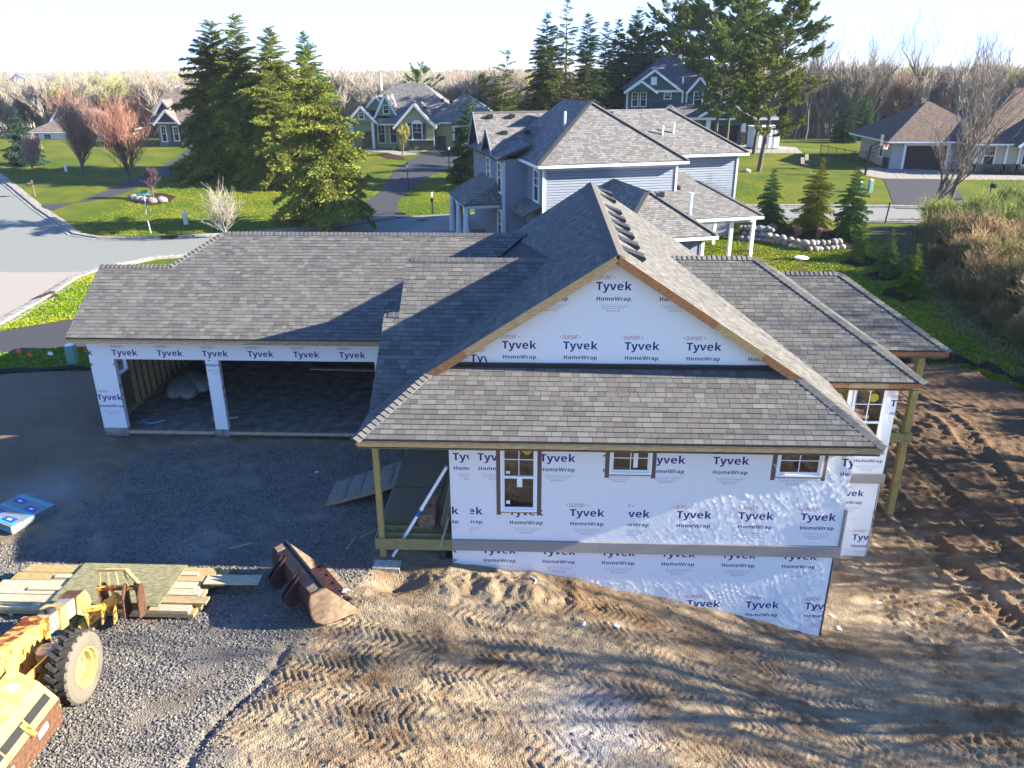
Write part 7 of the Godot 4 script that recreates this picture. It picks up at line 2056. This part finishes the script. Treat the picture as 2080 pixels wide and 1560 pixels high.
func green_house() -> void:
	var H := thing("green_house", "tall teal green house with white trimmed gables behind the pines", "house", Vector3(0, 1.7, -79.5))
	var w := mat("teal_siding", Color(0.030, 0.115, 0.115), 0.7)
	var t := mat("bright_trim", Color(0.76, 0.77, 0.76), 0.6)
	var rf: Material = M.shingle_blue
	wall(H, 9.9, 19.8, -0.3, 6.3, -10.0, 0.0, w)
	roof(H, [[Vector3(9.4, 6.2, 0.4), Vector3(20.4, 6.2, 0.4), Vector3(16.2, 9.9, -5.0), Vector3(14.6, 9.9, -5.0)], [Vector3(20.4, 6.2, 0.4), Vector3(20.4, 6.2, -10.5), Vector3(16.2, 9.9, -5.0)], [Vector3(9.4, 6.2, -10.5), Vector3(9.4, 6.2, 0.4), Vector3(14.6, 9.9, -5.0)], [Vector3(20.4, 6.2, -10.5), Vector3(9.4, 6.2, -10.5), Vector3(14.6, 9.9, -5.0), Vector3(16.2, 9.9, -5.0)]], rf)
	gable_z(H, 9.9, 16.1, 0.45, -5.0, 6.3, 8.5, rf, w, t)
	gable_z(H, 9.8, 13.1, 0.9, -2.0, 6.2, 7.3, rf, w, t)
	gable_z(H, 17.2, 19.6, 0.7, -4.0, 6.3, 7.7, rf, w, t)
	pbox(H, "gable_vent", Vector3(13.0, 7.2, 0.5), Vector3(0.7, 0.9, 0.06), t)
	pbox(H, "frieze_board", Vector3(13.2, 6.05, 0.5), Vector3(6.8, 0.22, 0.12), t)
	wall(H, 17.3, 19.5, 2.6, 6.3, 0.0, 0.4, w)
	for x in [10.9, 11.9]: window(H, Vector3(x, 5.1, 0.03), 0.6, 1.5, t)
	window(H, Vector3(14.8, 5.5, 0.03), 0.7, 0.6, t); window(H, Vector3(18.4, 5.1, 0.43), 0.9, 1.6, t)
	for x in [9.95, 17.1, 16.6]: pbox(H, "corner_board", Vector3(x, 4.6, 0.05), Vector3(0.2, 3.4, 0.14), t)
	# lower roofs and garage
	shell(H, 13.0, 27.0, -0.3, 3.0, -6.0, 2.0, w, [[17.0, 19.2, 2.2], [19.8, 23.2, 2.2], [24.2, 26.8, 2.2]])
	roof(H, [[Vector3(12.6, 3.2, 2.8), Vector3(27.6, 3.2, 2.8), Vector3(25.6, 4.8, 0.0), Vector3(12.6, 4.8, 0.0)], [Vector3(27.6, 3.2, 2.8), Vector3(27.6, 3.2, -7.0), Vector3(24.0, 6.2, -2.4), Vector3(25.6, 4.8, 0.0)], [Vector3(19.5, 4.8, 0.0), Vector3(25.6, 4.8, 0.0), Vector3(24.0, 6.2, -2.4), Vector3(19.5, 6.2, -2.4)]], rf)
	gable_z(H, 13.4, 16.1, 3.0, 0.0, 3.6, 4.7, rf, w, t)
	gable_z(H, 18.4, 24.2, 3.0, -1.0, 3.5, 5.3, rf, w, t)
	pbox(H, "gable_vent", Vector3(21.3, 4.1, 3.05), Vector3(0.7, 0.9, 0.06), t)
	pbox(H, "eave_board", Vector3(20.0, 3.05, 2.85), Vector3(15.2, 0.28, 0.1), t)
	for x in [19.5, 23.7]:
		pbox(H, "stone_pier", Vector3(x, 0.7, 2.3), Vector3(0.6, 1.6, 0.5), mat("pier_stone", Color(0.14, 0.11, 0.11), 0.9, TX.speck, Vector3(0.8, 1.6, 0.8), TX.bump, 4.0))
		pbox(H, "pier_post", Vector3(x, 2.2, 2.3), Vector3(0.5, 1.5, 0.4), t)
	var ch := MB.new()
	ch.tube([Vector3(16.6, 6.6, -0.6), Vector3(16.6, 7.7, -0.6)], [0.1, 0.1], 8)
	part(H, "vent_pipe", ch.mesh(), t)
	var C := thing("storage_container", "white portable storage container standing on the apron of the green house", "container", Vector3(25.2, 1.75, -73.4), 0.12)
	var cw := mat("container_white", Color(0.76, 0.79, 0.82), 0.5)
	pbox(C, "box_body", Vector3(0, 1.2, 0), Vector3(3.0, 2.3, 2.2), cw)
	pbox(C, "lid", Vector3(0, 2.38, 0), Vector3(3.1, 0.1, 2.3), cw)
	for x in [-0.9, -0.3, 0.3, 0.9]: pbox(C, "rib", Vector3(x, 1.2, 1.12), Vector3(0.06, 2.2, 0.05), cw)
	pbox(C, "skid", Vector3(0, 0.03, 0), Vector3(3.0, 0.1, 2.1), M.black_metal)

func right_house() -> void:
	var H := thing("brown_roofed_house", "grey-tan house with brown shingle roofs at the right edge, behind bare trees", "house", Vector3(0, 1.25, -58.0))
	var w := mat("tan_siding", Color(0.42, 0.37, 0.30), 0.75)
	var gs := mat("grey_siding", Color(0.30, 0.32, 0.33), 0.75)
	var t := mat("grey_white_trim", Color(0.70, 0.73, 0.75), 0.6)
	var rf: Material = M.shingle_brown
	wall(H, 33.6, 40.4, -0.4, 2.7, -8.0, 0.0, gs)
	wall(H, 33.55, 33.65, -0.4, 2.7, -8.0, -0.2, w)
	hip(H, 33.4, 43.0, -9.0, 0.2, 2.7, 6.0, rf, 0.6, t)
	garage_opening(H, 34.9, 38.8, 0.0, 2.2, 0.02, t, mat("dark_door", Color(0.03, 0.022, 0.02), 0.5))
	window(H, Vector3(33.5, 1.7, -2.2), 0.8, 1.4, t, "-x")
	wall(H, 40.4, 56.0, -0.4, 2.6, -9.0, 2.2, w)
	hip(H, 39.9, 58.0, -10.0, 2.4, 2.7, 7.3, rf, 0.6, t)
	gable_z(H, 43.6, 50.5, 3.6, -2.0, 2.8, 5.4, rf, mat("slate_gable", Color(0.06, 0.09, 0.12), 0.7), t)
	window(H, Vector3(41.7, 1.5, 2.22), 0.9, 1.7, t); window(H, Vector3(45.4, 1.5, 2.22), 1.2, 1.6, t); window(H, Vector3(48.0, 1.5, 2.22), 1.2, 1.6, t)
	for x in [40.5, 43.2, 44.4]: pbox(H, "trim_post", Vector3(x, 1.2, 2.3), Vector3(0.2, 3.0, 0.14), t)
	pbox(H, "stone_base", Vector3(42.5, 0.3, 2.3), Vector3(4.4, 0.9, 0.14), mat("grey_stone", Color(0.3, 0.29, 0.28), 0.9, TX.speck, Vector3(0.6, 1.2, 0.6), TX.bump, 4.0))
	pbox(H, "utility_box", Vector3(33.4, 0.5, -0.6), Vector3(0.3, 1.1, 0.8), M.vent_metal)

func small_house(label: String, at: Vector3, w: float, d: float, h: float, peak: float, wm: Material, rm: Material, turn: float, wins: int) -> void:
	var H := thing("distant_house", label, "house", at, turn)
	wall(H, -w / 2, w / 2, -1.0, h, -d, 0, wm)
	gable_z(H, -w / 2, w / 2, 0.02, -d, h, peak, rm, wm, M.white_trim)
	for k in wins: window(H, Vector3(-w / 2 + w * (k + 1.0) / (wins + 1.0), h * 0.55, 0.03), w * 0.1, h * 0.35, M.white_trim)

func far_houses() -> void:
	var white := mat("white_siding", Color(0.72, 0.72, 0.74), 0.7)
	small_house("white gabled house in the woods behind the blue-green spruce", Vector3(-122.0, -2.0, -170.0), 5.0, 9.0, 4.6, 7.2, white, M.shingle_far, 0.2, 2)
	small_house("white house far off among the trees at top left", Vector3(-167.5, 2.0, -240.0), 8.0, 9.0, 4.2, 6.4, white, M.shingle_far, -0.2, 3)
	small_house("white framed gable among the trees left of the brown house", Vector3(-62.5, 0.0, -118.0), 6.0, 9.0, 5.6, 7.6, mat("brown_wall", Color(0.2, 0.16, 0.14), 0.8), M.shingle_tan, 0.5, 1)
	var H := thing("low_white_house", "low white house with tan roof behind the red maples at far left", "house", Vector3(0, 0.55, -84.5))
	wall(H, -67.3, -57.5, -0.5, 2.2, -8.0, 0.0, white)
	hip(H, -67.6, -57.0, -9.0, 0.2, 2.2, 4.9, M.shingle_tan, 0.5, M.white_trim)
	gable_z(H, -66.6, -63.4, -3.0, -8.0, 3.6, 5.6, M.shingle_tan, white, M.white_trim)
	for x in [-66.0, -63.0, -60.0]: window(H, Vector3(x, 1.2, 0.03), 0.9, 1.1, M.white_trim)
	var R := thing("house_in_the_woods", "small house with a shaded blue roof in the woods above the brown-roofed house", "house", Vector3(48.2, 0.6, -97.0), 0.3)
	wall(R, -3.0, 3.0, -1.5, 2.4, -6, 0, mat("pale_wall", Color(0.5, 0.45, 0.4), 0.8))
	hip(R, -3.0, 3.0, -6.0, 0, 2.4, 5.4, M.shingle_blue, 0.5, M.white_trim)
	window(R, Vector3(0, 1.2, 0.03), 0.9, 1.1, M.white_trim)

# ---------------------------------------------------------------- street furniture and garden things
func mailbox(label: String, x: float, z: float, turn: float, white_top: bool) -> void:
	var T := thing("mailbox", label, "mailbox", P3(x, z), turn, "mailboxes by the driveways")
	pbox(T, "post", Vector3(0, 0.65, 0), Vector3(0.11, 1.4, 0.11), M.bark if not white_top else M.black_metal, Basis(), 0.01)
	pbox(T, "arm", Vector3(0, 0.95, 0.2), Vector3(0.08, 0.08, 0.6), M.black_metal)
	var b := MB.new()
	var arch := []
	for k in 9: arch.append(Vector3(0.11 * cos(PI * k / 8.0), 1.10 + 0.11 * sin(PI * k / 8.0), 0.45))
	arch.append(Vector3(-0.11, 0.99, 0.45)); arch.append(Vector3(0.11, 0.99, 0.45))
	b.slab(arch, Vector3(0, 0, -0.52))
	part(T, "box", b.mesh(), M.black_metal)
	pbox(T, "flag", Vector3(0.12, 1.18, 0.2), Vector3(0.01, 0.12, 0.05), mat("flag_red", Color(0.5, 0.03, 0.02), 0.6))
	if white_top: pbox(T, "number_panel", Vector3(0, 1.42, 0), Vector3(0.14, 0.34, 0.13), M.white_trim)

func pedestal(label: String, x: float, z: float, h: float, w: float, m: Material, turn := 0.2) -> void:
	var T := thing("utility_pedestal", label, "utility box", P3(x, z), turn, "utility pedestals")
	pbox(T, "cabinet", Vector3(0, h / 2, 0), Vector3(w, h, w * 0.8), m, Basis(), 0.03)
	var b := MB.new()
	b.blob(Vector3(0, h, 0), Vector3(w * 0.48, w * 0.22, w * 0.38), fine, 0.0, 12, 6)
	part(T, "cap", b.mesh(), M.white_vinyl)
	pbox(T, "hatch", Vector3(0, h * 0.5, w * 0.41), Vector3(w * 0.7, h * 0.6, 0.01), m)

func street() -> void:
	var S := thing("street_sign", "green street name sign on a slim grey pole at the corner", "street sign", P3(-27.2, -31.13))
	var b := MB.new()
	b.tube([Vector3(0, -0.2, 0), Vector3(-0.12, 1.3, 0), Vector3(0.0, 2.55, 0)], [0.035, 0.035, 0.035], 8)
	part(S, "pole", b.mesh(), mat("galvanised", Color(0.5, 0.52, 0.54), 0.5))
	var gs := mat("sign_green", Color(0.03, 0.34, 0.22), 0.4)
	pbox(S, "name_blade", Vector3(-0.02, 2.66, 0), Vector3(1.0, 0.22, 0.015), gs, Basis(Vector3.UP, 0.1))
	pbox(S, "cross_blade", Vector3(0, 2.84, 0), Vector3(0.7, 0.18, 0.015), gs, Basis(Vector3.UP, 1.45))
	for k in 9:      # the white letters are too far off to read: short strokes of unequal width
		pbox(S, "letter_stroke", Vector3(-0.42 + 0.1 * k, 2.66, 0.012 - 0.01 * k * 0.9 + 0.035), Vector3([0.05, 0.06, 0.03, 0.05, 0.06, 0.04, 0.06, 0.05, 0.05][k], 0.1, 0.004), M.white_trim, Basis(Vector3.UP, 0.1))
	mailbox("black mailbox on the left street by the mouth of the brown house driveway", -42.85, -43.4, -0.7, false)
	mailbox("black mailbox with a white topped post on the lawn beside the olive house driveway", -8.42, -37.6, 0.1, true)
	mailbox("brown mailbox post on the right lawn beyond the tall bare tree", 35.3, -42.4, 0.2, false)
	for q in [["slim black lamp post at the left bend of the olive house driveway", -11.7, -46.6], ["black lamp post farther up the olive house driveway", -9.3, -56.8]]:
		var L := thing("garden_lamp", q[0], "lamp post", P3(q[1], q[2]), 0.0, "lamp posts along the driveway")
		b = MB.new()
		b.tube([Vector3(0, -0.1, 0), Vector3(0, 1.9, 0)], [0.045, 0.035], 8)
		part(L, "post", b.mesh(), M.black_metal)
		b = MB.new()
		b.lathe(Vector3(0, 1.9, 0), Vector3.UP, [[0.0, 0.06], [0.04, 0.09], [0.30, 0.13], [0.30, 0.0]], 6)
		part(L, "lantern_glass", b.mesh(), M.white_trim)
		b = MB.new()
		b.lathe(Vector3(0, 2.2, 0), Vector3.UP, [[0.0, 0.17], [0.14, 0.02], [0.2, 0.0]], 6)
		part(L, "lantern_roof", b.mesh(), M.black_metal)
	var green := mat("pedestal_green", Color(0.16, 0.30, 0.24), 0.5)
	pedestal("pale green utility pedestal at the lawn edge left of the garage", -18.42, -5.9, 0.75, 0.36, green)
	pedestal("cream utility pedestal on the corner lawn right of the street sign", -25.8, -33.7, 0.85, 0.30, mat("pedestal_cream", Color(0.62, 0.60, 0.50), 0.6))
	pedestal("shorter grey-green pedestal of the pair beside the right-hand driveway", 26.3, -45.6, 0.8, 0.34, green)
	pedestal("taller grey-green pedestal of the pair beside the right-hand driveway", 27.0, -45.2, 1.0, 0.36, green)
	pedestal("white marker post at the edge of the far left lawn", -47.0, -55.5, 0.7, 0.2, M.white_vinyl)
	# survey flags
	var fl := [[-20.7, -6.0, Color(0.85, 0.16, 0.03), "orange survey flag farthest left on the lawn edge"], [-20.0, -5.6, Color(0.85, 0.13, 0.03), "orange survey flag right of the leftmost one"], [-19.3, -5.8, Color(0.8, 0.8, 0.75), "white survey flag on the grass left of the pedestal"], [-18.9, -7.6, Color(0.8, 0.7, 0.08), "yellow survey flag behind the pale green pedestal"], [-18.5, -7.2, Color(0.85, 0.13, 0.03), "orange survey flag just behind the pale green pedestal"], [-18.1, -6.2, Color(0.8, 0.15, 0.05), "orange survey flag between the pedestal and the garage"], [21.3, -19.4, Color(0.8, 0.06, 0.03), "red survey flag at the edge of the brush beyond the mulch rings"]]
	for k in fl:
		var F := thing("survey_flag", k[3], "flag", P3(k[0], k[1]), 0.3, "survey flags")
		b = MB.new()
		b.tube([Vector3(0, -0.05, 0), Vector3(0, 0.5, 0)], [0.006, 0.006], 5)
		part(F, "wire", b.mesh(), M.vent_metal)
		b = MB.new()
		b.slab([Vector3(0, 0.36, 0), Vector3(0.18, 0.35, 0.02), Vector3(0.18, 0.48, 0.02), Vector3(0, 0.5, 0)], Vector3(0, 0, -0.006))
		part(F, "flag_cloth", b.mesh(), mat("flag_%d" % fl.find(k), k[2], 0.7))
	# boulder wall: each boulder a part
	var W := thing("boulder_wall", "curving retaining wall of rounded field boulders below the young spruces", "boulder wall")
	var r := RandomNumberGenerator.new(); r.seed = 8
	var lx := [13.0, 14.6, 15.6, 16.5, 17.8, 19.2]
	var lz := [-29.5, -29.1, -28.0, -27.1, -27.3, -27.8]
	var tint := [Color(0.34, 0.33, 0.33), Color(0.45, 0.38, 0.33), Color(0.30, 0.31, 0.34), Color(0.42, 0.32, 0.29), Color(0.50, 0.48, 0.46), Color(0.24, 0.24, 0.26)]
	for row in 3:
		var s := 0.0
		var n := [17, 16, 9][row] as int
		for k in n:
			var f := (k + 0.5 * (row % 2) + r.randf_range(-0.15, 0.15)) / 17.0 * (1.0 if row < 2 else 0.62)
			var x := lerpf(13.0, 19.2, f)
			var z := ip(x, lx, lz) - row * 0.22
			b = MB.new()
			var sz := r.randf_range(0.15, 0.25)
			b.blob(Vector3.ZERO, Vector3(sz * r.randf_range(1.0, 1.4), sz * 0.85, sz), ridged, 0.16, 14, 9, tint[r.randi() % 6] * r.randf_range(0.85, 1.15), Basis(Vector3.UP, r.randf() * 3.0))
			part(W, "boulder", b.mesh(), M.boulder, Transform3D(Basis(), P3(x, z) + Vector3(0, 0.12 + row * 0.30, 0)))
	for k in 5:
		b = MB.new()
		b.blob(Vector3.ZERO, Vector3(0.45, 0.3, 0.32), ridged, 0.2, 12, 8, tint[k % 6] * 0.8)
		var p: Array = [[-34.0, -42.6], [-33.2, -41.9], [-32.5, -41.4], [-31.8, -41.2], [-31.1, -41.5]][k]
		tag(part(self, "garden_boulder", b.mesh(), M.boulder, Transform3D(Basis(), P3(p[0], p[1]) + Vector3(0, 0.12, 0))), ["leftmost boulder edging the mulch bed behind the street sign", "second boulder from the left edging the bed behind the street sign", "middle boulder edging the bed behind the street sign", "fourth boulder edging the bed behind the street sign", "rightmost boulder edging the bed behind the street sign"][k], "boulder", "boulders edging the mulch bed")
	b = MB.new()
	b.blob(Vector3.ZERO, Vector3(0.35, 0.2, 0.25), ridged, 0.2, 12, 8, Color(0.55, 0.52, 0.5))
	tag(part(self, "garden_boulder", b.mesh(), M.boulder, Transform3D(Basis(), P3(19.4, -55.9) + Vector3(0, 0.1, 0))), "pale boulder at the foot of the leaning pine", "boulder")
	# basketball hoop
	var B := thing("basketball_hoop", "black basketball hoop on a bent pole beside the right-hand driveway", "basketball hoop", P3(29.9, -54.2), 0.0)
	b = MB.new()
	b.bar(Vector3(0, -0.1, 0), Vector3(0.15, 2.6, 0), 0.16, 0.16); b.bar(Vector3(0.15, 2.6, 0), Vector3(0.95, 3.0, 0), 0.12, 0.12); b.bar(Vector3(0.13, 2.2, 0), Vector3(0.95, 2.6, 0), 0.06, 0.06)
	part(B, "pole", b.mesh(), M.black_metal)
	b = MB.new()
	b.box(Vector3(1.2, 3.1, 0), Vector3(0.05, 1.0, 1.5))
	part(B, "backboard", b.mesh(), M.glass)
	b = MB.new()
	var ring := []
	var rr := []
	for k in 17: ring.append(Vector3(1.5 + 0.23 * cos(TAU * k / 16.0), 2.75, 0.23 * sin(TAU * k / 16.0))); rr.append(0.02)
	b.tube(ring, rr, 6)
	part(B, "rim", b.mesh(), mat("rim_red", Color(0.6, 0.06, 0.03), 0.5))
	b = MB.new()
	for k in 10: b.tube([Vector3(1.5 + 0.22 * cos(TAU * k / 10.0), 2.74, 0.22 * sin(TAU * k / 10.0)), Vector3(1.5 + 0.13 * cos(TAU * (k + 0.6) / 10.0), 2.32, 0.13 * sin(TAU * (k + 0.6) / 10.0))], [0.012, 0.012], 4)
	part(B, "net", b.mesh(), M.white_trim)
	# black metal fence on the lawn
	var F := thing("metal_fence", "low black metal fence on the lawn beside the brown-roofed house", "fence")
	var fp := [[29.6, -66.5], [31.6, -61.9], [33.4, -61.5]]
	for k in 2:
		var a := Vector2(fp[k][0], fp[k][1])
		var e := Vector2(fp[k + 1][0], fp[k + 1][1])
		var n := 26 if k == 0 else 10
		for y in [0.2, 1.05]: pbar(F, "rail", P3(a.x, a.y) + Vector3(0, y, 0), P3(e.x, e.y) + Vector3(0, y, 0), 0.04, 0.04, M.black_metal)
		for j in n + 1:
			var p := a.lerp(e, float(j) / n)
			pbox(F, "post" if j % 6 == 0 else "picket", P3(p.x, p.y) + Vector3(0, 0.58, 0), Vector3(0.06, 1.2, 0.06) if j % 6 == 0 else Vector3(0.025, 1.05, 0.025), M.black_metal)
	for k in 2:      # patio chairs on the slope
		var C := thing("patio_chair", ["dark garden chair on the lawn right of the leaning pine", "second dark garden chair beyond the first one"][k], "chair", P3(25.4 + 1.0 * k, -58.0 - 2.0 * k), 0.6, "garden chairs")
		pbox(C, "seat", Vector3(0, 0.42, 0), Vector3(0.55, 0.06, 0.55), M.black_metal)
		pbox(C, "backrest", Vector3(0, 0.75, -0.27), Vector3(0.55, 0.6, 0.05), M.black_metal, Basis(Vector3.RIGHT, -0.2))
		for q in [[-1, -1], [-1, 1], [1, -1], [1, 1]]: pbox(C, "leg", Vector3(0.24 * q[0], 0.2, 0.24 * q[1]), Vector3(0.04, 0.42, 0.04), M.black_metal)
	# bird bath beyond the far roof
	var D := thing("bird_table", "white dish on a wooden post on the lawn behind the far right roof", "bird table", Vector3(14.5, base_height(14.5, -21.8), -21.8))
	pbox(D, "post", Vector3(0, 0.55, 0), Vector3(0.13, 1.3, 0.13), M.wood_y)
	b = MB.new()
	b.lathe(Vector3(0, 1.2, 0), Vector3.UP, [[0.0, 0.0], [0.02, 0.2], [0.10, 0.40], [0.15, 0.36], [0.18, 0.2], [0.19, 0.0]], 24)
	part(D, "dish", b.mesh(), M.white_vinyl)
	var pole := thing("marker_post", "thin dark marker post by the near kerb of the right-hand street", "post", P3(23.9, -33.9), 0.0)
	pbox(pole, "stake", Vector3(0.06, 0.7, 0), Vector3(0.07, 1.5, 0.07), M.black_metal, Basis(Vector3.BACK, -0.08))
	# silt fence
	var Fn := thing("silt_fence", "sagging black silt fence along the right edge of the lot", "silt fence")
	var cl := mat("silt_cloth", Color(0.022, 0.022, 0.024), 0.8)
	var pts := [[10.8, -11.6], [13.2, -11.5], [14.6, -11.2], [16.6, -11.3], [18.4, -11.4], [19.3, -10.8], [20.0, -10.0], [20.5, -8.6], [21.6, -6.0], [22.8, -3.0], [23.6, 0.5], [24.4, 4.0]]
	b = MB.new()
	var cols := 60
	var prev := Vector3.ZERO
	for k in cols + 1:
		var f := float(k) / cols * (pts.size() - 1)
		var i0 := mini(int(f), pts.size() - 2)
		var p := Vector2(pts[i0][0], pts[i0][1]).lerp(Vector2(pts[i0 + 1][0], pts[i0 + 1][1]), f - i0)
		p += Vector2(0, 0.12 * sin(k * 1.7))
		var o := Vector3(p.x, maxf(base_height(p.x, p.y), dirt_height(p.x, p.y)), p.y)
		if k:
			var h0 := 0.30 + 0.12 * sin(k * 0.9)
			b.slab([prev + Vector3(0, -0.1, 0), o + Vector3(0, -0.1, 0), o + Vector3(0, h0, 0.05 * sin(k)), prev + Vector3(0, 0.30 + 0.12 * sin((k - 1) * 0.9), 0.05 * sin(k - 1.0))], Vector3(0, 0, -0.02))
		prev = o
	part(Fn, "cloth", b.mesh(), cl)
	for p in pts: pbox(Fn, "stake", Vector3(p[0], dirt_height(p[0], p[1]) + 0.35, p[1]), Vector3(0.04, 1.1, 0.04), M.bark)
	b = MB.new()      # the black erosion sock on the left edge
	var sp := []
	var sr := []
	for k in 16:
		var x := -24.0 + k * 0.45
		var z := -4.55 - 0.02 * k - 0.5 * smoothstep(6.0, 15.0, k) + 0.06 * sin(k * 1.3)
		sp.append(Vector3(x, base_height(x, z) + 0.08, z)); sr.append(0.09)
	b.tube(sp, sr, 8)
	tag(part(self, "erosion_sock", b.mesh(), cl), "black erosion sock along the lawn edge left of the garage", "erosion sock")
	# ironwork in the street
	for q in [["manhole_cover", "round manhole cover in the street beyond the garage ridge", "manhole cover", -8.9, -35.4]]:
		b = MB.new()
		b.lathe(Vector3.ZERO, Vector3.UP, [[0.0, 0.42], [0.02, 0.42], [0.02, 0.36], [0.012, 0.35], [0.012, 0.0]], 24)
		tag(part(self, q[0], b.mesh(), M.vent_metal, Transform3D(Basis(), P3(q[3], q[4]) + Vector3(0, 0.015, 0))), q[1], q[2])
	for q in [["storm drain in the kerb of the corner lawn", -25.3, -29.75, 0.2], ["storm drain in the kerb by the near lawn strip", -25.1, -15.2, 1.5]]:
		var T := thing("storm_drain", q[0], "drain", P3(q[1], q[2]), q[3], "storm drains")
		pbox(T, "iron_hood", Vector3(0, 0.1, 0), Vector3(1.1, 0.14, 0.3), mat("rust_iron", Color(0.05, 0.03, 0.025), 0.8))
		pbox(T, "grate", Vector3(0, 0.03, 0.32), Vector3(0.9, 0.03, 0.3), M.black_metal)
		for k in 6: pbox(T, "slot", Vector3(-0.36 + 0.15 * k, 0.05, 0.32), Vector3(0.05, 0.02, 0.26), M.vent_metal)

# ---------------------------------------------------------------- the scene
func _ready() -> void:
	var cam := Camera3D.new()
	cam.name = "camera"
	cam.basis = Basis(Vector3.UP, deg_to_rad(2.31)) * Basis(Vector3.RIGHT, deg_to_rad(-22.16)) * Basis(Vector3.BACK, deg_to_rad(-0.17))
	cam.position = Vector3(0, 10.91, 22.43)
	cam.fov = 51.98; cam.near = 0.1; cam.far = 4000.0
	add_child(cam); cam.current = true
	var we := WorldEnvironment.new()
	we.name = "environment"
	var env := Environment.new()
	var sky := ProceduralSkyMaterial.new()
	sky.sky_top_color = Color(0.045, 0.15, 0.44).linear_to_srgb()
	sky.sky_horizon_color = Color(0.42, 0.63, 1.02).linear_to_srgb()
	sky.sky_curve = 0.24
	sky.ground_bottom_color = Color(0.12, 0.11, 0.08).linear_to_srgb()
	sky.ground_horizon_color = Color(0.30, 0.32, 0.34).linear_to_srgb()
	sky.sky_energy_multiplier = 0.72
	sky.sun_angle_max = 0.0
	env.background_mode = Environment.BG_SKY
	env.sky = Sky.new(); env.sky.sky_material = sky
	env.tonemap_mode = Environment.TONE_MAPPER_LINEAR
	env.tonemap_exposure = 5.3
	env.fog_enabled = true; env.fog_density = 0.00018; env.fog_light_color = Color(0.80, 0.86, 0.95)
	env.sdfgi_enabled = true; env.ssao_enabled = true; env.ssil_enabled = true
	we.environment = env
	add_child(we)
	var sun := DirectionalLight3D.new()
	sun.name = "sun"
	sun.light_energy = 1.6; sun.light_color = Color(1.0, 0.95, 0.86); sun.light_angular_distance = 0.5; sun.shadow_enabled = true
	sun.basis = Basis.looking_at(-SUN.normalized())
	add_child(sun)
	big.noise_type = FastNoiseLite.TYPE_SIMPLEX_SMOOTH; big.frequency = 0.03; big.seed = 11; big.fractal_octaves = 3
	fine.noise_type = FastNoiseLite.TYPE_SIMPLEX_SMOOTH; fine.frequency = 0.25; fine.seed = 12; fine.fractal_octaves = 3
	ridged.noise_type = FastNoiseLite.TYPE_SIMPLEX_SMOOTH; ridged.frequency = 0.2; ridged.seed = 13; ridged.fractal_type = FastNoiseLite.FRACTAL_RIDGED; ridged.fractal_octaves = 3
	materials()
	ground()
	new_house()
	blue_house()
	olive_house()
	brown_house()
	green_house()
	right_house()
	far_houses()
	trees()
	stones()
	lot_things()
	street()
